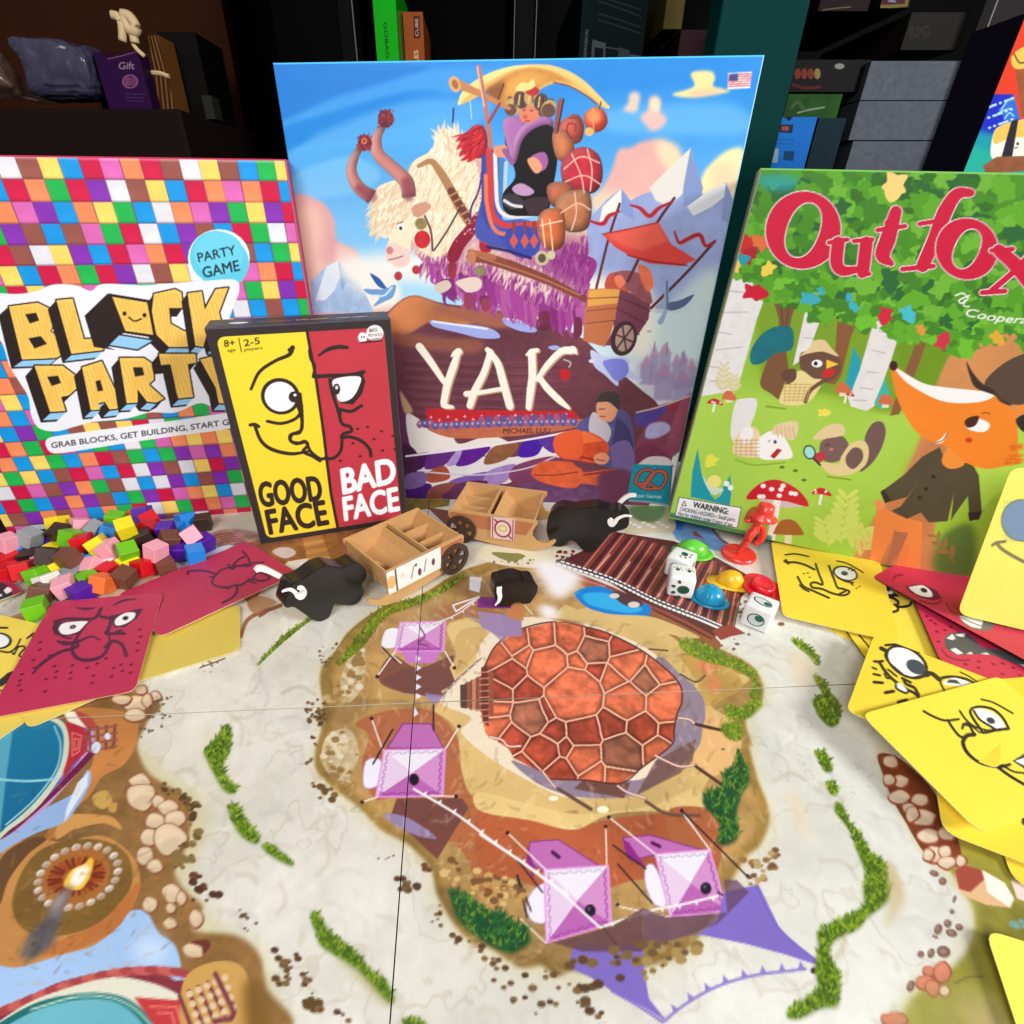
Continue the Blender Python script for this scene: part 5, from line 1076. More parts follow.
def fox_art():
    c = Canvas(fox_pl, 0.00045, (150, 200, 70), 41)
    z, t, w = Z(704, 256), Z(704, 0), Z(600, 420, 6.4); q4 = Z(480, 256); f6 = Z(864, 420, 6.4)
    R = c.rng
    # meadow: brighter towards the middle
    b = np.linspace(0, 1, c.h)[:, None, None]
    c.a = (np.array([158, 200, 66.]) + (np.array([128, 178, 44.]) - np.array([158, 200, 66.])) * np.clip((b - .45) * 3, 0, 1) + c.n1[..., None] * 14 + c.n3[..., None] * 10).astype(np.float32)
    c.blob(z("-60,440 0,440 300,460 600,500 700,520 640,640 560,760 300,900 100,900 -60,800"), (170, 210, 84), soft=12, a=.7)
    c.blob(z("180,130 300,100 640,200 800,260 740,420 600,500 400,440 200,420"), (122, 160, 40), soft=4); c.blob(z("640,230 800,240 820,420 640,380"), (110, 150, 30), soft=3)
    # birch trunks
    for q in ("95,20 210,90 170,200 120,380 100,430 -20,450 -20,400", "330,150 392,150 330,320 285,350", "545,205 636,215 600,330 545,480 520,495 470,480 460,450 500,360"):
        c.poly(z(q), (226, 224, 226), n=.03); 
    for q in ("75,110 130,115", "60,180 140,178", "30,240 90,250", "40,300 120,290", "10,350 60,360", "20,400 90,395", "340,200 372,205", "320,260 350,262", "560,240 600,245", "540,300 580,310", "520,370 560,372", "500,420 540,425", "480,460 520,462"): c.line(z(q), 1.2, (186, 184, 190))
    # brown trunks
    c.blob(z("225,130 300,120 280,200 265,300 270,360 250,430 245,460 215,440 180,410 200,340 240,220"), (122, 84, 56)); c.poly(z("430,170 498,190 470,260 440,380 420,410 385,405 420,300"), (136, 90, 54)); c.poly(z("690,240 722,250 690,340 625,505 595,510 640,380 670,300"), (136, 92, 56))
    c.line(z("245,140 255,240"), 1, (90, 60, 40)); c.line(z("275,140 262,230"), 1, (90, 60, 40))
    # big tree trunk behind the fox
    c.blob(z("800,300 900,250 1060,230 1060,560 900,620 800,640 740,860 720,1060 470,1060 520,880 640,700 700,560 740,420"), (206, 140, 86), n1=.1, soft=1); c.blob(z("640,700 740,560 800,700 700,900 600,1000 500,980"), (188, 118, 76), soft=6, a=.7)
    c.blob(z("880,640 980,560 1060,500 1060,700 940,760 860,830"), (176, 216, 84), soft=1); c.blob(z("760,900 860,860 860,1020 740,1010"), (86, 120, 56), soft=4, a=.9)
    # canopy of oak leaves
    can = np.vstack([t("140,540 1100,560"), z("1100,330 1000,240 900,260 820,300 760,290 720,260 640,240 560,200 500,215 420,180 370,185 330,150 280,130 240,140 200,110 150,60 100,40 60,0")])
    c.poly(can, (72, 138, 34), n1=.15)
    cols = [(84, 158, 36), (66, 132, 38), (98, 172, 44), (54, 112, 34), (44, 104, 52), (112, 182, 56)]
    mnp = np.array([730., 170.]); 
    def leaf(x, y, r, col, rot=None):
        rot = R.uniform(0, 6.28) if rot is None else rot; pts = []
        for k in range(20):
            a_ = k / 20 * 6.283; rr_ = r * (1 + .17 * math.cos(5 * a_)) * (1.2 if abs(math.cos(a_)) > .7 else .85)
            pts.append((x + rr_ * math.cos(a_ + rot), y + rr_ * .9 * math.sin(a_ + rot)))
        c.blob(pts, col)
    for k in range(420):
        x = R.uniform(735, 1040); y = R.uniform(172, 345)
        if not inpoly(np.array([[x, y]]), can)[0]: continue
        leaf(x, y, R.uniform(5, 13), R.choice(cols))
    for k in range(170):
        x, y = can[2:][R.randrange(len(can) - 2)] + [R.uniform(-14, 14), R.uniform(-14, 4)]
        leaf(x, y, R.uniform(5, 10), R.choice(cols[:3] + [(112, 190, 50)]))
    c.blob(t("175,560 290,560 290,600 230,610 180,590"), (40, 160, 190), soft=3, a=.7)
    for x, y, r_, col in ((130, 780, 11, (196, 40, 40)), (180, 775, 8, (220, 110, 60)), (145, 815, 8, (170, 30, 40)), (120, 830, 7, (40, 150, 170)), (205, 860, 7, (236, 206, 80)), (100, 850, 6, (236, 200, 90)), (165, 935, 10, (200, 20, 50)), (340, 955, 8, (60, 170, 190)), (375, 930, 4, (60, 170, 190)), (465, 950, 4, (60, 170, 200)), (480, 980, 5, (60, 180, 200)), (610, 595, 13, (250, 214, 130)), (580, 1010, 8, (206, 40, 60)), (655, 1005, 8, (70, 190, 210))): leaf(*t(f"{x},{y}")[0], r_, col)
    leaf(*z("765,270")[0], 8, (206, 50, 70)); leaf(*z("940,262")[0], 7, (226, 170, 60)); leaf(*z("695,235")[0], 5, (226, 150, 60))
    # title with drop outline
    red, wh = (206, 24, 64), (250, 246, 246)
    def ring(cx, cy, rx, ry, wd, rot):
        n_ = 40; o = []; i = []
        rr_ = math.radians(rot)
        for k in range(n_):
            a_ = k / n_ * 6.283; X, Y = rx * math.cos(a_), ry * math.sin(a_); o.append((cx + X * math.cos(rr_) - Y * math.sin(rr_), cy + X * math.sin(rr_) + Y * math.cos(rr_)))
        o = np.array(o); return o, wd
    def O(cx, cy, rx, ry, wd, rot):
        o, _ = ring(cx, cy, rx, ry, wd, rot); q = np.vstack([o, o[:1]])
        wds = [wd * (1 + .35 * math.cos(2 * (k / 40 * 6.283))) for k in range(41)]
        c.line(q, [v + 2.2 for v in wds], (30, 60, 30), smooth=False); c.line(q, [v + 2 for v in wds], wh, smooth=False); c.line(q, wds, red, smooth=False)
    def S(parts):
        for ex, col in ((2.6, (40, 70, 30)), (2, wh), (0, red)):
            for q, wd in parts: c.line(t(q), [v + ex for v in wd], col, smooth=len(q.split()) > 2)
    O(*t("318,735")[0], 27, 34, 15.5, 20)
    S([("430,775 425,840 445,865 500,860", [13, 13, 11, 6]), ("400,775 460,765", [4.5, 4.5]), ("520,775 510,860 505,875", [13, 13, 9]), ("480,770 540,765", [4.5, 4.5]), ("500,878 530,875", [4.5, 4.5])])
    S([("615,675 590,760 572,815 600,842", [12, 16, 15, 6]), ("555,735 645,722", [4.6, 4.6]), ("630,672 585,712", [2, 5])])
    S([("855,615 810,620 770,680 740,760 700,850", [8, 12, 15, 14, 13]), ("690,715 780,700", [4.6, 4.6]), ("635,860 735,850", [5, 5])])
    O(*t("842,795")[0], 22, 26, 14, 25)
    S([("945,800 1000,850 1060,930", [13, 15, 13]), ("1060,790 1000,860 920,930", [5, 6, 6]), ("920,800 990,795", [4.6, 4.6]), ("890,935 965,930", [5, 5]), ("1040,790 1100,790", [4.6, 4.6])])
    z_ = z
    c.line(z_("805,125 830,118 845,135 825,150 818,140 850,125"), 1.5, wh); c.line(z_("835,140 832,158 850,160"), 1.3, wh)
    c.text("Cooperative", z_("838,190")[0], z_("1120,215")[0], 8, wh, bold=.02, shear=.35, arc=-3)
    # teal cap tree fungus / bush
    c.blob(z("148,310 175,260 220,228 275,225 288,260 278,300 230,310 190,340 155,345"), (22, 110, 124), n=.06)
    # bird detective left
    c.blob(z("310,310 350,305 400,300 435,330 435,370 400,400 350,395 310,360"), (106, 76, 62)); c.poly(z("392,330 432,345 392,360"), (244, 196, 60)); c.blob(z("375,380 395,360 425,365 400,388"), (200, 40, 40)); c.ell(*z("362,343")[0], 5.4, 3.8, (250, 250, 250)); c.ell(*z("358,343")[0], 2, 2.2, (30, 20, 30))
    c.blob(z("305,320 340,290 350,270 385,268 405,290 430,320 380,305 330,312"), (226, 200, 150)); c.blob(z("275,390 310,365 350,390 380,400 330,470 245,470 255,420"), (232, 214, 150)); c.blob(z("250,370 290,360 295,390 270,410 255,400"), (100, 70, 56)); c.line(z("380,400 340,430 325,465"), 4, (110, 80, 60))
    for k in range(6): c.line(z(f"{262+k*16},{400+k*2} {258+k*14},{465}"), .7, (190, 160, 100)); c.line(z(f"{255},{410+k*10} {345-k*3},{410+k*10}"), .7, (190, 160, 100))
    # teal ferns and red toadstools
    for q, col in (("450,420 480,290 502,330 500,360 470,440", (30, 160, 180)), ("545,470 580,390 598,450 570,490", (60, 180, 170))): c.poly(z(q), col)
    def toad(x, y, r_, zz=z, stem=1.0, cap=(196, 30, 46)):
        X, Y = zz(f"{x},{y}")[0]
        c.poly([(X - r_ * .1, Y), (X + r_ * .14, Y), (X - r_ * .1, Y + r_ * 1.2 * stem), (X - r_ * .36, Y + r_ * 1.2 * stem)], (246, 240, 240))
        c.blob([(X - r_, Y + r_ * .1), (X - r_ * .6, Y - r_ * .35), (X, Y - r_ * .5), (X + r_ * .7, Y - r_ * .15), (X + r_, Y + r_ * .35), (X + r_ * .3, Y + r_ * .2), (X - r_ * .4, Y + r_ * .12)], cap)
        for k in range(9 if r_ > 12 else 4): c.ell(X + r_ * R.uniform(-.7, .7), Y - r_ * R.uniform(-.05, .32), r_ * .07 + .5, r_ * .06 + .4, (250, 240, 240))
    c.poly(z("140,758 230,762 330,800 260,806 180,780"), (206, 190, 196)); toad(235, 765, 31, stem=1.3); toad(377, 757, 10); toad(456, 440, 8); toad(35, 468, 8)
    for x, y, r_ in ((170, 835, 13), (270, 880, 15), (80, 448, 7), (445, 425, 8), (582, 462, 8)):
        X, Y = z(f"{x},{y}")[0]; c.poly([(X - 3, Y), (X + 4, Y), (X + 3, Y + r_ * .9), (X - 4, Y + r_ * .9)], (232, 222, 190)); c.blob([(X - r_, Y + 2), (X - r_ * .5, Y - r_ * .7), (X + r_ * .4, Y - r_ * .7), (X + r_, Y + 1), (X + r_ * .8, Y + 4), (X - r_ * .8, Y + 3)], (166, 98, 48) if r_ > 9 else (206, 110, 70))
    # wheat fronds
    def frond(x0, y0, x1, y1, n_, s_, col):
        a_ = z(f"{x0},{y0}")[0]; b_ = z(f"{x1},{y1}")[0]; c.line([a_, b_], 1, col)
        d = b_ - a_; ang = math.degrees(math.atan2(d[1], d[0]))
        for k in range(n_):
            p = a_ + d * (k + 1) / n_; s2 = s_ * (1 - .5 * k / n_)
            for sg in (-1, 1): c.ell(p[0] + sg * s2 * .7, p[1] - s2 * .4, s2, s2 * .36, col, rot=ang + sg * 45)
    frond(60, 440, 65, 350, 5, 6, (214, 206, 160)); frond(95, 440, 98, 385, 4, 5, (214, 206, 160)); frond(440, 920, 460, 770, 6, 12, (206, 226, 110)); frond(400, 930, 380, 850, 4, 9, (206, 226, 110)); frond(480, 930, 520, 880, 3, 10, (206, 220, 110)); frond(500, 960, 540, 900, 3, 8, (214, 200, 110)); frond(800, 980, 740, 900, 3, 7, (160, 120, 70))
    # white squirrel with tartan coat
    c.blob(z("100,470 130,455 168,458 165,500 150,545 160,580 140,620 100,600 85,560"), (226, 224, 226)); c.blob(z("108,570 150,545 180,570 180,640 100,635 95,600"), (230, 210, 170)); c.blob(z("115,570 140,545 158,560 150,590 125,600"), (238, 236, 238))
    c.blob(z("170,590 210,560 250,570 280,620 280,645 240,650 190,650 165,625"), (244, 242, 244)); c.blob(z("220,570 225,545 260,530 300,530 298,570 280,590 250,572"), (226, 206, 166)); c.poly(z("212,640 235,615 250,620 225,648"), (176, 30, 36)); c.ell(*z("228,594")[0], 1.6, 2, (60, 70, 110)); c.line(z("205,595 212,588"), 1, (150, 150, 160))
    for k in range(5): c.line(z(f"{105+k*16},{585} {102+k*16},{640}"), .8, (200, 160, 120)); c.line(z(f"98,{590+k*11} 178,{588+k*12}"), .8, (200, 160, 120)); c.line(z(f"{232+k*13},{545} {238+k*13},{580}"), .7, (196, 160, 120))
    c.line(z("100,650 160,668 260,660"), 1.5, (130, 160, 50), a=.8); 
    # brown squirrel with magnifier
    c.blob(z("540,535 570,530 582,560 570,610 540,660 500,690 520,640 515,580"), (112, 86, 84)); c.blob(z("372,600 400,580 440,575 462,600 455,640 410,660 375,645"), (118, 92, 90)); c.blob(z("350,585 375,555 410,537 445,540 448,570 400,582"), (226, 202, 156)); c.blob(z("440,640 470,600 510,590 528,620 515,670 460,700 400,695 375,660 430,665"), (224, 204, 150)); c.blob(z("455,640 480,612 505,620 508,650 480,680 458,668"), (112, 86, 84)); c.blob(z("350,640 375,625 390,640 370,660"), (190, 50, 70))
    c.ell(*z("338,627")[0], 6.2, 7.4, (40, 60, 56), rot=-20); c.ell(*z("338,627")[0], 4.8, 6, (160, 226, 220), rot=-20); c.line(z("350,646 372,668"), 2, (40, 40, 50)); c.line(z("388,606 400,602"), 1, (60, 40, 40)); c.ell(*z("408,618")[0], 2, 1.6, (206, 120, 110)); c.line(z("395,705 470,715"), 1.4, (120, 150, 40))
    for x, y in ((250, 675), (293, 686), (320, 716)): c.ell(*z(f"{x},{y}")[0], 2.6, 1.5, (96, 110, 40))
    for x, y in ((20, 655), (385, 500)): leaf(*z(f"{x},{y}")[0], 5, (240, 220, 90))
    c.line(z("200,480 260,488"), 2, (120, 140, 40), a=.7)
    # teal fern with a moon and sticker
    c.poly(w("625,180 650,340 740,510 835,350 840,470 830,545 580,490 590,340"), (26, 152, 168)); c.blob(w("655,350 690,400 740,430 790,440 760,490 720,480 680,420"), (206, 222, 206)); c.poly(w("740,510 700,470 740,480 785,455"), (150, 196, 70)); c.ell(*w("732,392")[0], 7, 6.4, (236, 226, 130)); c.ell(*w("810,406")[0], 3, 2.8, (236, 244, 240)); c.ell(*w("836,432")[0], 2.8, 2.8, (236, 244, 240)); leaf(*w("712,262")[0], 6, (226, 224, 80))
    c.poly(w("440,620 1100,770 1100,740 880,700 445,590"), (40, 110, 90), a=.8, soft=1)
    c.poly(w("508,492 905,560 880,690 480,610"), (244, 244, 248)); c.line(w("508,492 905,560 880,690 480,610"), .7, (60, 60, 70), smooth=False, closed=True)
    c.text("WARNING:", w("594,556")[0], w("818,602")[0], 5.6, (24, 22, 28), bold=.05); c.text("CHOKING HAZARD\u2014 Small parts", w("510,578")[0], w("862,650")[0], 3.8, (50, 46, 56), bold=.01); c.text("Not for children under 3 years of age.", w("500,606")[0], w("850,680")[0], 3.4, (40, 38, 46), bold=.01); c.line(w("524,545 540,518 552,548"), .7, (40, 40, 40), smooth=False, closed=True)
    # the fox
    org = (240, 134, 42)
    c.poly(z("600,880 680,900 640,1024 600,1024 640,920 590,920 560,1000 535,990"), (232, 130, 66)); c.poly(z("555,790 620,830 700,850 690,1060 630,1060 660,930 610,870 560,990 530,975"), (236, 138, 72)); c.poly(z("610,880 655,885 620,960 580,1000"), (176, 110, 78)); c.blob(z("545,790 565,780 580,800 560,815"), (236, 150, 90))
    gry = (80, 74, 56)
    c.poly(z("755,610 700,640 640,700 565,755 580,790 650,770 690,720 630,800 600,815 650,840 695,820 720,852 780,848 800,760 840,700 850,840 880,845 890,820 880,700 850,650 800,680 770,650"), gry, n=.05)
    c.poly(z("700,720 690,760 640,800"), (206, 140, 86), a=0); c.blob(z("765,640 800,600 850,640 830,670 790,680 765,665"), (240, 146, 60)); c.poly(z("845,820 890,815 880,840 850,848"), (50, 44, 44)); c.poly(z("565,755 580,790 600,780 575,745"), (50, 44, 40))
    for x, y in ((735, 705), (712, 745), (690, 772)): c.ell(*z(f"{x},{y-0}")[0], 2.2, 2, (44, 40, 34))
    c.poly(z("835,660 870,680 850,760 800,830 790,848 800,760"), gry)
    c.blob(z("598,345 640,370 700,410 760,440 830,450 930,440 975,480 1000,520 1006,590 1000,660 960,672 900,680 840,660 780,610 720,590 670,550 625,470 605,400"), org, n1=.04)
    c.hair(z("960,600 1010,600 1010,670 960,670"), 60, 8, 10, [org, (220, 110, 30)], 1.6, 12)
    c.blob(z("615,358 700,405 780,420 860,428 930,440 900,462 830,470 760,462 690,430 640,395"), (248, 246, 248)); c.ell(*z("607,350")[0], 4.2, 5, (60, 36, 40)); 
    c.blob(z("838,535 865,518 905,528 915,545 895,562 850,555"), (250, 250, 250)); c.blob(z("834,530 850,515 880,512 870,540 845,548"), (70, 40, 30)); c.ell(*z("848,588")[0], 3.6, 2.6, (206, 60, 30)); c.line(z("735,598 760,590 780,562"), [1, 4, 1], (250, 246, 246)); c.line(z("735,598 765,588 782,560"), 1, (150, 80, 40)); c.line(z("890,502 905,500 915,505"), 1, (120, 60, 30))
    # hat
    c.blob(z("900,400 980,330 1060,320 1060,460 960,470 930,440"), (88, 70, 56)); c.blob(z("840,335 860,370 890,405 930,430 960,470 985,475 930,445 870,420 850,380"), (62, 46, 40)); c.poly(z("980,490 1030,470 1030,500 1000,510"), (236, 140, 60)); c.blob(z("1000,520 1060,500 1060,560 1020,560"), (50, 40, 36))
    return c
# ================================================================== CARDS
YEL, RED, INKC = (250, 226, 70), (204, 52, 92), (58, 50, 40)
def tri_plane(A, B, D):
    """plane with origin A, U along A->B, V completing a right-handed frame that faces up"""
    A, B, D = np.array(A), np.array(B), np.array(D)
    U = (B - A) / np.linalg.norm(B - A); N = np.cross(U, D - A); N /= np.linalg.norm(N)
    if N[2] < 0: N = -N
    V = np.cross(N, U); return A, U, V, N
def round_poly(q, r, n=5):
    """rounded version of a convex polygon in 2-D"""
    q = np.asarray(q); out = []
    for i in range(len(q)):
        p, a, b = q[i], q[i - 1], q[(i + 1) % len(q)]
        d0 = (a - p) / np.linalg.norm(a - p); d1 = (b - p) / np.linalg.norm(b - p)
        p0, p1 = p + d0 * r, p + d1 * r
        for t in np.linspace(0, 1, n): out.append((1 - t) ** 2 * p0 + 2 * t * (1 - t) * p + t * t * p1)
    return np.array(out)
def make_card(label, quad, zs, base, art, cat='card', group=None, radius=0.005, thick=0.0005, pts3=None, edge=(250, 240, 190)):
    """quad: four photo points A,B,C,D round the card; zs: heights of A,B,D. All art is inked on the card's own face."""
    if pts3 is None:
        A, B, D = (ground(*quad[i], z) for i, z in zip((0, 1, 3), zs))
    else: A, B, D = pts3
    O, U, V, N = tri_plane(A, B, D)
    pl = Plane(O, U, V, 1, 1)
    q = pl.px(quad) if pts3 is None else np.array([[(p - O) @ U, (p - O) @ V] for p in (A, B, np.array(B) + np.array(D) - np.array(A), D)])
    if area(q) < 0: q = q[::-1]
    rp = round_poly(q, radius)
    mn, mx = rp.min(0) - .001, rp.max(0) + .001
    pl = Plane(O + U * mn[0] + V * mn[1], U, V, mx[0] - mn[0], mx[1] - mn[1]); rp = rp - mn
    c = Canvas(pl, 0.0005, base, 7)
    c.a += (c.n1 * 5)[..., None]
    if art: art(c)
    co, f, col = c.grid()
    ab = np.stack([(co - pl.O) @ U, (co - pl.O) @ V], 1)
    ctr = ab[f].mean(1); keep = inpoly(ctr, rp); f = f[keep]
    used = np.unique(f); cnt = np.bincount(f.ravel(), minlength=len(co))
    edgev = used[cnt[used] < 4]
    seg0 = rp; seg1 = np.roll(rp, -1, 0)
    for v in edgev:
        p = ab[v]; d = seg1 - seg0; t = np.clip(((p - seg0) * d).sum(1) / ((d * d).sum(1) + 1e-15), 0, 1); w_ = seg0 + d * t[:, None]
        k = np.argmin(((w_ - p) ** 2).sum(1)); ab[v] = w_[k]
    remap = -np.ones(len(co), int); remap[used] = np.arange(len(used)); f = remap[f]; ab = ab[used]; col = col[used]
    co = pl.O + ab[:, :1] * U + ab[:, 1:] * V
    # rim and back
    n0 = len(co); m = len(rp); top = pl.O + rp[:, :1] * U + rp[:, 1:] * V; bot = top - N * thick
    Q = [[n0 + i, n0 + m + i, n0 + m + (i + 1) % m, n0 + (i + 1) % m] for i in range(m)]
    for i in range(m // 2 - 1): Q.append([n0 + m + i, n0 + 2 * m - 1 - i, n0 + 2 * m - 2 - i, n0 + m + i + 1])
    co = np.vstack([co, top, bot]); f = np.vstack([f, Q]); col = np.vstack([col, np.tile(np.array(edge, float), (2 * m, 1))])
    o = ink_mesh('face_card' if art else 'card', co, f, col, print_mat('printed card', .38, .4))
    ctr = co.mean(0); o.data.transform(Matrix.Translation(-Vector(ctr))); o.location = Vector(ctr)
    return tag(o, label, cat, group)

def cards():
    z, zl, z4, z120 = Z(0, 480), Z(0, 640, 5.69), Z(0, 560, 10.24), Z(120, 480, 6.4)
    K = (84, 34, 62); S = (46, 40, 36)
    RB = (188, 50, 84)
    def a1(c):
        c.line(zl("190,188 230,140 300,90 360,60 400,50"), [2, 3.4, 3.2, 3, 2.2], K)
        c.line(z4("1030,500 1000,560 940,600 700,600 560,630"), 3, K); c.poly(z4("560,640 900,600 880,680 800,760 640,780 560,760 535,700"), K); c.blob(z4("600,710 640,650 740,630 895,625 860,680 800,730 700,760 630,750"), (244, 240, 240)); c.ell(*z4("748,682")[0], 3.2, 2, (40, 36, 40), rot=-15); c.ell(*z4("748,682")[0], 1, .6, (200, 200, 200))
        c.line(z("200,520 240,520 290,500 320,510"), [4, 3, 2, 2], K); c.line(z("190,470 230,490 240,440 330,435"), 1, K, a=0)
        c.line(z("325,410 318,432 345,440 360,436"), 3, K); c.line(z("362,400 395,385 435,380"), [1.4, 2.6, 1.4], K); c.line(z("245,408 275,412 305,408"), [1.2, 2.8, 1.2], K)
        c.poly(z("352,435 440,412 460,410 440,440 400,470 365,470"), K); c.blob(z("370,445 400,425 432,424 428,442 400,460 372,464"), (244, 240, 240)); c.ell(*z("402,441")[0], 3, 2.1, (40, 36, 40), rot=-15)
        c.line(z("355,445 350,475 340,490 400,490"), 3, K); c.line(z("300,440 270,470 240,515 232,545 250,570 290,575 330,560 355,520"), [1, 2, 3, 3.8, 3.8, 3.6, 3.2, 3], K)
        c.line(z("335,535 360,515 390,525 405,560"), [2.6, 3, 3.6, 4], K); c.line(z("185,515 215,525 250,512"), 2.6, K); c.line(z("180,470 200,500 230,505"), 2, K)
        for q in ("345,470 352,520 340,535", "362,490 390,480"): c.line(z(q), 2.4, K)
        c.line(z("210,545 250,530 240,515"), 3, K)
        R = c.rng
        for x, y in ((130, 518), (128, 542), (108, 575), (72, 620), (65, 640), (62, 655), (68, 672), (148, 636), (175, 595), (182, 612), (178, 630), (232, 592), (226, 634), (228, 615), (145, 675), (280, 600), (300, 625), (296, 648), (312, 586), (340, 570), (358, 628), (388, 590), (365, 600), (420, 590), (418, 615), (392, 610), (440, 545), (442, 520), (448, 478), (450, 500), (110, 600), (160, 560)):
            c.ell(*z(f"{x},{y}")[0], 2.2, 1.1, (110, 20, 50), rot=-20)
    make_card("crimson card with a frowning big-nosed face, in front of the coloured cubes", [(52, 602), (163, 592), (135, 691), (-14, 719)], (.0065, .0065, .004), RB, a1, 'card', 'face cards spread at the left', edge=(246, 214, 170))
    def a2(c):
        L = lambda q, w=2.0: c.line(z120(q), w, K)
        c.ell(*z120("432,598")[0], 1.6, 1.4, K); L("432,585 500,578 560,585 620,605"); L("575,620 600,620 588,650 610,675 680,688 740,670 770,672 830,640 850,655"); L("600,620 640,580 690,560 720,568 750,550 830,548 850,530 915,528")
        L("690,540 720,560 735,530 770,500 795,490"); L("720,540 760,552 800,540 835,545"); L("785,458 815,490 835,545"); L("745,675 748,710 720,750 655,785", 2.6); L("820,632 840,650 865,658"); L("845,635 870,600 900,592 960,625 900,645 850,630"); L("680,685 690,692", 3)
    make_card("crimson card with a sleeping face, its corner under the front bison", [(118, 594), (247, 541), (298, 573), (160, 637)], (.004, .003, .006), RB, a2, 'card', 'face cards spread at the left', edge=(246, 222, 200))
    back = (228, 202, 94)
    make_card("blank yellow card jutting out below the sleeping-face card", [(118, 640), (240, 604), (240, 650), (110, 690)], (.0022, .0022, .0022), (212, 188, 84), None, 'card', 'blank yellow cards at the left')
    make_card("blank yellow card, a thin strip showing under the frowning card", [(-8, 655), (132, 602), (171, 665), (28, 729)], (.0014, .0014, .0014), back, None, 'card', 'blank yellow cards at the left')
    make_card("blank yellow card at the photo's left edge, above the printed teal bowl", [(-110, 700), (0, 650), (52, 704), (-60, 778)], (.0007, .0007, .0007), back, None, 'card', 'blank yellow cards at the left')
    def a3(c):
        c.ell(*z4("-10,825")[0], 13.5, 8.4, S, rot=0); c.ell(*z4("-20,825")[0], 11.6, 6.8, (246, 246, 246)); c.line(z4("-40,690 80,692"), 2, S, smooth=False)
        for q in ("0,930 100,940 170,890 215,805", "130,945 150,960 190,890 240,880 260,900 200,970 240,990", "280,800 350,745", "330,770 345,785"): c.line(z4(q), 1.8, S)
        c.line(zl("-40,232 0,245 60,200 90,180"), [3, 7, 7, 3], (56, 52, 50)); c.line(zl("0,285 22,290"), 1.6, S)
    make_card("yellow face card slipped under the crimson frowning card's left edge", [(-60, 601), (62, 629), (34, 712), (-110, 694)], (.0026, .0026, .0022), (246, 216, 92), a3, 'card', 'face cards spread at the left')
    def a4(c):
        c.blob(Z(0, 500, 10.24)("-60,860 20,845 90,880 130,960 60,1060 -60,1060"), (50, 50, 60))
        for q in ("40,925 80,885 120,905 125,930 70,960", "-10,960 20,960 25,985 -10,985"): c.poly(Z(0, 500, 10.24)(q), (244, 244, 244))
    make_card("crimson card with an open toothy mouth at the photo's left edge", [(-60, 562), (0, 568), (22, 592), (-60, 622)], (.003, .003, .003), (168, 44, 76), a4, 'card', 'face cards spread at the left', radius=.003)
    # ---------------- right-hand pile
    r, rl, rb, rm = Z(764, 520, 6.4), Z(844, 640, 5.69), Z(864, 580, 6.4), Z(704, 480)
    YB = (246, 216, 66)
    G_ = 'face cards in the right-hand pile'; GB = 'blank yellow cards in the right-hand pile'
    make_card("blank yellow card at the bottom of the right pile, corner beside the single white die", [(766, 592), (853, 643), (910, 600), (812, 561)], (.0006, .0006, .0006), YB, None, 'card', GB)
    def s2(c):
        for q in ("520,700 650,890", "600,720 680,820 708,745"): c.line(r(q), 1.6, S, smooth=False)
    make_card("yellow card with two black strokes, peeking out between the winking card and the goggle-eyed card", [(843, 628), (868, 664), (945, 640), (905, 590)], (.002, .002, .002), YB, s2, 'card', G_, radius=.002)
    def r3(c):
        c.poly(r("715,430 750,415 860,480 870,490 780,490"), S); c.blob(r("740,430 770,420 830,465 780,470"), (246, 246, 246)); c.ell(*r("785,440")[0], 4, 2.2, (70, 70, 80), rot=20)
        c.line(r("715,430 740,465 790,488 830,500 860,525 850,545 880,555 930,545 942,525"), 2.6, S); c.line(r("785,582 820,588 858,575 850,550 835,540"), 2.6, S)
    make_card("yellow card with a pouting half-hidden face between the winking card and the crimson cards", [(846, 553), (910, 571), (948, 668), (884, 668)], (.003, .003, .003), (250, 220, 80), r3, 'card', G_)
    def r2(c):
        L = lambda q, w=2.2: c.line(r(q), w, S)
        L("135,222 200,216 285,232", 1.6); L("130,262 150,270 200,270 260,285 322,315"); L("140,255 155,278", 2.4); L("330,280 350,340 375,410 330,398 300,405 310,430 370,440 430,465 490,480 530,475 545,455 500,438 470,430 445,370 415,292"); L("485,470 520,455", 2)
        c.ell(*r("520,340")[0], 13, 7.2, S, rot=15); c.ell(*r("521,341")[0], 11, 5.8, (246, 246, 246), rot=15); c.ell(*r("515,340")[0], 3.4, 2.2, (60, 66, 84), rot=10); L("465,260 540,280 635,335", 1.4); L("470,365 520,390 570,400", 2)
        L("215,362 250,420 310,450 415,497", 2.2); L("228,415 255,440 288,457", 1.8); L("540,315 560,305", 1.4); L("560,325 580,315", 1.4)
        for x, y in ((255, 342), (280, 338), (292, 365), (568, 415), (592, 435), (610, 425), (560, 408)): c.ell(*r(f"{x},{y}")[0], 1.1, .7, S)
    make_card("yellow card with a winking, long-nosed face, nearest the red figurine", [(771, 541), (880, 562), (900, 643), (783, 616)], (.006, .007, .005), YB, r2, 'card', G_)
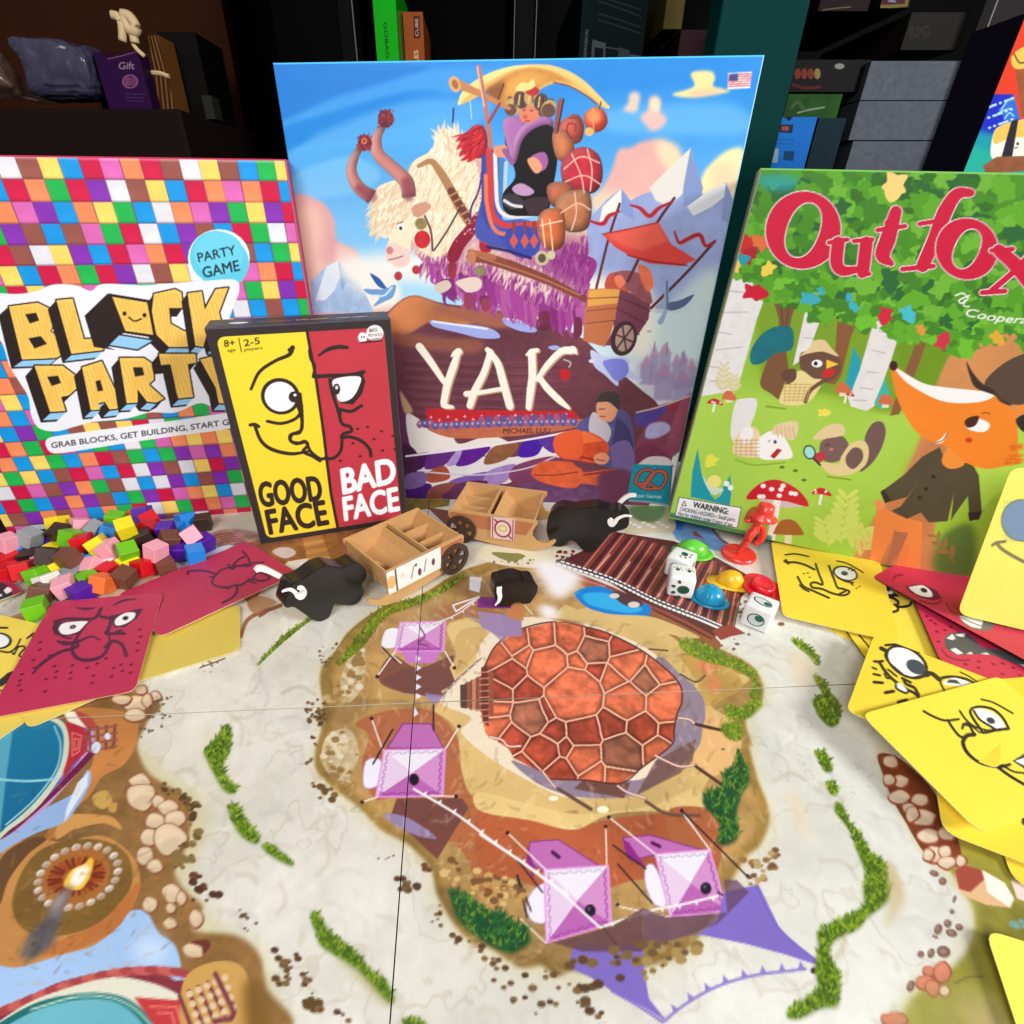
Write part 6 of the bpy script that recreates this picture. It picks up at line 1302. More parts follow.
    def r5(c):
        b = rb
        c.blob(b("520,380 550,345 640,335 700,370 760,430 880,450 1024,500 1060,560 980,540 900,510 820,480 720,475 620,480 560,460 525,430"), (84, 86, 92)); c.line(b("500,440 540,490 620,515 680,510"), 1.6, (140, 30, 60))
        for q in ("530,375 570,345 590,375 570,385", "585,350 650,340 645,365 610,362", "555,445 590,435 640,470 600,478", "655,475 690,458 700,475", "745,472 790,465 810,480", "1000,540 1040,545 1040,560"): c.poly(b(q), (246, 246, 246))
        for x, y in ((405, 232), (460, 280), (470, 330), (480, 395), (520, 320), (740, 522), (735, 562), (830, 538), (890, 535), (960, 562), (890, 602), (1000, 612), (655, 540), (560, 300), (430, 260)): c.ell(*b(f"{x},{y}")[0], 2, 1.1, (120, 16, 50), rot=20)
    make_card("crimson card with a wide open mouth showing fangs", [(906, 582), (941, 662), (1100, 735), (1050, 625)], (.006, .006, .010), (210, 48, 86), r5, 'card', G_, edge=(90, 20, 40))
    def r4(c):
        b = rb
        c.poly(b("265,45 320,28 400,35 470,70 500,120 440,130 360,110 300,80"), (110, 20, 56)); c.blob(b("290,50 320,38 380,35 430,70 438,105 400,108 340,90"), (246, 246, 246)); c.ell(*b("385,65")[0], 3.6, 2.2, S, rot=20); c.line(b("360,130 420,150 470,150 500,130"), 1.6, (130, 20, 50))
        c.line(r("830,375 850,355 890,350"), 2, (150, 20, 50)); c.blob(b("610,235 640,225 760,250 830,265 820,310 780,325 700,310 650,280"), (110, 110, 112)); c.poly(b("612,232 640,228 765,255 750,312 690,300 640,268"), (248, 248, 248)); c.line(b("625,240 700,275 760,295"), 1, (120, 100, 100)); c.line(b("530,150 560,200 600,215"), 1.6, (130, 20, 50)); c.line(b("895,285 910,305"), 1.6, (150, 20, 60))
    make_card("crimson card with a wide eye and bared teeth, under the leaning card", [(872, 577), (1062, 680), (1130, 620), (932, 545)], (.007, .013, .006), (204, 48, 82), r4, 'card', G_, edge=(90, 20, 40))
    make_card("blank yellow card at the photo's right edge, below the fanged crimson card", [(960, 682), (1090, 672), (1130, 770), (990, 770)], (.0085, .0085, .007), (248, 214, 60), None, 'card', GB)
    def r6(c):
        b = rl; L = lambda q, w=2.2: c.line(b(q), w, S)
        c.ell(*b("358,124")[0], 23.5, 14.4, S, rot=32); c.ell(*b("356,124")[0], 20.5, 11.8, (248, 248, 248), rot=32); c.ell(*b("410,152")[0], 10.5, 6.6, (66, 72, 88), rot=28)
        L("235,28 300,25 370,42 430,66", 2.4); L("210,45 240,60", 4); L("240,60 235,90 260,130 330,190", 2); L("460,190 500,190 545,225", 4.4); L("545,225 565,212 620,208 690,220 740,245", 3); c.blob(b("570,250 590,222 640,214 735,248 680,262"), (248, 248, 248)); c.poly(b("580,240 600,222 640,225 665,248"), (66, 66, 70)); L("660,180 710,205 772,246", 1.4)
        L("545,225 552,250 575,292", 2); L("400,215 440,205 480,200", 3)
        L("172,120 200,122 222,118", 2.6); L("200,122 230,170 270,215 340,270 400,300 425,325", 3); L("230,190 245,215 270,215", 2); c.blob(b("295,250 320,245 360,285 350,298 310,280"), (248, 248, 248)); L("295,250 300,275 350,300 365,292", 2.2); L("250,165 300,205", 2); L("330,215 350,225 380,240", 2.6); L("340,225 355,250 400,270 425,310", 3); c.poly(b("400,280 430,300 430,335"), S)
        for q, w in (("162,155 185,165", 2), ("168,192 205,200", 2.4), ("170,238 220,242", 3), ("235,298 282,290", 3.4), ("312,352 355,342", 4)): L(q, w)
    make_card("yellow card with a huge goggle eye and crooked mouth", [(874, 635), (1003, 684), (1000, 770), (846, 711)], (.012, .0115, .0125), YB, r6, 'card', G_)
    make_card("blank yellow card lowest on the right, corner above the printed crystal", [(985, 800), (1013, 880), (1100, 920), (1090, 840)], (.0015, .0015, .0015), YB, None, 'card', GB)
    def r8(c): c.ell(*Z(904, 760, 8.53)("1030,520")[0], 2.5, 5, S)
    make_card("yellow card under the bulbous-nosed card, its lower corner out", [(928, 735), (943, 832), (1110, 896), (1110, 770)], (.009, .005, .009), YB, r8, 'card', G_, radius=.006)
    def r7(c):
        b = rl; L = lambda q, w=2.2: c.line(b(q), w, S)
        L("450,402 500,430 570,455 650,448", 2.4); L("590,455 610,490 650,540 685,555", 2.6); L("740,535 700,540 680,560 675,590 700,640 760,690 830,712 900,715 940,705", [4, 4.4, 4.4, 4, 3.4, 3, 3.2, 4, 3]); L("670,500 680,480 710,485 730,520 740,535", 2.6); L("670,478 700,470 740,500 770,525", 1.6)
        L("935,502 900,440 850,395 790,378 735,382 715,405 735,450 775,505 790,525 860,512 935,502", 2.6); c.poly(b("780,515 935,504 900,490"), S); c.blob(b("735,395 790,390 850,415 895,455 912,492 850,498 800,475 750,430"), (248, 248, 248)); c.ell(*b("832,456")[0], 4.6, 3, (60, 64, 70), rot=25); L("735,400 770,450 850,500", 2.2); L("655,400 690,450 740,490 820,515", 2)
        L("778,335 850,355 958,415", 1.8); c.poly(b("955,685 1030,640 1060,640 1060,740 1024,730"), (60, 64, 66)); c.poly(b("970,685 1030,665 1040,720"), (248, 248, 248)); L("860,712 940,770 1024,820", 3); L("900,712 960,745 1024,755", 2)
    make_card("yellow card with a bulbous-nosed face, topmost of the right pile", [(861, 714), (1000, 676), (1115, 782), (981, 834)], (.0155, .013, .011), (250, 224, 74), r7, 'card', G_)
    make_card("blank yellow card in the photo's bottom right corner", [(985, 929), (1090, 962), (1120, 1075), (1024, 1048)], (.004, .004, .003), (253, 236, 96), None, 'card', GB)
    # the card that leans upright against the box with the fox
    P0 = ground(957, 614, .012)
    r0 = ray(1012, 466); best = None
    for t in np.linspace(.1, .5, 4000):
        p = CAM + r0 * t
        if abs(np.linalg.norm(p - P0) - .088) < .0004: best = p
    if best is None:
        ts = np.linspace(.1, .6, 4000); ps = CAM + np.outer(ts, r0); best = ps[np.argmin(np.abs(np.linalg.norm(ps - P0, axis=1) - .088))]
    up = best - P0; L_ = np.linalg.norm(up)
    # bottom edge: through photo point (1024,628), square to the long edge
    r1 = ray(1024, 630); ts = np.linspace(.05, .6, 6000); ps = CAM + np.outer(ts, r1); dd = ps - P0
    k = np.argmin(np.abs((dd @ up) / (np.linalg.norm(dd, axis=1) * L_))); side = dd[k] / np.linalg.norm(dd[k]) * .064
    def ru(c):
        g = Z(864, 420, 6.4)
        c.ell(*g("1010,640")[0], 21, 21.5, (120, 134, 110), rot=0); c.ell(*g("1012,640")[0], 19.4, 20, (128, 152, 182))
        for k in range(22): c.line(g(f"{890+k%3*6},{520+k*12} {1040},{514+k*12}"), .6, (112, 136, 170), a=.5)
        c.line(g("822,800 850,782 905,775"), 3, (128, 122, 92)); c.line(g("850,785 880,820 940,860 1024,905"), 3.6, (128, 122, 92))
    make_card("yellow card with a grey-blue disc and a smile, leaning upright at the photo's right edge", None, None, (253, 238, 110), ru, 'card', None, pts3=(P0, P0 + side, P0 + up), radius=.006)
    return P0, side, up
# ================================================================== SOLIDS
def box_bm(bm, x0, x1, y0, y1, z0, z1, M=None, bev=0.0):
    r = bmesh.ops.create_cube(bm, size=1.0)
    T = Matrix.Translation(((x0 + x1) / 2, (y0 + y1) / 2, (z0 + z1) / 2)) @ Matrix.Diagonal((x1 - x0, y1 - y0, z1 - z0, 1))
    bmesh.ops.transform(bm, matrix=T, verts=r['verts'])
    if bev:
        es = list({e for v in r['verts'] for e in v.link_edges})
        rr = bmesh.ops.bevel(bm, geom=es, offset=bev, segments=3, affect='EDGES', profile=.5)
        vs = list({v for f_ in rr['faces'] for v in f_.verts} | {v for v in r['verts'] if v.is_valid})
    else: vs = r['verts']
    if M is not None: bmesh.ops.transform(bm, matrix=M, verts=[v for v in vs if v.is_valid])
    return vs
def prism(bm, pts, axis_pt, h0, h1):
    """extrude a 2-D outline; axis_pt(a,b,h) -> world"""
    n = len(pts); A = [bm.verts.new(axis_pt(p[0], p[1], h0)) for p in pts]; B = [bm.verts.new(axis_pt(p[0], p[1], h1)) for p in pts]
    bm.faces.new(A); bm.faces.new(B[::-1])
    for i in range(n): bm.faces.new([A[i], B[i], B[(i + 1) % n], A[(i + 1) % n]])
def fixn(bm): bmesh.ops.recalc_face_normals(bm, faces=bm.faces[:]); return bm
def tube(bm, pts, r, seg=8):
    pts = [Vector(p) for p in pts]; rings = []
    for i, p in enumerate(pts):
        d = (pts[min(i + 1, len(pts) - 1)] - pts[max(i - 1, 0)]).normalized()
        a = d.cross(Vector((0, 0, 1))); a = a.normalized() if a.length > 1e-4 else Vector((1, 0, 0)); b = d.cross(a)
        rr = r[i] if hasattr(r, '__len__') else r
        rings.append([bm.verts.new(p + (a * math.cos(t) + b * math.sin(t)) * rr) for t in [k / seg * 2 * math.pi for k in range(seg)]])
    for i in range(len(rings) - 1):
        for k in range(seg): bm.faces.new([rings[i][k], rings[i][(k + 1) % seg], rings[i + 1][(k + 1) % seg], rings[i + 1][k]])
    bm.faces.new(rings[0][::-1]); bm.faces.new(rings[-1])
def lathe(bm, prof, seg=32, M=None, sx=1.0, sy=1.0):
    rings = []
    for r, z in prof:
        rings.append([bm.verts.new((r * sx * math.cos(t), r * sy * math.sin(t), z)) for t in [k / seg * 2 * math.pi for k in range(seg)]])
    for i in range(len(rings) - 1):
        for k in range(seg): bm.faces.new([rings[i][k], rings[i][(k + 1) % seg], rings[i + 1][(k + 1) % seg], rings[i + 1][k]])
    bm.faces.new(rings[0][::-1]); bm.faces.new(rings[-1])
    vs = [v for R_ in rings for v in R_]
    if M is not None: bmesh.ops.transform(bm, matrix=M, verts=vs)
    return vs
def noise_free(o): return o

# ---------------- printed surfaces and the boxes
def game_box(label, name, cv, depth, side_cols, m, base_col, extra=None):
    pl = cv.pl; base = pl.pt(pl.W / 2, 0, -depth / 2)
    t = empty(name, (base.x, base.y, max(0, base.z)), label, 'game box')
    bv = 0.0008
    co, f, col = cv.grid()
    # front artwork sits a hair proud; the corner bevels and the sides are inked from the artwork's border
    W, Hh = pl.W, pl.H; N = pl.N
    fc = [pl.pt(0, 0), pl.pt(W, 0), pl.pt(W, Hh), pl.pt(0, Hh)]
    e = 0.0009
    out = [pl.pt(-e, -e * 0, -e), pl.pt(W + e, -e * 0, -e), pl.pt(W + e, Hh + e, -e), pl.pt(-e, Hh + e, -e)]
    bk = [pl.pt(-e, 0, -depth * .86), pl.pt(W + e, 0, -depth * .86), pl.pt(W + e, Hh + e, -depth * .86), pl.pt(-e, Hh + e, -depth * .86)]
    V = np.array([list(v) for v in fc + out + bk]); n = len(co)
    Q = []
    sc = []
    sb, sr, stp, sl = side_cols   # bottom, right, top, left colours
    addv = []; addc = []
    def quad(a, b, c_, d, colr):
        k = n + len(addv); addv.extend([a, b, c_, d]); addc.extend([colr] * 4); Q.append([k, k + 1, k + 2, k + 3])
    cols = [sb, sr, stp, sl]
    for i in range(4):
        j = (i + 1) % 4
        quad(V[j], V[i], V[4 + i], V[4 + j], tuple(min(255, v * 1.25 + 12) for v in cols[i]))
        quad(V[4 + j], V[4 + i], V[8 + i], V[8 + j], cols[i])
    quad(V[11], V[10], V[9], V[8], (60, 60, 60))
    co2 = np.vstack([co, np.array(addv)]); f2 = np.vstack([f, Q]); col2 = np.vstack([col, np.array(addc, float)])
    ink_mesh('lid', co2, f2, col2, m, t)
    bm = bmesh.new(); i_ = .0015
    prism(bm, [(i_, .0002), (W - i_, .0002), (W - i_, Hh - i_), (i_, Hh - i_)], lambda a, b, h: pl.pt(a, b, h), -depth * .862, -depth)
    fixn(bm); bm_obj('base_tray', bm, mat('tray ' + name, base_col, .5), t)
    return t

def build():
    pm = print_mat('printed board', .30, .5); pb = print_mat('printed box wrap', .45, .35)
    # ---- table and board
    tb = bmesh.new(); box_bm(tb, -.85, .75, -.25, .62, -.03, -.0025, bev=.004)
    t = empty('table', (0, .18, -.75), "dark brown wooden table under the game board", 'table')
    bm_obj('tabletop', tb, mat('dark wood', (40, 24, 18), .4, noise=.3, nscale=12), t)
    for sx in (-.78, .68):
        for sy in (-.18, .55):
            bm = bmesh.new(); box_bm(bm, sx - .03, sx + .03, sy - .03, sy + .03, -.75, -.03, bev=.004); bm_obj('leg', bm, mat('dark wood', (40, 24, 18)), t)
    cv = board_art()
    xs = BL_; ys = BD_
    bd = empty('game_board', (BC[0], BC[1], -.0025), "large folding board printed with a white track and a red tortoise shell", 'game board')
    nx = (cv.w - 1) * cv.res; ny = (cv.h - 1) * cv.res; g = .0005
    shp = round(xs / cv.res) * cv.res; syp = round(ys / cv.res) * cv.res
    for (a0, a1) in ((0, shp), (shp + g, nx)):
        for (b0, b1) in ((0, syp), (syp + g, ny)):
            co, f, col = cv.grid(a0, b0, a1, b1)
            P4 = [cv.pl.pt(a0, b0), cv.pl.pt(a1, b0), cv.pl.pt(a1, b1), cv.pl.pt(a0, b1)]
            co2, f2, col2 = add_slab(co, f, col, P4, (0, 0, -.0024), (214, 204, 184)); ink_mesh('board_panel', co2, f2, col2, pm, bd)
    # ---- boxes
    game_box("large square box with a shaggy horned beast and sky-blue cover, standing in the middle", 'game_box', yak_art(), .07,
             ((70, 30, 50), (126, 170, 214), (60, 150, 224), (40, 120, 200)), pb, (210, 210, 206))
    game_box("box covered in small multicoloured squares, standing behind the pile of cubes", 'game_box', bp_art(), .06, ((60, 30, 30), (150, 60, 90), (150, 30, 60), (50, 30, 30)), pb, (60, 50, 50))
    gfb = game_box("small black-edged box split into a yellow and a red half face", 'game_box', gf_art(), .034, ((44, 36, 40), (50, 42, 48), (52, 46, 56), (44, 38, 42)), pb, (44, 38, 42))
    game_box("green woodland box with a fox in a hat, standing at the right", 'game_box', fox_art(), .045, ((60, 90, 30), (110, 150, 60), (90, 140, 60), (120, 130, 90)), pb, (120, 90, 60))
    # lettering on the small box's top side
    pl = gf_pl; tp = Plane(pl.pt(.004, pl.H + .001, -.004), pl.U, -pl.N, pl.W - .008, .021)
    c = Canvas(tp, .0004, (52, 46, 56), 5); z = Z(180, 300, 10); c.loc = True
    for txt, a, col in (("BAD FACE", .036, (190, 60, 80)), ("GOOD FACE", .060, (226, 196, 60)), ("FAMILY PARTY", .086, (200, 200, 210))):
        tr, mn, mx = glyphs(txt, .03); w_ = .021; h_ = .0042
        c.paint([np.stack([a - (p[:, 0] - mn[0]) / (mx[0] - mn[0]) * w_ + w_ / 2, .010 - p[:, 1] * h_], 1) for p in tr], col)
    c.ell(.014, .009, .006, .003, (230, 230, 232))
    co, f, col = c.grid(); ink_mesh('top_print', co, f, col, pb, gfb)

    # ---- bison pieces
    blk = mat('black lacquered wood', (30, 26, 22), .3, spec=.35, noise=.1); wht = mat('white painted horn', (244, 240, 236), .35)
    def bison(label, z, outline, g0, g1, thick, horns, n=8):
        A = ground(*g0); B = ground(*g1); U = B - A; U[2] = 0; pl = Plane(A, U, (0, 0, 1), 1, 1)
        pts = pl.px(cat(z(outline), True, n)); pts = sum(np.roll(pts, k_, 0) for k_ in range(-4, 5)) / 9; zmin = pts[:, 1].min(); pts[:, 1] = np.maximum(pts[:, 1] , 0.0002)
        base = pl.pt(pts[:, 0].mean(), 0, -thick / 2)
        e_ = empty('bison_piece', (base.x, base.y, 0), label, 'wooden piece', 'black wooden bison pieces')
        if area(pts) < 0: pts = pts[::-1]
        bm = bmesh.new(); prism(bm, pts, lambda a, b, h: pl.pt(a, b, h), 0, -thick); fixn(bm)
        rim = [e for e in bm.edges if len(e.link_faces) == 2 and any(len(f_.verts) > 4 for f_ in e.link_faces)]
        bmesh.ops.bevel(bm, geom=rim, offset=.0005, segments=2, affect='EDGES')
        bo = bm_obj('body', bm, blk, e_)
        for q, w, h0, h1, sh in horns:
            hp = pl.px(z(q)); bm = bmesh.new()
            p = cat(hp, False, 6); n_ = len(p); ws = np.interp(np.linspace(0, 1, n_), np.linspace(0, 1, len(w)), w) / 2
            d = np.gradient(p, axis=0); nn = np.stack([-d[:, 1], d[:, 0]], 1) / (np.linalg.norm(d, axis=1)[:, None] + 1e-9)
            o2 = np.vstack([p + nn * ws[:, None], (p - nn * ws[:, None])[::-1]])
            if sh is not None: o2 = o2 + np.array(sh)
            prism(bm, o2, lambda a, b, h: pl.pt(a, b, h), h0, h1); fixn(bm)
            bmesh.ops.bevel(bm, geom=[e for e in bm.edges], offset=.0002, segments=1, affect='EDGES')
            bm_obj('horn', bm, wht, e_)
        return e_
    z6, z7, z46 = Z(260, 480, 6.4), Z(500, 480, 6.4), Z(460, 540, 10.24)
    bison("largest black bison piece, standing at the left in front of the small two-faced box", z6,
          "215,655 250,650 300,620 350,580 400,556 450,547 520,565 570,545 615,522 650,545 682,580 685,620 670,648 650,670 668,705 662,740 640,775 600,803 550,802 500,790 478,800 465,835 450,870 420,903 380,908 330,893 290,860 250,835 215,812 180,822 155,808 160,770 178,720 195,680",
          (322, 622), (354, 606), .0125, [("138,715 160,705 195,700 225,720 240,740 265,745 278,720 262,690 238,690", [.0012, .0018, .0022, .0024, .003, .0045, .004, .0032, .0022], -.0002, .0006, None)])
    # the far horn pokes out past the far side of the head
    A = ground(322, 622); B = ground(354, 606); U = B - A; U[2] = 0; pl = Plane(A, U, (0, 0, 1), 1, 1); plb = Plane(pl.pt(0, 0, -.0135), U, (0, 0, 1), 1, 1)
    par = [o for o in bpy.data.objects if o.name.startswith('bison_piece')][-1]
    def far_horn(plb, px, w, parent):
        p = cat(plb.px(px), False, 6); n_ = len(p); ws = np.interp(np.linspace(0, 1, n_), np.linspace(0, 1, len(w)), w) / 2
        d = np.gradient(p, axis=0); nn = np.stack([-d[:, 1], d[:, 0]], 1) / (np.linalg.norm(d, axis=1)[:, None] + 1e-9)
        bm = bmesh.new(); prism(bm, np.vstack([p + nn * ws[:, None], (p - nn * ws[:, None])[::-1]]), lambda a, b, h: plb.pt(a, b, h), .001, -.0015); fixn(bm); bm_obj('horn', bm, wht, parent)
    far_horn(plb, Z(180, 440, 6.4)("482,838 505,822 540,825 580,842 640,872"), [.002, .0034, .0034, .003, .003], par)
    b2 = bison("black bison piece standing behind the farther cardboard cart, beside the teal patch", z7,
          "300,280 312,225 350,188 400,172 470,190 540,176 620,172 690,198 745,190 795,215 828,260 812,312 745,330 705,345 668,388 628,430 590,462 548,462 512,432 482,398 442,388 412,422 370,430 332,410 306,370 297,320",
          (560, 548), (592, 553), .0125, [("845,232 800,228 755,245 735,270 715,285 705,262 718,245", [.0015, .002, .0026, .0032, .004, .004, .0026], -.0002, .0006, None)])
    A = ground(560, 548); B = ground(592, 553); U = B - A; U[2] = 0; plb = Plane(Plane(A, U, (0, 0, 1), 1, 1).pt(0, 0, -.0135), U, (0, 0, 1), 1, 1)
    far_horn(plb, z7("755,160 785,125 825,100 872,98"), [.003, .003, .0026, .0018], b2)
    bison("smallest-looking black bison piece, standing on the printed purple tent near the board's fold", z46,
          "370,445 420,436 480,412 560,400 620,406 680,430 740,424 780,448 802,490 785,560 745,612 722,650 685,665 640,655 605,630 565,645 530,672 495,686 430,686 385,665 362,600 355,520",
          (503, 608), (529, 604), .0125, [("402,478 400,530 408,580 395,625 358,668", [.0035, .0034, .003, .0022, .001], -.0002, .0006, None)])

    # ---- cardboard carts
    card = mat('brown cardboard', (204, 158, 104), .75, spec=.2, noise=.06, nscale=200); cardi = mat('cardboard edge', (226, 186, 130), .8, spec=.1)
    plank = mat('printed planks', (184, 116, 76), .5, noise=.25, nscale=90); wheelm = mat('printed dark wheel', (70, 50, 40), .45, noise=.3, nscale=150)
    def cart(label, A, B, C_, D, zr, tagart, rear_near=True):
        """A,B far rim corners (front, rear); D,C near rim corners (front, rear)"""
        pA, pB, pC, pD = (ground(*p, zr) for p in (A, B, C_, D))
        ctr = (pA + pB + pC + pD) / 4; fx = ((pA + pD) - (pB + pC)); fx[2] = 0; fx /= np.linalg.norm(fx)
        fy = np.array([-fx[1], fx[0], 0]);  nearv = (pD - pA)
        if nearv @ fy < 0: fy = -fy
        L = .5 * (np.linalg.norm((pA + pD) - (pB + pC)) / 2 * 2) / 2; L = np.linalg.norm((pA + pD) / 2 - (pB + pC) / 2) / 2; Wd = np.linalg.norm((pD + pC) / 2 - (pA + pB) / 2) / 2
        T = lambda x, y, z_: Vector((ctr[0] + fx[0] * x + fy[0] * y, ctr[1] + fx[1] * x + fy[1] * y, z_))
        e_ = empty('cardboard_cart', (ctr[0], ctr[1], 0), label, 'cart', 'cardboard carts')
        s = L / .034; k = zr / .026
        prof = [(-34, 26), (-34.6, 22), (-31, 16), (-24, 7), (-18, 3.5), (0, 2), (18, .3), (28, .2), (36, 2), (42, 6), (46, 10.5), (48.5, 11.5), (49.2, 10), (47.5, 9.2)]
        prof = [(-33, 26.5), (-34.4, 25), (-34.2, 21), (-30, 14), (-24, 7.5), (-16, 3.5), (0, 1.6), (16, .3), (27, .3), (35, 1.6), (42, 5), (47, 9), (48.5, 11.5), (47.6, 13), (45.4, 12), (42.5, 9.5), (38, 8.2), (34, 9.4), (31, 13), (31, 18), (34, 24), (33.5, 26.5)]
        prof = [(a * s / 1000, b * k / 1000) for a, b in prof]
        th = .0015
        for sg in (-1, 1):
            bm = bmesh.new(); prism(bm, prof, lambda a, b, h: T(a, sg * Wd - sg * h, b), 0, th); fixn(bm)
            o = bm_obj('side_panel', bm, [card], e_)
            bm = bmesh.new(); q = [(-32.5, 24.5), (-33, 21.5), (-26, 13.5), (26, 13.5), (30.5, 22), (31, 24.5)]
            prism(bm, [(a * s / 1000, b * k / 1000) for a, b in q], lambda a, b, h: T(a, sg * Wd + sg * h, b), -.0001, .0003); fixn(bm); pp = bm_obj('plank_print', bm, plank, o, world=False); pp.matrix_parent_inverse = Matrix.Identity(4)
            pp.data.transform(Matrix.Translation(-e_.location))
        def wall(name, p, q, z0, z1, tilt=0.0):
            bm = bmesh.new(); p = np.array(p, float); q = np.array(q, float); d = (q - p); d /= np.linalg.norm(d); n_ = np.array([-d[1], d[0]]) * .0006
            vs = []
            for z_, sft in ((z0, tilt), (z1, 0)):
                for a in (p - n_, q - n_, q + n_, p + n_): vs.append(bm.verts.new(T(a[0] + sft, a[1], z_)))
            for fc in ((0, 1, 2, 3), (7, 6, 5, 4), (0, 4, 5, 1), (1, 5, 6, 2), (2, 6, 7, 3), (3, 7, 4, 0)): bm.faces.new([vs[i] for i in fc])
            fixn(bm); return bm_obj(name, bm, card, e_)
        fl = .0075 * k; yi = Wd - th
        wall('front_panel', (L * .93, -yi), (L * .93, yi), fl, zr - .0005, -L * .12); wall('rear_panel', (-L * .96, -yi), (-L * .96, yi), fl, zr - .0005, L * .22)
        bm = bmesh.new(); vs = [bm.verts.new(T(x, y, z_)) for z_ in (fl - .001, fl) for x, y in ((-L * .78, -yi), (L * .84, -yi), (L * .84, yi), (-L * .78, yi))]
        for fc in ((0, 1, 2, 3), (7, 6, 5, 4), (0, 4, 5, 1), (1, 5, 6, 2), (2, 6, 7, 3), (3, 7, 4, 0)): bm.faces.new([vs[i] for i in fc])
        fixn(bm); bm_obj('floor_panel', bm, card, e_)
        wall('divider', (-L * .12, -yi), (-L * .12, yi), fl, zr - .001)
        for yy in (-yi * .36, yi * .34): wall('divider', (-L * .93, yy), (-L * .14, yy), fl, zr - .004)
        # curved partition inside the front bay
        bm = bmesh.new(); cu = [(L * .0, zr - .002), (L * .12, zr - .008), (L * .28, fl + .006), (L * .5, fl + .002), (L * .8, fl + .0004)]
        n_ = len(cu); up = [[bm.verts.new(T(x, y, z_)) for x, z_ in cu] for y in (-yi, yi)]; dn = [[bm.verts.new(T(x - .0005, y, z_ - .0007)) for x, z_ in cu] for y in (-yi, yi)]
        for i in range(n_ - 1):
            bm.faces.new([up[0][i], up[0][i + 1], up[1][i + 1], up[1][i]]); bm.faces.new([dn[0][i], dn[1][i], dn[1][i + 1], dn[0][i + 1]])
            for sgn in (0, 1): bm.faces.new([up[sgn][i], dn[sgn][i], dn[sgn][i + 1], up[sgn][i + 1]])
        fixn(bm); bm_obj('curved_partition', bm, card, e_, smooth=False)
        bm = bmesh.new(); tri = [(L * .35, fl), (L * .90, fl), (L * .90, zr - .003), (L * .80, zr - .004)]
        prism(bm, tri, lambda a, b, h: T(a, yi * .22 + h, b), 0, .001); fixn(bm); bm_obj('divider', bm, card, e_)
        # wheels at the rear, one each side
        R_ = .012
        for sg in (-1, 1):
            wy = sg * (Wd + .0022); wx = -L * .70
            bm = bmesh.new(); seg = 40
            def ringpts(r): return [(wx + r * math.cos(t), R_ + r * math.sin(t)) for t in [j / seg * 2 * math.pi for j in range(seg)]]
            o_, i_ = ringpts(R_), ringpts(R_ * .72)
            for h in (0, .0018):
                pass
            vo = [[bm.verts.new(T(a, wy + sg * h, b)) for a, b in o_] for h in (-.0009, .0009)]; vi = [[bm.verts.new(T(a, wy + sg * h, b)) for a, b in i_] for h in (-.0009, .0009)]
            for j in range(seg):
                q = (j + 1) % seg
                bm.faces.new([vo[0][j], vo[0][q], vo[1][q], vo[1][j]]); bm.faces.new([vi[0][j], vi[1][j], vi[1][q], vi[0][q]]); bm.faces.new([vo[1][j], vo[1][q], vi[1][q], vi[1][j]]); bm.faces.new([vo[0][j], vi[0][j], vi[0][q], vo[0][q]])
            fixn(bm); w_ = bm_obj('wheel', bm, wheelm, e_)
            bm = bmesh.new()
            for j in range(6):
                a = j / 6 * 2 * math.pi + .2; dx, dz = math.cos(a), math.sin(a); px_, pz_ = -dz * .0013, dx * .0013
                prism(bm, [(wx + px_, R_ + pz_), (wx + dx * R_ * .76 + px_, R_ + dz * R_ * .76 + pz_), (wx + dx * R_ * .76 - px_, R_ + dz * R_ * .76 - pz_), (wx - px_, R_ - pz_)], lambda a_, b_, h: T(a_, wy + sg * h, b_), -.0007, .0007)
            fixn(bm); sp = bm_obj('spokes', bm, wheelm, w_, world=False); sp.data.transform(Matrix.Translation(-e_.location))
            bm = bmesh.new(); prism(bm, [(wx + .003 * math.cos(j / 16 * 6.2832), R_ + .003 * math.sin(j / 16 * 6.2832)) for j in range(16)], lambda a_, b_, h: T(a_, wy + sg * h, b_), -.0022, .0014)
            fixn(bm); hb = bm_obj('hub', bm, wheelm, w_, world=False); hb.data.transform(Matrix.Translation(-e_.location))
        tagart(T, L, Wd, s, k, e_)
        return e_
    def tag1(T, L, Wd, s, k, e_):
        x0, x1 = L * .98, -L * .34; zt = .0245 * k
        pl = Plane(T(x0, Wd + .0012, .0095 * k), np.array(T(x1, Wd, 0) - T(x0, Wd, 0)), (0, 0, 1), abs(x1 - x0), .017 * k)
        c = Canvas(pl, .0004, (240, 236, 230), 2); c.loc = True; W = pl.W
        c.ell(W * .07, .009, .0036, .005, (226, 180, 120)); c.poly([(W * .14, .0), (W * .17, 0), (W * .17, .02), (W * .14, .02)], (90, 76, 70))
        c.line([(W * .42, .004), (W * .48, .013)], .0007, (90, 70, 80)); c.line([(W * .66, .004), (W * .72, .014)], .0007, (90, 70, 80)); c.ell(W * .58, .006, .0015, .003, (110, 60, 80)); c.ell(W * .85, .0085, .0014, .0028, (110, 60, 80)); c.ell(W * .52, .013, .001, .0012, (90, 60, 80)); c.ell(W * .27, .010, .0018, .002, (236, 214, 190))
        co, f, col = c.grid(); co2, f2, col2 = add_slab(co, f, col, [pl.pt(0, 0), pl.pt(pl.W, 0), pl.pt(pl.W, pl.H), pl.pt(0, pl.H)], -pl.N * .0006, (236, 232, 224)); ink_mesh('picture_strip', co2, f2, col2, print_mat('printed card', .38, .4), e_)
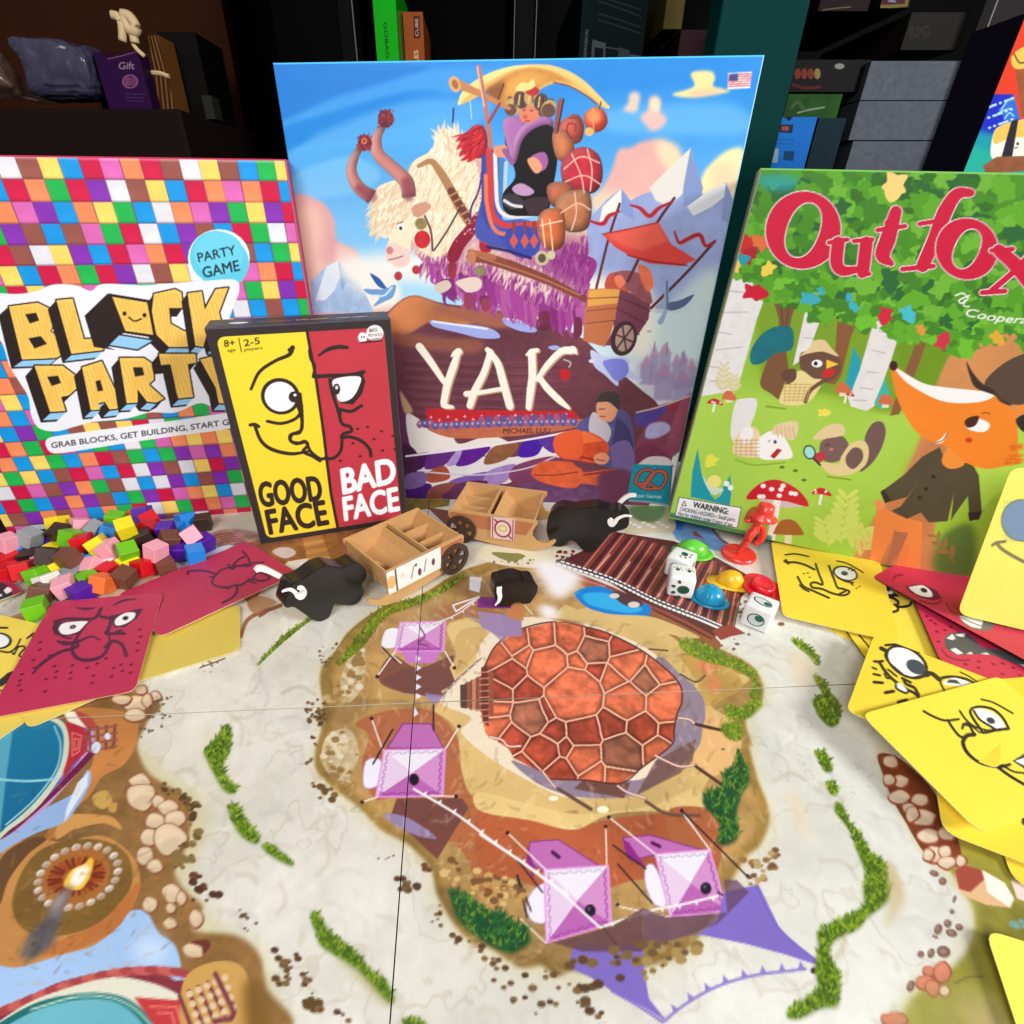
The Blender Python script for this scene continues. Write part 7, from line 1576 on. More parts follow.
    def tag2(T, L, Wd, s, k, e_):
        x0, x1 = -L * .02 , L * .52
        pl = Plane(T(x0, Wd + .0012, .0075 * k), np.array(T(x1, Wd, 0) - T(x0, Wd, 0)), (0, 0, 1), abs(x1 - x0), .0185 * k)
        c = Canvas(pl, .0004, (232, 196, 190), 2); c.loc = True; W, h = pl.W, pl.H
        for x in (.08, .92): c.line([(W * x, 0), (W * x, h)], .0007, (150, 40, 70))
        c.ell(W * .5, h * .5, W * .36, h * .40, (140, 36, 66)); c.ell(W * .5, h * .5, W * .29, h * .33, (240, 206, 200)); c.ell(W * .5, h * .52, W * .2, h * .16, (206, 190, 120)); c.ell(W * .5, h * .52, W * .13, h * .09, (232, 220, 170))
        for a, b in (((.15, .9), (.3, .75)), ((.7, .25), (.88, .1))): c.line([(W * a[0], h * a[1]), (W * b[0], h * b[1])], .0012, (140, 36, 66))
        co, f, col = c.grid(); co2, f2, col2 = add_slab(co, f, col, [pl.pt(0, 0), pl.pt(pl.W, 0), pl.pt(pl.W, pl.H), pl.pt(0, pl.H)], -pl.N * .0006, (236, 232, 224)); ink_mesh('picture_strip', co2, f2, col2, print_mat('printed card', .38, .4), e_)
    cart("nearer cardboard cart with a white strip on its side, behind the largest bison piece", (339.7, 541.7), (417, 507.5), (465, 535), (387, 571), .027, tag1)
    cart("farther cardboard cart with a pink ringed badge on its side", (548, 492.5), (468, 481.5), (447, 510), (537, 521), .027, tag2)

    # ---- cards
    P0, side, up = cards()

    # ---- cubes
    cc = {'pink': (246, 168, 184), 'grey': (150, 156, 162), 'red': (214, 14, 28), 'blue': (24, 136, 226), 'dark': (54, 34, 28), 'violet': (82, 20, 160), 'yellow': (248, 222, 30), 'green': (110, 190, 24), 'brown': (112, 66, 50), 'white': (240, 236, 226), 'orange': (246, 118, 52)}
    word = {'dark': 'dark brown', 'violet': 'purple'}
    L = """pink 10 542 1|grey 28 538 1|red 11 560 0|red 26 571 0|blue 30 550 0|dark 30 557 0|violet 46 543 0|dark 47 556 1|yellow 58 524 1|pink 80 526 1|dark 61 533 1|green 71 538 1|red 84 543 1|yellow 98 545 1|grey 98 530 1|brown 68 558 1|yellow 57 550 0|white 85 557 0|blue 82 566 0|grey 72 574 0|green 46 575 0|yellow 60 570 0|white 54 584 0|brown 51 594 0|green 39 605 0|pink 68 588 0|violet 84 592 0|pink 94 570 0|green 89 579 0|yellow 126 528 2|blue 111 533 1|green 115 520 1|orange 137 520 0|violet 143 514 1|red 151 521 1|red 149 530 1|brown 129 537 1|dark 144 538 1|pink 109 549 1|green 128 552 1|red 143 557 0|red 144 569 0|pink 156 551 1|brown 163 566 0|green 98 561 0|white 114 563 0|red 108 571 0|yellow 126 568 0|brown 124 580 0|orange 103 586 0|violet 166 531 1|brown 169 540 1|violet 179 553 0|blue 196 556 0|violet 205 545 0|pink 191 535 1|blue 184 524 0|blue 178 529 0|dark 203 522 0|pink 42 564 0|dark 160 545 0|red 8 572 0|brown 134 545 0|dark 95 552 0""".split('|')
    R = random.Random(5); S = .0115; pos = []
    BPn = bp_pl.N
    for s_ in L:
        n_, x, y, l = s_.split(); x, y, l = float(x), float(y), int(l)
        z_ = .0062 + l * .0105
        p = ground(x, y, z_)
        while (p - bp_pl.O) @ BPn < .0085 and z_ < .05: z_ += .001; p = ground(x, y, z_)
        pos.append([p, n_, l])
    for it in range(60):
        for i in range(len(pos)):
            for j in range(i):
                a, b = pos[i][0], pos[j][0]; d = a - b
                if abs(d[2]) < S * .8:
                    h = math.hypot(d[0], d[1]); m = S * 1.12
                    if h < m:
                        u = np.array([d[0], d[1], 0]) / (h + 1e-6) * (m - h) * .15; pos[i][0] = a + u; pos[j][0] = b - u
    cube_me = {}
    for i, (p, n_, l) in enumerate(pos):
        if n_ not in cube_me:
            bm = bmesh.new(); box_bm(bm, -S / 2, S / 2, -S / 2, S / 2, -S / 2, S / 2, bev=.0005)
            me = bpy.data.meshes.new('wooden_cube'); bm.to_mesh(me); bm.free(); me.materials.append(mat('painted cube ' + n_, cc[n_], .42, noise=.04, nscale=300)); cube_me[n_] = me
        o = bpy.data.objects.new('wooden_cube', cube_me[n_]); link(o)
        tl = 0 if (l == 0 and R.random() < .6) else .45
        if p[2] < .0075 and tl == 0: p[2] = S / 2 + .0002
        o.location = Vector(p); o.rotation_euler = (R.uniform(-tl, tl), R.uniform(-tl, tl), R.uniform(0, 1.57))
        if tl: o.location.z = max(o.location.z, S * .5 + .0025)
        pos[i].append(o)
    # a label for each cube: colour plus its nearest neighbours' colours and its place in the pile
    def wd(n_): return word.get(n_, n_)
    seen = {}
    for i, (p, n_, l, o) in enumerate(pos):
        dist = sorted((np.linalg.norm(p - q[0]), j) for j, q in enumerate(pos) if j != i)
        nb = []
        for _, j in dist:
            w_ = wd(pos[j][1])
            if w_ not in nb: nb.append(w_)
            if len(nb) == 3: break
        q = p - CAM; px_ = q[0] / (q[1] * ct - q[2] * st) * F + CX
        side_ = 'left end' if px_ < 50 else ('right end' if px_ > 160 else 'middle')
        tier = 'upper' if l else 'lower'
        same = sorted([(pos[j][0][0], j) for j in range(len(pos)) if pos[j][1] == n_])
        rank = [j for _, j in same].index(i)
        lab = f"{wd(n_)} cube touching {nb[0]} and {nb[1]} ones, {tier} layer, {side_} of the pile"
        if lab in seen: lab = f"{wd(n_)} cube between {nb[0]}, {nb[1]} and {nb[2]} ones, {tier} layer, {side_} of the pile"
        seen[lab] = 1; tag(o, lab, 'cube', 'small coloured wooden cubes in the pile')

    # ---- dice
    dm = mat('white die plastic', (240, 240, 240), .3, spec=.5, noise=.02); gm = mat('dark green die ink', (12, 84, 62), .4); nm = mat('dark blue die ink', (36, 52, 70), .4); lm = mat('grey die ink', (214, 216, 222), .4); gm2 = mat('die pupil ink', (14, 96, 80), .4)
    def die(label, c0, yaw, faces):
        s = .0165; e_ = empty('die', (c0[0], c0[1], 0), label, 'die', 'white dice', rz=yaw)
        bm = bmesh.new(); box_bm(bm, -s / 2, s / 2, -s / 2, s / 2, 0.0001, s, bev=.0018); bm_obj('body', bm, dm, e_, smooth=True, world=False)
        for face, ells in faces.items():
            for m_, lst in ells:
                bm = bmesh.new()
                for (a, b, ra, rb, ro) in lst:
                    pts = []
                    for k in range(20):
                        t = k / 20 * 2 * math.pi; x, y = ra * math.cos(t), rb * math.sin(t); c_, s_ = math.cos(ro), math.sin(ro); pts.append((a + x * c_ - y * s_, b + x * s_ + y * c_))
                    if face == 'top': f_ = lambda a_, b_, h: Vector((a_, b_, s + h))
                    elif face == 'front': f_ = lambda a_, b_, h: Vector((a_, -s / 2 - h, b_ + s / 2))
                    elif face == 'left': f_ = lambda a_, b_, h: Vector((-s / 2 - h, -a_, b_ + s / 2))
                    else: f_ = lambda a_, b_, h: Vector((s / 2 + h, a_, b_ + s / 2))
                    prism(bm, pts, f_, -.0002, .00012 if m_ in (gm, nm) else (.00018 if m_ is lm else .00024))
                fixn(bm); bm_obj('symbol', bm, m_, e_, world=False)
    def paw(a, b, s, ro=0.0):
        o = [(a, b, .0024 * s, .0021 * s, ro)]
        for k in range(4):
            t = ro + math.pi * (.62 + k * .25); o.append((a + .0042 * s * math.cos(t), b + .0042 * s * math.sin(t), .0009 * s, .0007 * s, t))
        return o
    eye = lambda a, b, s=1.0: [(nm, [(a, b, .0052 * s, .0032 * s, -.3)]), (lm, [(a, b, .0045 * s, .0025 * s, -.3)]), (gm2, [(a + .0024 * s, b - .0008, .0018 * s, .0016 * s, 0)])]
    pB0, pB1 = ground(668, 596), ground(690, 600); d = pB1 - pB0; yB = math.atan2(d[1], d[0]); mid = (pB0 + pB1) / 2; cB = mid + .00825 * np.array([-math.sin(yB), math.cos(yB), 0])
    die("white die with a big green paw on front, nearer die of the pair", cB, yB, {'front': [(gm, paw(.0014, -.001, 1.6, .15))], 'top': [(gm, paw(-.0035, .001, .62, -1.9) + paw(.0038, .001, .62, -1.9))]})
    cA = ground(683, 554.5, .0165); dAB = cA[:2] - cB[:2]; nAB = np.linalg.norm(dAB)
    if nAB < .0205: cA[:2] = cB[:2] + dAB / nAB * .0205
    die("white die with a green paw on top, behind the big-paw die", cA, math.radians(-38), {'top': [(gm, paw(.001, .001, 1.05, 2.4))], 'front': eye(0, .001, 1.0), 'right': [(gm, [(0, .002, .0028, .0013, .9)])]})
    pC0, pC1 = ground(745, 624), ground(764, 632); d = pC1 - pC0; yC = math.atan2(d[1], d[0]); cC = ground(763, 602, .0165)
    die("white die with eye symbols, standing alone beside the winking yellow card", cC, yC, {'front': [(gm, [(.0002, -.0005, .0050, .0046, .4)]), (lm, [(.0002, -.0005, .0043, .0039, .4)]), (gm2, [(.0016, .0012, .0024, .0022, 0)])], 'top': eye(0, 0, 1.1)})

    # ---- plastic hats
    def plastic(n_, col): return mat(n_, col, .25, spec=.5, sss=.0, noise=.05, coat=.3)
    def hat(label, name, loc, mt, crown, brim, parts=None, rz=0, rx=0, ry=0):
        e_ = empty('toy_hat', (loc[0], loc[1], loc[2] if len(loc) > 2 else 0), label, 'toy hat', 'tiny coloured plastic hats', rz=rz); e_.rotation_euler = (rx, ry, rz)
        for nm_, fn in (('brim', brim), ('crown', crown)):
            bm = bmesh.new(); fn(bm); fixn(bm); bm_obj(nm_, bm, mt, e_, smooth=True, world=False)
        for nm_, fn in (parts or []):
            bm = bmesh.new(); fn(bm); fixn(bm); bm_obj(nm_, bm, mt, e_, smooth=False, world=False)
    # blue deerstalker
    def dome(r, h, sx=1.0, sy=1.0, z0=.0, rib=0.0):
        def f_(bm):
            seg = 32; rows = 9; rings = []
            for i in range(rows):
                t = i / (rows - 1) * math.pi / 2 * .98
                ring = []
                for k in range(seg):
                    a = k / seg * 2 * math.pi; q = r * math.cos(t) * (1 + rib * abs(math.sin(a * 3)))
                    ring.append(bm.verts.new((q * math.cos(a) * sx, q * math.sin(a) * sy, z0 + h * math.sin(t))))
                rings.append(ring)
            for i in range(rows - 1):
                for k in range(seg): bm.faces.new([rings[i][k], rings[i][(k + 1) % seg], rings[i + 1][(k + 1) % seg], rings[i + 1][k]])
            bm.faces.new(rings[0][::-1]); bm.faces.new(rings[-1])
        return f_
    def visor(r, ext, ang, z0=.0008, drop=.002):
        """a peak sticking out on both ends of the dome"""
        def f_(bm):
            seg = 40; o, i_, o2, i2 = [], [], [], []
            for k in range(seg):
                a = k / seg * 2 * math.pi; q = abs(math.cos(a)) ** 3; R_ = r * 1.05 + ext * q
                o.append(bm.verts.new((R_ * math.cos(a), R_ * math.sin(a) * .92, z0 + drop * (1 - q) * 0 ))); i_.append(bm.verts.new((r * .8 * math.cos(a), r * .8 * math.sin(a), z0 + .0014)))
                o2.append(bm.verts.new((R_ * math.cos(a), R_ * math.sin(a) * .92, z0 - .0007))); i2.append(bm.verts.new((r * .8 * math.cos(a), r * .8 * math.sin(a), z0 - .0007)))
            for k in range(seg):
                q = (k + 1) % seg; bm.faces.new([o[k], o[q], i_[q], i_[k]]); bm.faces.new([o2[k], i2[k], i2[q], o2[q]]); bm.faces.new([o[k], o2[k], o2[q], o[q]]); bm.faces.new([i_[k], i_[q], i2[q], i2[k]])
        return f_
    g1 = ground(709, 600)
    hat("blue plastic deerstalker hat beside the big-paw die", 'b', g1, plastic('blue plastic', (18, 150, 196)), dome(.0098, .0105, 1, .92, .001), visor(.0100, .0022, 0), [('ear_flap', lambda bm: tube(bm, [(0, -.0088, .003), (0, -.006, .0085), (0, 0, .0114), (0, .006, .0085), (0, .0088, .003)], .0009)), ('bow', lambda bm: box_bm(bm, -.0022, .0022, -.0014, .0014, .0108, .0124, bev=.0006))], rz=-.5)
    g2 = ground(730, 584)
    hat("yellow plastic peaked hat between the blue hat and the red fedora", 'y', g2, plastic('yellow plastic', (246, 190, 34)), dome(.0085, .0100, 1, .85, .001, .05), visor(.0088, .0065, 0), [('ridge', lambda bm: tube(bm, [(-.007, 0, .005), (-.004, 0, .0088), (0, 0, .0108), (.004, 0, .0088), (.007, 0, .005)], .0009))], rz=-.3)
    g3 = ground(760, 591)
    hat("red plastic fedora with a round dished crown, at the right of the hats", 'r', (g3[0], g3[1], .0022), plastic('red plastic', (226, 30, 56)), lambda bm: lathe(bm, [(.0078, .0008), (.0076, .0045), (.0070, .0056), (.0060, .0056), (.0054, .0048), (.0002, .0048)]), lambda bm: lathe(bm, [(.0002, 0), (.0118, -.0002), (.0128, .0006), (.0126, .0018), (.0118, .0016), (.0078, .0012), (.0002, .0012)]), rx=.16, ry=.10)
    g4 = ground(692, 553)
    def tent4(bm):
        seg = 7; r = .0118
        apex = bm.verts.new((0, 0, .0125)); ring = [bm.verts.new((r * 1.25 * math.cos(k / seg * 2 * math.pi), r * .85 * math.sin(k / seg * 2 * math.pi), .0005)) for k in range(seg)]; bm.faces.new(ring[::-1])
        midr = [bm.verts.new((r * .75 * math.cos(k / seg * 2 * math.pi), r * .52 * math.sin(k / seg * 2 * math.pi), .0085)) for k in range(seg)]
        for k in range(seg): bm.faces.new([ring[k], ring[(k + 1) % seg], midr[(k + 1) % seg], midr[k]]); bm.faces.new([midr[k], midr[(k + 1) % seg], apex])
    hat("light green plastic hat behind the white dice pair", 'g', g4, plastic('green plastic', (104, 206, 60)), tent4, lambda bm: lathe(bm, [(.0002, 0), (.0132, 0), (.0138, .0006), (.0132, .0013), (.0002, .0013)], sx=1.12, sy=.8), rz=-.25)

    # ---- red fox figurine
    rp = mat('red translucent plastic', (232, 56, 48), .3, spec=.5, noise=.05, coat=.2)
    fb = ground(738, 556); e_ = empty('fox_figurine', (fb[0], fb[1], 0), "red plastic figurine in a brimmed hat, in front of the woodland box", 'figurine')
    bm = bmesh.new(); lathe(bm, [(.0002, .0001), (.0118, .0001), (.0122, .0008), (.0122, .0026), (.0116, .0034), (.0002, .0034)], 40); fixn(bm); bm_obj('base', bm, rp, e_, smooth=False, world=False)
    def skin(name, verts, edges, radii, parent, mt, lev=2):
        me = bpy.data.meshes.new(name); me.from_pydata(verts, edges, []); o = bpy.data.objects.new(name, me); link(o); o.parent = parent
        m = o.modifiers.new('s', 'SKIN'); m.use_smooth_shade = True
        for i, r in enumerate(radii): me.skin_vertices[0].data[i].radius = (r, r)
        me.skin_vertices[0].data[0].use_root = True
        o.modifiers.new('d', 'SUBSURF').levels = lev; o.modifiers['d'].render_levels = lev
        bpy.context.view_layer.update(); dg = bpy.context.evaluated_depsgraph_get(); nm2 = bpy.data.meshes.new_from_object(o.evaluated_get(dg)); o.modifiers.clear(); o.data = nm2
        nm2.materials.clear(); nm2.materials.append(mt); nm2.polygons.foreach_set('use_smooth', [True] * len(nm2.polygons)); return o
    k = .001
    V = [(4, 0, 18), (6, 0, 24), (7, 0, 28), (6, 0, 33), (2, 0, 32), (-3, 0, 30.5), (3, -1.5, 14), (0, -2, 9), (-2.4, -2.4, 4), (4, 1.6, 14), (2, 2, 9), (0, 2, 4), (3, -3.6, 23), (0, -4.6, 18), (9, 2.5, 23), (11, 3, 19)]
    E_ = [(0, 1), (1, 2), (2, 3), (3, 4), (4, 5), (0, 6), (6, 7), (7, 8), (0, 9), (9, 10), (10, 11), (1, 12), (12, 13), (1, 14), (14, 15)]
    rad = [3.8, 3.2, 2.2, 4.6, 2.8, 1.0, 2.4, 1.6, 1.8, 2.4, 1.6, 1.8, 1.5, 1.2, 1.5, 1.1]
    skin('body', [(a * k, b * k, c_ * k) for a, b, c_ in V], E_, [r_ * k for r_ in rad], e_, rp)
    skin('tail', [(a * k, b * k, c_ * k) for a, b, c_ in [(8, 1, 27), (13, 2, 24), (15, 2, 18), (14, 2, 12), (10, 1, 9)]], [(0, 1), (1, 2), (2, 3), (3, 4)], [r_ * k for r_ in (1.3, 2.2, 2.8, 2.6, 1.2)], e_, rp)
    bm = bmesh.new(); lathe(bm, [(.0002, .0335), (.0098, .0330), (.0102, .0340), (.0062, .0352), (.0060, .0385), (.0052, .0432), (.0034, .0440), (.0002, .0428)], 28, M=Matrix.Translation((.0055, 0, .001)) @ Matrix.Rotation(.10, 4, 'Y')); fixn(bm); bm_obj('hat', bm, rp, e_, smooth=True, world=False)
    for sx in (-.002, .006):
        bm = bmesh.new(); tube(bm, [(sx + .003, -.003, .033), (sx + .0036, -.0052, .036), (sx + .004, -.0064, .039)], [.0016, .0012, .0002]); fixn(bm); bm_obj('ear', bm, rp, e_, smooth=True, world=False)
    return P0, side, up
build()
# ================================================================== BACKGROUND
DIM = .74  # darkens the background colours, standing in for weaker light back there
def bgbox(name, label, cat_, q, Y, depth, col, face=None, rough=.5, group=None, topcol=None, art=None, dim=True, base=None):
    """an upright box standing at distance Y; q = photo points of its front: bottom-left, bottom-right, and top-left"""
    a, b, tl = (at_dist(*p, Y) for p in q)
    x0, x1 = a[0], b[0]; z0 = min(a[2], b[2]) if base is None else base; z1 = tl[2]
    pl = Plane((x0, Y, z0), (1, 0, 0), (0, 0, 1), x1 - x0, z1 - z0)
    t = empty(name, ((x0 + x1) / 2, Y + depth / 2, z0), label, cat_, group)
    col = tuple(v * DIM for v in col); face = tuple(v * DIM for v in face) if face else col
    bm = bmesh.new(); box_bm(bm, x0, x1, Y + .0012, Y + depth, z0, z1, bev=.001); bm_obj('case', bm, mat(f'stock {name} {cat_}', col, rough, noise=.1, spec=.1), t)
    c = Canvas(pl, max(.0006, (x1 - x0) / 260), face or col, 3)
    c.a *= (1 + .06 * c.n1[..., None])
    if art:
        art(c)
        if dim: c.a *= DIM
    co, f, cl = c.grid(); co2, f2, cl2 = add_slab(co, f, cl, [pl.pt(0, 0), pl.pt(pl.W, 0), pl.pt(pl.W, pl.H), pl.pt(0, pl.H)], -pl.N * .0012, face or col)
    ink_mesh('front', co2, f2, cl2, print_mat('printed shelf box', .6, .1), t)
    return t
from mathutils import noise as mnoise
def background():
    # room
    wall = mat('near-black wall', (6, 5, 6), .8, spec=.1, noise=.1); oak = mat('dark brown cabinet', (58, 27, 10), .8, spec=.1, noise=.3, nscale=6); blackm = mat('black shelf board', (5, 4, 5), .7, spec=.08)
    bm = bmesh.new(); box_bm(bm, -2.2, 2.2, 1.62, 1.66, -.8, 2.2); tag(bm_obj('wall_back', bm, wall), kind='structure')
    bm = bmesh.new(); box_bm(bm, -2.2, 2.2, -1.6, 1.66, -.82, -.75); tag(bm_obj('floor', bm, mat('dark floor', (60, 50, 44), .6, noise=.2, nscale=4)), kind='structure')
    # left: a brown sideboard with a back board; its top carries the gift things
    Yc = 1.0; ztop = at_dist(60, 112, Yc)[2]
    xr = at_dist(232, 110, 1.25)[0]
    t = empty('sideboard', (-.9, 1.15, -.75), "dark brown sideboard behind the box of coloured squares", 'sideboard')
    bm = bmesh.new(); box_bm(bm, -1.6, xr + .03, .97, 1.32, -.75, ztop, bev=.004); bm_obj('body', bm, mat('sideboard front', (26, 15, 12), .7, spec=.1, noise=.3, nscale=5), t)
    bm = bmesh.new(); box_bm(bm, -1.6, xr, 1.30, 1.33, ztop, 1.3); o = bm_obj('wall_panel', bm, oak); tag(o, 'brown wooden back panel on the wall above the sideboard', 'wall panel')
    # gift bag
    vio = (46, 10, 66)
    def gift(c):
        z = Z(0, 0, 6.4)
        c.poly(z("-50,-60 1200,-60 1200,900 -50,900"), (62, 14, 84)); c.poly(z("640,350 700,375 880,330 880,240 640,260"), (60, 8, 44)); c.line(z("690,375 780,355 870,330"), 1, (190, 110, 170))
        c.text("Gift", z("760,442")[0], z("860,440")[0], 7, (210, 170, 200), bold=.02)
        c.ell(*z("832,520")[0], 8, 7, (200, 120, 180)); c.ell(*z("832,520")[0], 6.4, 5.6, (62, 14, 84)); c.ell(*z("822,520")[0], 4.2, 4.6, (170, 90, 150)); c.ell(*z("846,520")[0], 4, 4.4, (150, 80, 140))
        for k in range(3): c.line(z(f"{800+k*6},{600+k*22} {930-k*8},{602+k*22}"), .8, (110, 60, 140))
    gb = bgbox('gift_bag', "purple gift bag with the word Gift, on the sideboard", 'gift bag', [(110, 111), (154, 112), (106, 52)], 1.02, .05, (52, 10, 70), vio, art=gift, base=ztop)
    # ribbon bow / pale figure on top of it
    cr = mat('cream ribbon', (226, 196, 150), .6)
    e_ = empty('cream_ribbon', at_dist(128, 45, 1.035), "cream ribbon loops tied on top of the purple gift bag", 'ribbon')
    z = Z(0, 0, 6.4)
    for i, (q, w) in enumerate((("715,95 760,110 780,170 785,265", .007), ("780,95 830,110 870,170 860,200 820,180 790,110", .009), ("845,190 855,230 865,275", .008), ("850,280 880,320 925,360", .004))):
        pts = cat(z(q), False, 5); bm = bmesh.new(); tube(bm, [at_dist(p[0], p[1], 1.012 + .002 * i) for p in pts], w * .8, 8); fixn(bm); bm_obj('ribbon_loop', bm, cr, e_, smooth=True)
    # clear plastic bag with grey-violet contents
    def lump(name, label, cat_, px0, px1, Y, mt, seed, sy=.05, par=None, bumpy=.25):
        a = at_dist(px0[0], px1[1], Y); b = at_dist(px1[0], px0[1], Y); cx, cz = (a[0] + b[0]) / 2, (a[2] + b[2]) / 2; rx, rz = abs(b[0] - a[0]) / 2, abs(b[2] - a[2]) / 2
        bm = bmesh.new(); bmesh.ops.create_icosphere(bm, subdivisions=5, radius=1)
        R = random.Random(seed); dirs = [(Vector((R.uniform(-1, 1), R.uniform(-1, 1), R.uniform(-1, 1))).normalized(), R.uniform(.3, 1)) for _ in range(26)]
        for v in bm.verts:
            n_ = v.co.normalized(); k = 1 + bumpy * sum(w_ * math.exp(-14 * (1 - n_.dot(d))) - w_ * .08 for d, w_ in dirs) * .6
            p = Vector([math.copysign(abs(c_) ** .6, c_) for c_ in n_]) * k
            cr_ = mnoise.ridged_multi_fractal(v.co * 3 + Vector((seed, 0, 0)), 1.0, 2.2, 4, 1.0, 2.0) - 1; p = p * (1 + .06 * cr_)
            v.co = (cx + p.x * rx * .92, Y + p.y * sy, max(ztop + .0005, cz + p.z * rz * .92))
        o = bm_obj(name, bm, mt, par, smooth=True)
        if not par:
            ctr = Vector((cx, Y, cz)); o.data.transform(Matrix.Translation(-ctr)); o.location = ctr; tag(o, label, cat_)
        return o
    pk = mat('grey violet pouch', (64, 60, 84), .3, noise=.8, nscale=45, bump=1.0, coat=.4)
    lump('foil_pouch', "grey-violet crinkled pouch inside clear wrap, left of the gift bag", 'pouch', (38, 36), (102, 110), 1.04, pk, 4, .04)
    film = mat('crinkled clear film', (120, 92, 84), .15, noise=.7, nscale=40, bump=1.0, coat=1.0, alpha=.55)
    lump('plastic_wrap', "crumpled clear plastic wrap at the photo's top left corner", 'wrap', (-70, 34), (36, 112), 1.04, film, 9, .06, bumpy=.6)
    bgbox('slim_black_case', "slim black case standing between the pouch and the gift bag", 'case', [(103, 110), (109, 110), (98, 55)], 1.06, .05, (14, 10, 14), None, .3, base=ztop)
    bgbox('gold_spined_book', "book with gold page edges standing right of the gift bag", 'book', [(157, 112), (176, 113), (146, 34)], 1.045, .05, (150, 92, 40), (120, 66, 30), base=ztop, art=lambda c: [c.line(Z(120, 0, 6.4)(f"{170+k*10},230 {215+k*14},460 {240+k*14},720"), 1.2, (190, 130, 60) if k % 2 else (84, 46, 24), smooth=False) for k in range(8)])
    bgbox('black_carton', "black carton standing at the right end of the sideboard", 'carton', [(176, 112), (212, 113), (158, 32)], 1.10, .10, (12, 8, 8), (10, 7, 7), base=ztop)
    e_ = empty('white_ribbon', at_dist(161, 75, 1.04), "thin pale ribbon across the gold-edged book", 'ribbon'); bm = bmesh.new(); tube(bm, [at_dist(*p, 1.045) for p in cat(Z(120, 0, 6.4)("150,480 200,465 260,470 315,490"), False, 5)], .003, 6); fixn(bm); bm_obj('ribbon_band', bm, cr, e_)
    bgbox('small_glass_jar', "small dull green jar at the sideboard's right edge", 'jar', [(205, 112), (214, 112), (202, 95)], 1.07, .03, (56, 56, 46), None, .3, base=ztop)
    # ---- bookcase behind the tall box and to the right
    Ys = .98
    t = empty('bookcase', (.5, 1.2, -.75), "black bookcase full of boxes behind the standing game boxes", 'bookcase')
    def part(name, x0, x1, y0, y1, z0, z1, m=blackm):
        bm = bmesh.new(); box_bm(bm, x0, x1, y0, y1, z0, z1, bev=.001); return bm_obj(name, bm, m, t)
    part('back_panel', xr + .06, 1.7, 1.40, 1.42, -.75, 1.5)
    lx = at_dist(357, 60, .97)[0]
    edge = mat('pale shelf edging', (90, 88, 86), .5)
    part('upright', lx - .02, lx, .97, 1.40, -.75, 1.5); part('edge_strip', lx, lx + .0015, .966, .97, -.75, 1.5, edge)
    for xx in (513, 534):
        x_ = at_dist(xx, 60, .97)[0]; part('edge_strip', x_, x_ + .0012, .966, .97, -.3, 1.5, edge)
    part('upright', at_dist(513, 60, .97)[0] + .002, at_dist(534, 60, .97)[0] - .001, .97, 1.40, -.75, 1.5)
    zs = at_dist(800, 300, .97)[2]
    part('shelf', lx, 1.2, .97, 1.40, .10, .118)
    zsh = .118
    def spine(txt, c0, y0, y1, x, h, col): return lambda c: c.text(txt, (x, y0), (x + (y1 - y0) * .03, y1), h, col, bold=.03)
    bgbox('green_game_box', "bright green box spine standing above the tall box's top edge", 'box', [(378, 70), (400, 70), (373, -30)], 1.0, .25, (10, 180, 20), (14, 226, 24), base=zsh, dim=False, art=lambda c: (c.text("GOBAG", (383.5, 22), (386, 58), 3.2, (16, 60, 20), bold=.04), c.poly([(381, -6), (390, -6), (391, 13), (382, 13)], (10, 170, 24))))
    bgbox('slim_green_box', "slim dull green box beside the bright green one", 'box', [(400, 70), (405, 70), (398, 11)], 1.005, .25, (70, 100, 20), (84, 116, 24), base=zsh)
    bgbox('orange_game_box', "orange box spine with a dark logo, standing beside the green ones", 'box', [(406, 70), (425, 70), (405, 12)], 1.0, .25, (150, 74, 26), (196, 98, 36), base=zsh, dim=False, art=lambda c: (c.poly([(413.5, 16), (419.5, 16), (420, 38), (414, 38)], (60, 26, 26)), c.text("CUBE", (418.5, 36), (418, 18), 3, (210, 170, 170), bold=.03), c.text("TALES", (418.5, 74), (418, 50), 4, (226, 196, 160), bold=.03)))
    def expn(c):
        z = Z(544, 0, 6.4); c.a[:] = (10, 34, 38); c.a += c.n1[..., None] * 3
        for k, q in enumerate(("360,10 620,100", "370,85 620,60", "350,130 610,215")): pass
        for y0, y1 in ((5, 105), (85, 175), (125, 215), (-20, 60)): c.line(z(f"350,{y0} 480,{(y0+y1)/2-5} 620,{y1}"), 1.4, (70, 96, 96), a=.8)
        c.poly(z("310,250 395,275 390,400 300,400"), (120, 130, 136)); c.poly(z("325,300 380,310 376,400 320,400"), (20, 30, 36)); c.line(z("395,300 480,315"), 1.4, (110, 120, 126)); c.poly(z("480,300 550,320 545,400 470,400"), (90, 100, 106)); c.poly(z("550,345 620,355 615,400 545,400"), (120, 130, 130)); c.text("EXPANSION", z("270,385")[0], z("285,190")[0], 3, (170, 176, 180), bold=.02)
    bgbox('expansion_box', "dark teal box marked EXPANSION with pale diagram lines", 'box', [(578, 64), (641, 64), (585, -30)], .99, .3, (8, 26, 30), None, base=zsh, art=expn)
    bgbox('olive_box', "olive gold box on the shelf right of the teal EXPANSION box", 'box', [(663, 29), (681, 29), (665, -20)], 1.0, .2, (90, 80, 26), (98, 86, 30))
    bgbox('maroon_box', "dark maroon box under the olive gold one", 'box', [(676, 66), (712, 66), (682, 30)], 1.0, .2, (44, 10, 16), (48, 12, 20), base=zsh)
    # tall teal side panel
    x0 = at_dist(713, 58, .80)[0]; x1 = at_dist(783, 118, .80)[0]
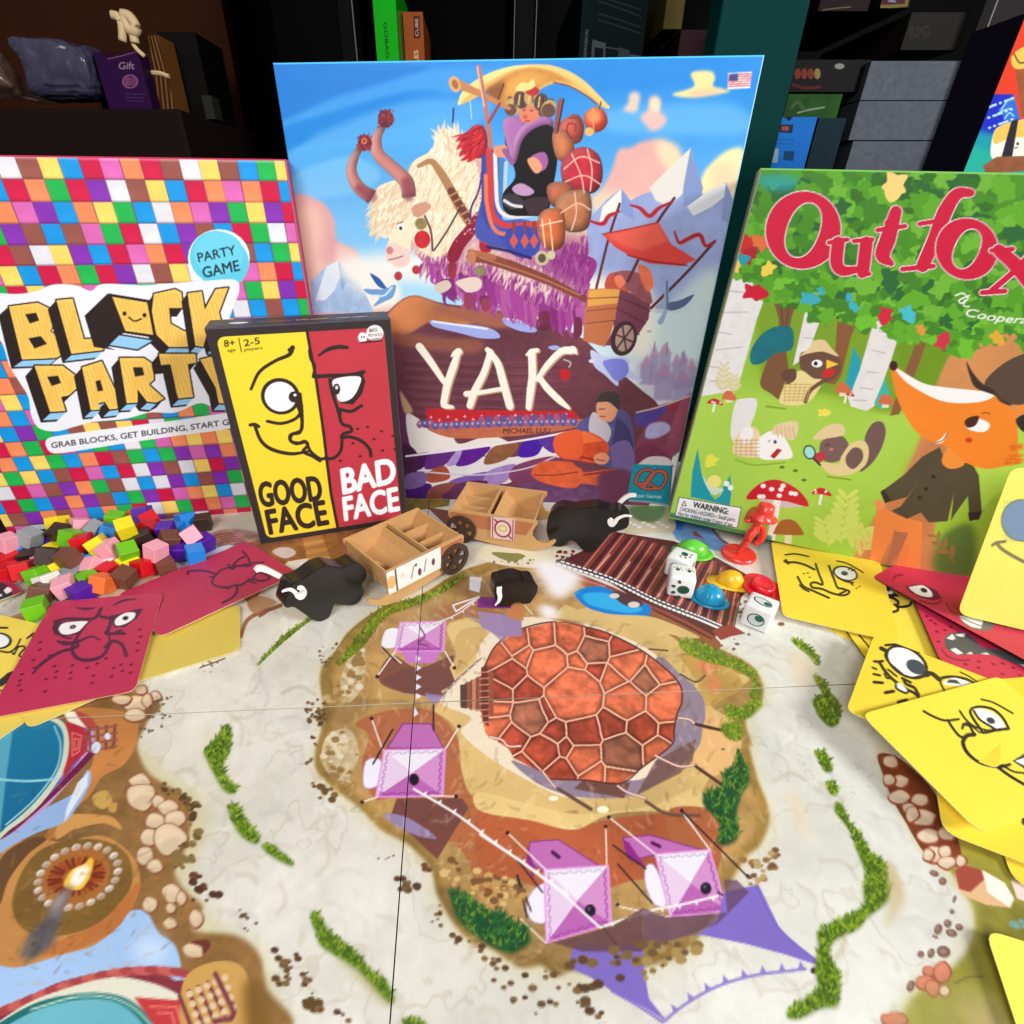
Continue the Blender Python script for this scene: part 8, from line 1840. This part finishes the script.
    bm = bmesh.new(); box_bm(bm, x0, x1, .80, .84, -.75, 1.3, bev=.002); o = bm_obj('teal_screen', bm, mat('dark teal panel', (0, 54, 52), .7, spec=.08, noise=.08, nscale=3)); tag(o, "tall dark teal panel standing between the tall box and the bookcase's right part", 'panel')
    # right shelf
    Yr = .86
    def px_shelf(x0, x1, y, Y=Yr): return at_dist(x0, y, Y), at_dist(x1, y, Y)
    zr = {}
    def red(c): c.line(Z(704, 0, 6.4)("760,62 850,50 940,42"), 1, (150, 130, 120))
    bgbox('wine_red_box', "wine red box lying at the top of the right-hand shelves", 'box', [(818, 11), (868, 9), (824, -30)], Yr, .2, (44, 10, 14), None, art=red)
    def fam(c):
        z = Z(704, 0, 6.4); c.a[:] = (16, 12, 14)
        for k in range(4): c.ell(*z(f"{600+k*42},470")[0], 3.2, 5.5, (150, 60, 44) if k < 3 else (170, 150, 80))
        c.line(z("570,540 640,560 740,555"), 3, (110, 30, 24)); c.ell(*z("868,422")[0], 5, 3, (170, 170, 166))
    bgbox('black_snack_box', "black box with small orange figures above the green box", 'box', [(788, 91), (862, 92), (797, 60)], Yr, .2, (14, 10, 12), None, art=fam)
    def grn(c):
        z = Z(704, 0, 6.4); c.a[:] = (40, 96, 26); c.a *= (1 + .35 * c.n1[..., None]); c.line(z("600,720 680,700 770,685"), 1.6, (170, 190, 170)); c.line(z("640,700 600,650 560,690"), 3, (90, 120, 80), soft=2)
    bgbox('green_forest_box', "leafy green box on the blue box behind the woodland box", 'box', [(783, 118), (836, 118), (789, 94)], Yr, .2, (26, 66, 18), None, art=grn)
    def blu(c):
        z = Z(704, 0, 6.4); c.a[:] = (20, 104, 190); c.poly(z("480,795 572,795 565,850 475,845"), (20, 40, 60)); c.poly(z("500,805 545,808 540,835 496,832"), (150, 70, 70)); c.poly(z("400,950 480,948 470,1040 385,1035"), (130, 160, 180)); c.poly(z("515,965 580,965 570,1030 505,1020"), (16, 60, 100)); c.poly(z("512,745 570,745 545,775"), (10, 20, 40)); c.line(z("440,890 580,895"), 1, (14, 80, 150)); c.line(z("430,915 570,920"), 1, (14, 80, 150))
    bgbox('blue_game_box', "bright blue box with small pictures, above the woodland box's left corner", 'box', [(755, 190), (798, 190), (772, 117)], Yr - .02, .2, (10, 40, 56), (20, 104, 190), art=blu, dim=False)
    bgbox('dark_teal_box', "dark teal box beside the bright blue one", 'box', [(800, 190), (826, 190), (806, 118)], Yr - .015, .2, (6, 34, 46), (8, 44, 58))
    # three stacked grey boxes
    for i, (ya, yb, lab) in enumerate(((172, 141, "lowest visible grey box of the stack above the woodland box"), (140, 101, "middle grey box of the stack on the right shelf"), (100, 61, "topmost grey box of the stack on the right shelf"))):
        xl = 872 - (ya - 60) * .295; xl2 = 872 - (yb - 60) * .295
        def gr(c):
            c.a[:] = (112, 118, 132); w_ = np.linspace(0, 1, c.w)[None, :, None]; c.a *= (1 + .10 * c.n2[..., None]); 
        bgbox('grey_storage_box', lab, 'box', [(xl, ya + (18 if i == 0 else 0)), (xl + 92, ya + (18 if i == 0 else 0)), (xl2, yb)], Yr - .01, .25, (70, 74, 84), None, .35, 'stacked grey boxes', art=gr)
    bgbox('picture_box', "yellow-edged box at the very top of the right shelves", 'box', [(880, 8), (909, 6), (884, -30)], Yr, .2, (20, 10, 20), None, art=lambda c: (c.poly(Z(864, 0, 6.4)("90,60 100,-60 300,-60 280,40"), (150, 130, 60)), c.poly(Z(864, 0, 6.4)("115,30 120,-60 275,-60 262,22"), (90, 30, 50)), c.poly(Z(864, 0, 6.4)("150,10 180,-30 210,15"), (160, 160, 190))))
    bgbox('brown_faded_box', "dim brown box lying on the topmost grey box", 'box', [(901, 48), (958, 50), (908, 12)], Yr, .2, (34, 26, 24), (40, 32, 28), art=lambda c: c.text("RPG", (911, 38), (930, 36), 11, (56, 46, 44), bold=.04))
    # black door frame with a pale edge
    xf = at_dist(935, 160, .84)[0]
    t2 = empty('cabinet_door', (xf + .08, .84, -.75), "black cabinet door with a thin pale edge, left of the sushi box", 'cabinet door')
    bm = bmesh.new(); box_bm(bm, xf, xf + .09, .835, .85, -.75, 1.2, bev=.001); bm_obj('door_panel', bm, mat('black purple door', (15, 7, 10), .6, spec=.15), t2)
    bm = bmesh.new(); box_bm(bm, xf - .0015, xf, .833, .85, -.75, 1.2); bm_obj('edge_strip', bm, edge, t2)
    # sushi box, standing upright further right
    def sushi(c):
        z = Z(864, 0, 6.4)
        c.a[:] = (222, 58, 30); c.poly(z("300,600 960,600 1000,760 1600,760 1600,1400 300,1400"), (18, 40, 190)); c.blob(z("600,870 900,860 1600,900 1600,1400 300,1400"), (16, 150, 170), soft=3); c.blob(z("640,960 900,1000 1600,1100 1600,1500 300,1500"), (30, 170, 150), soft=3)
        c.poly(z("960,600 1000,760 980,860 860,700"), (70, 150, 210), a=.6)
        for k in range(24): c.ell(*z(f"{790+(k*37)%180},{620+(k*53)%200}")[0], 1.6, 1.2, (190, 226, 244))
        for q in ("840,740 880,710 940,690", "900,760 930,720 960,740", "880,700 920,640 950,630"): c.line(z(q), 1.4, (150, 210, 240))
        c.blob(z("945,400 960,340 1060,280 1200,260 1200,420 1060,430 980,440"), (240, 190, 84)); c.line(z("960,340 1000,400 1060,380"), 1.6, (80, 60, 30)); c.poly(z("970,440 1200,430 1200,760 1010,740"), (150, 84, 44), n=.1)
        c.blob(z("815,1000 830,850 880,800 980,770 1200,740 1200,1000 900,1010"), (240, 236, 220)); c.blob(z("830,850 880,800 980,770 1200,740 1200,860 950,880 840,920"), (240, 190, 90)); c.poly(z("945,770 990,760 950,1000 880,1005"), (40, 34, 44)); c.ell(*z("985,918")[0], 1.4, 1.6, (30, 30, 30)); c.line(z("965,945 985,940"), 1, (30, 30, 30)); c.poly(z("760,1060 850,1000 1200,990 1200,1080 780,1110"), (140, 84, 54), n=.1)
    bgbox('sushi_game_box', "red and blue box with cartoon sushi, top right behind the woodland box", 'box', [(958, 186), (1120, 186), (1030, 12)], .56, .055, (30, 20, 40), None, art=sushi, dim=False, base=-.0024)
background()
cam = bpy.data.cameras.new('camera'); co_ = bpy.data.objects.new('camera', cam); COL.objects.link(co_)
cam.sensor_width = 36; cam.sensor_fit = 'HORIZONTAL'; cam.lens = 18; cam.shift_x = 30 / 1024; cam.clip_start = .001
co_.location = (0, 0, H); co_.rotation_euler = (math.pi / 2 - TH, 0, 0)
sc = bpy.context.scene; sc.camera = co_
w = bpy.data.worlds.new('world'); sc.world = w; w.use_nodes = True
w.node_tree.nodes['Background'].inputs[0].default_value = (.92, .96, 1, 1); w.node_tree.nodes['Background'].inputs[1].default_value = .2
def area_light(name, loc, target, size, energy, col=(1, 1, 1), sy=None):
    l = bpy.data.lights.new(name, 'AREA'); l.energy = energy; l.size = size; l.color = col
    if sy: l.shape = 'RECTANGLE'; l.size_y = sy
    o = bpy.data.objects.new(name, l); link(o); o.location = loc
    o.rotation_euler = (Vector(target) - Vector(loc)).to_track_quat('-Z', 'Y').to_euler(); return o
area_light('window_light', (1.35, -.55, .85), (0, .3, .08), .4, 26, (1, .99, .97))
area_light('fill_light', (-.35, -.75, 1.0), (0, .35, .1), .8, 15, (1, .98, .95))  # added fill to even out the brightness, not an actual lamp
sc.view_settings.view_transform = 'Standard'; sc.view_settings.look = 'None'; sc.view_settings.gamma = 1; sc.view_settings.exposure = 0
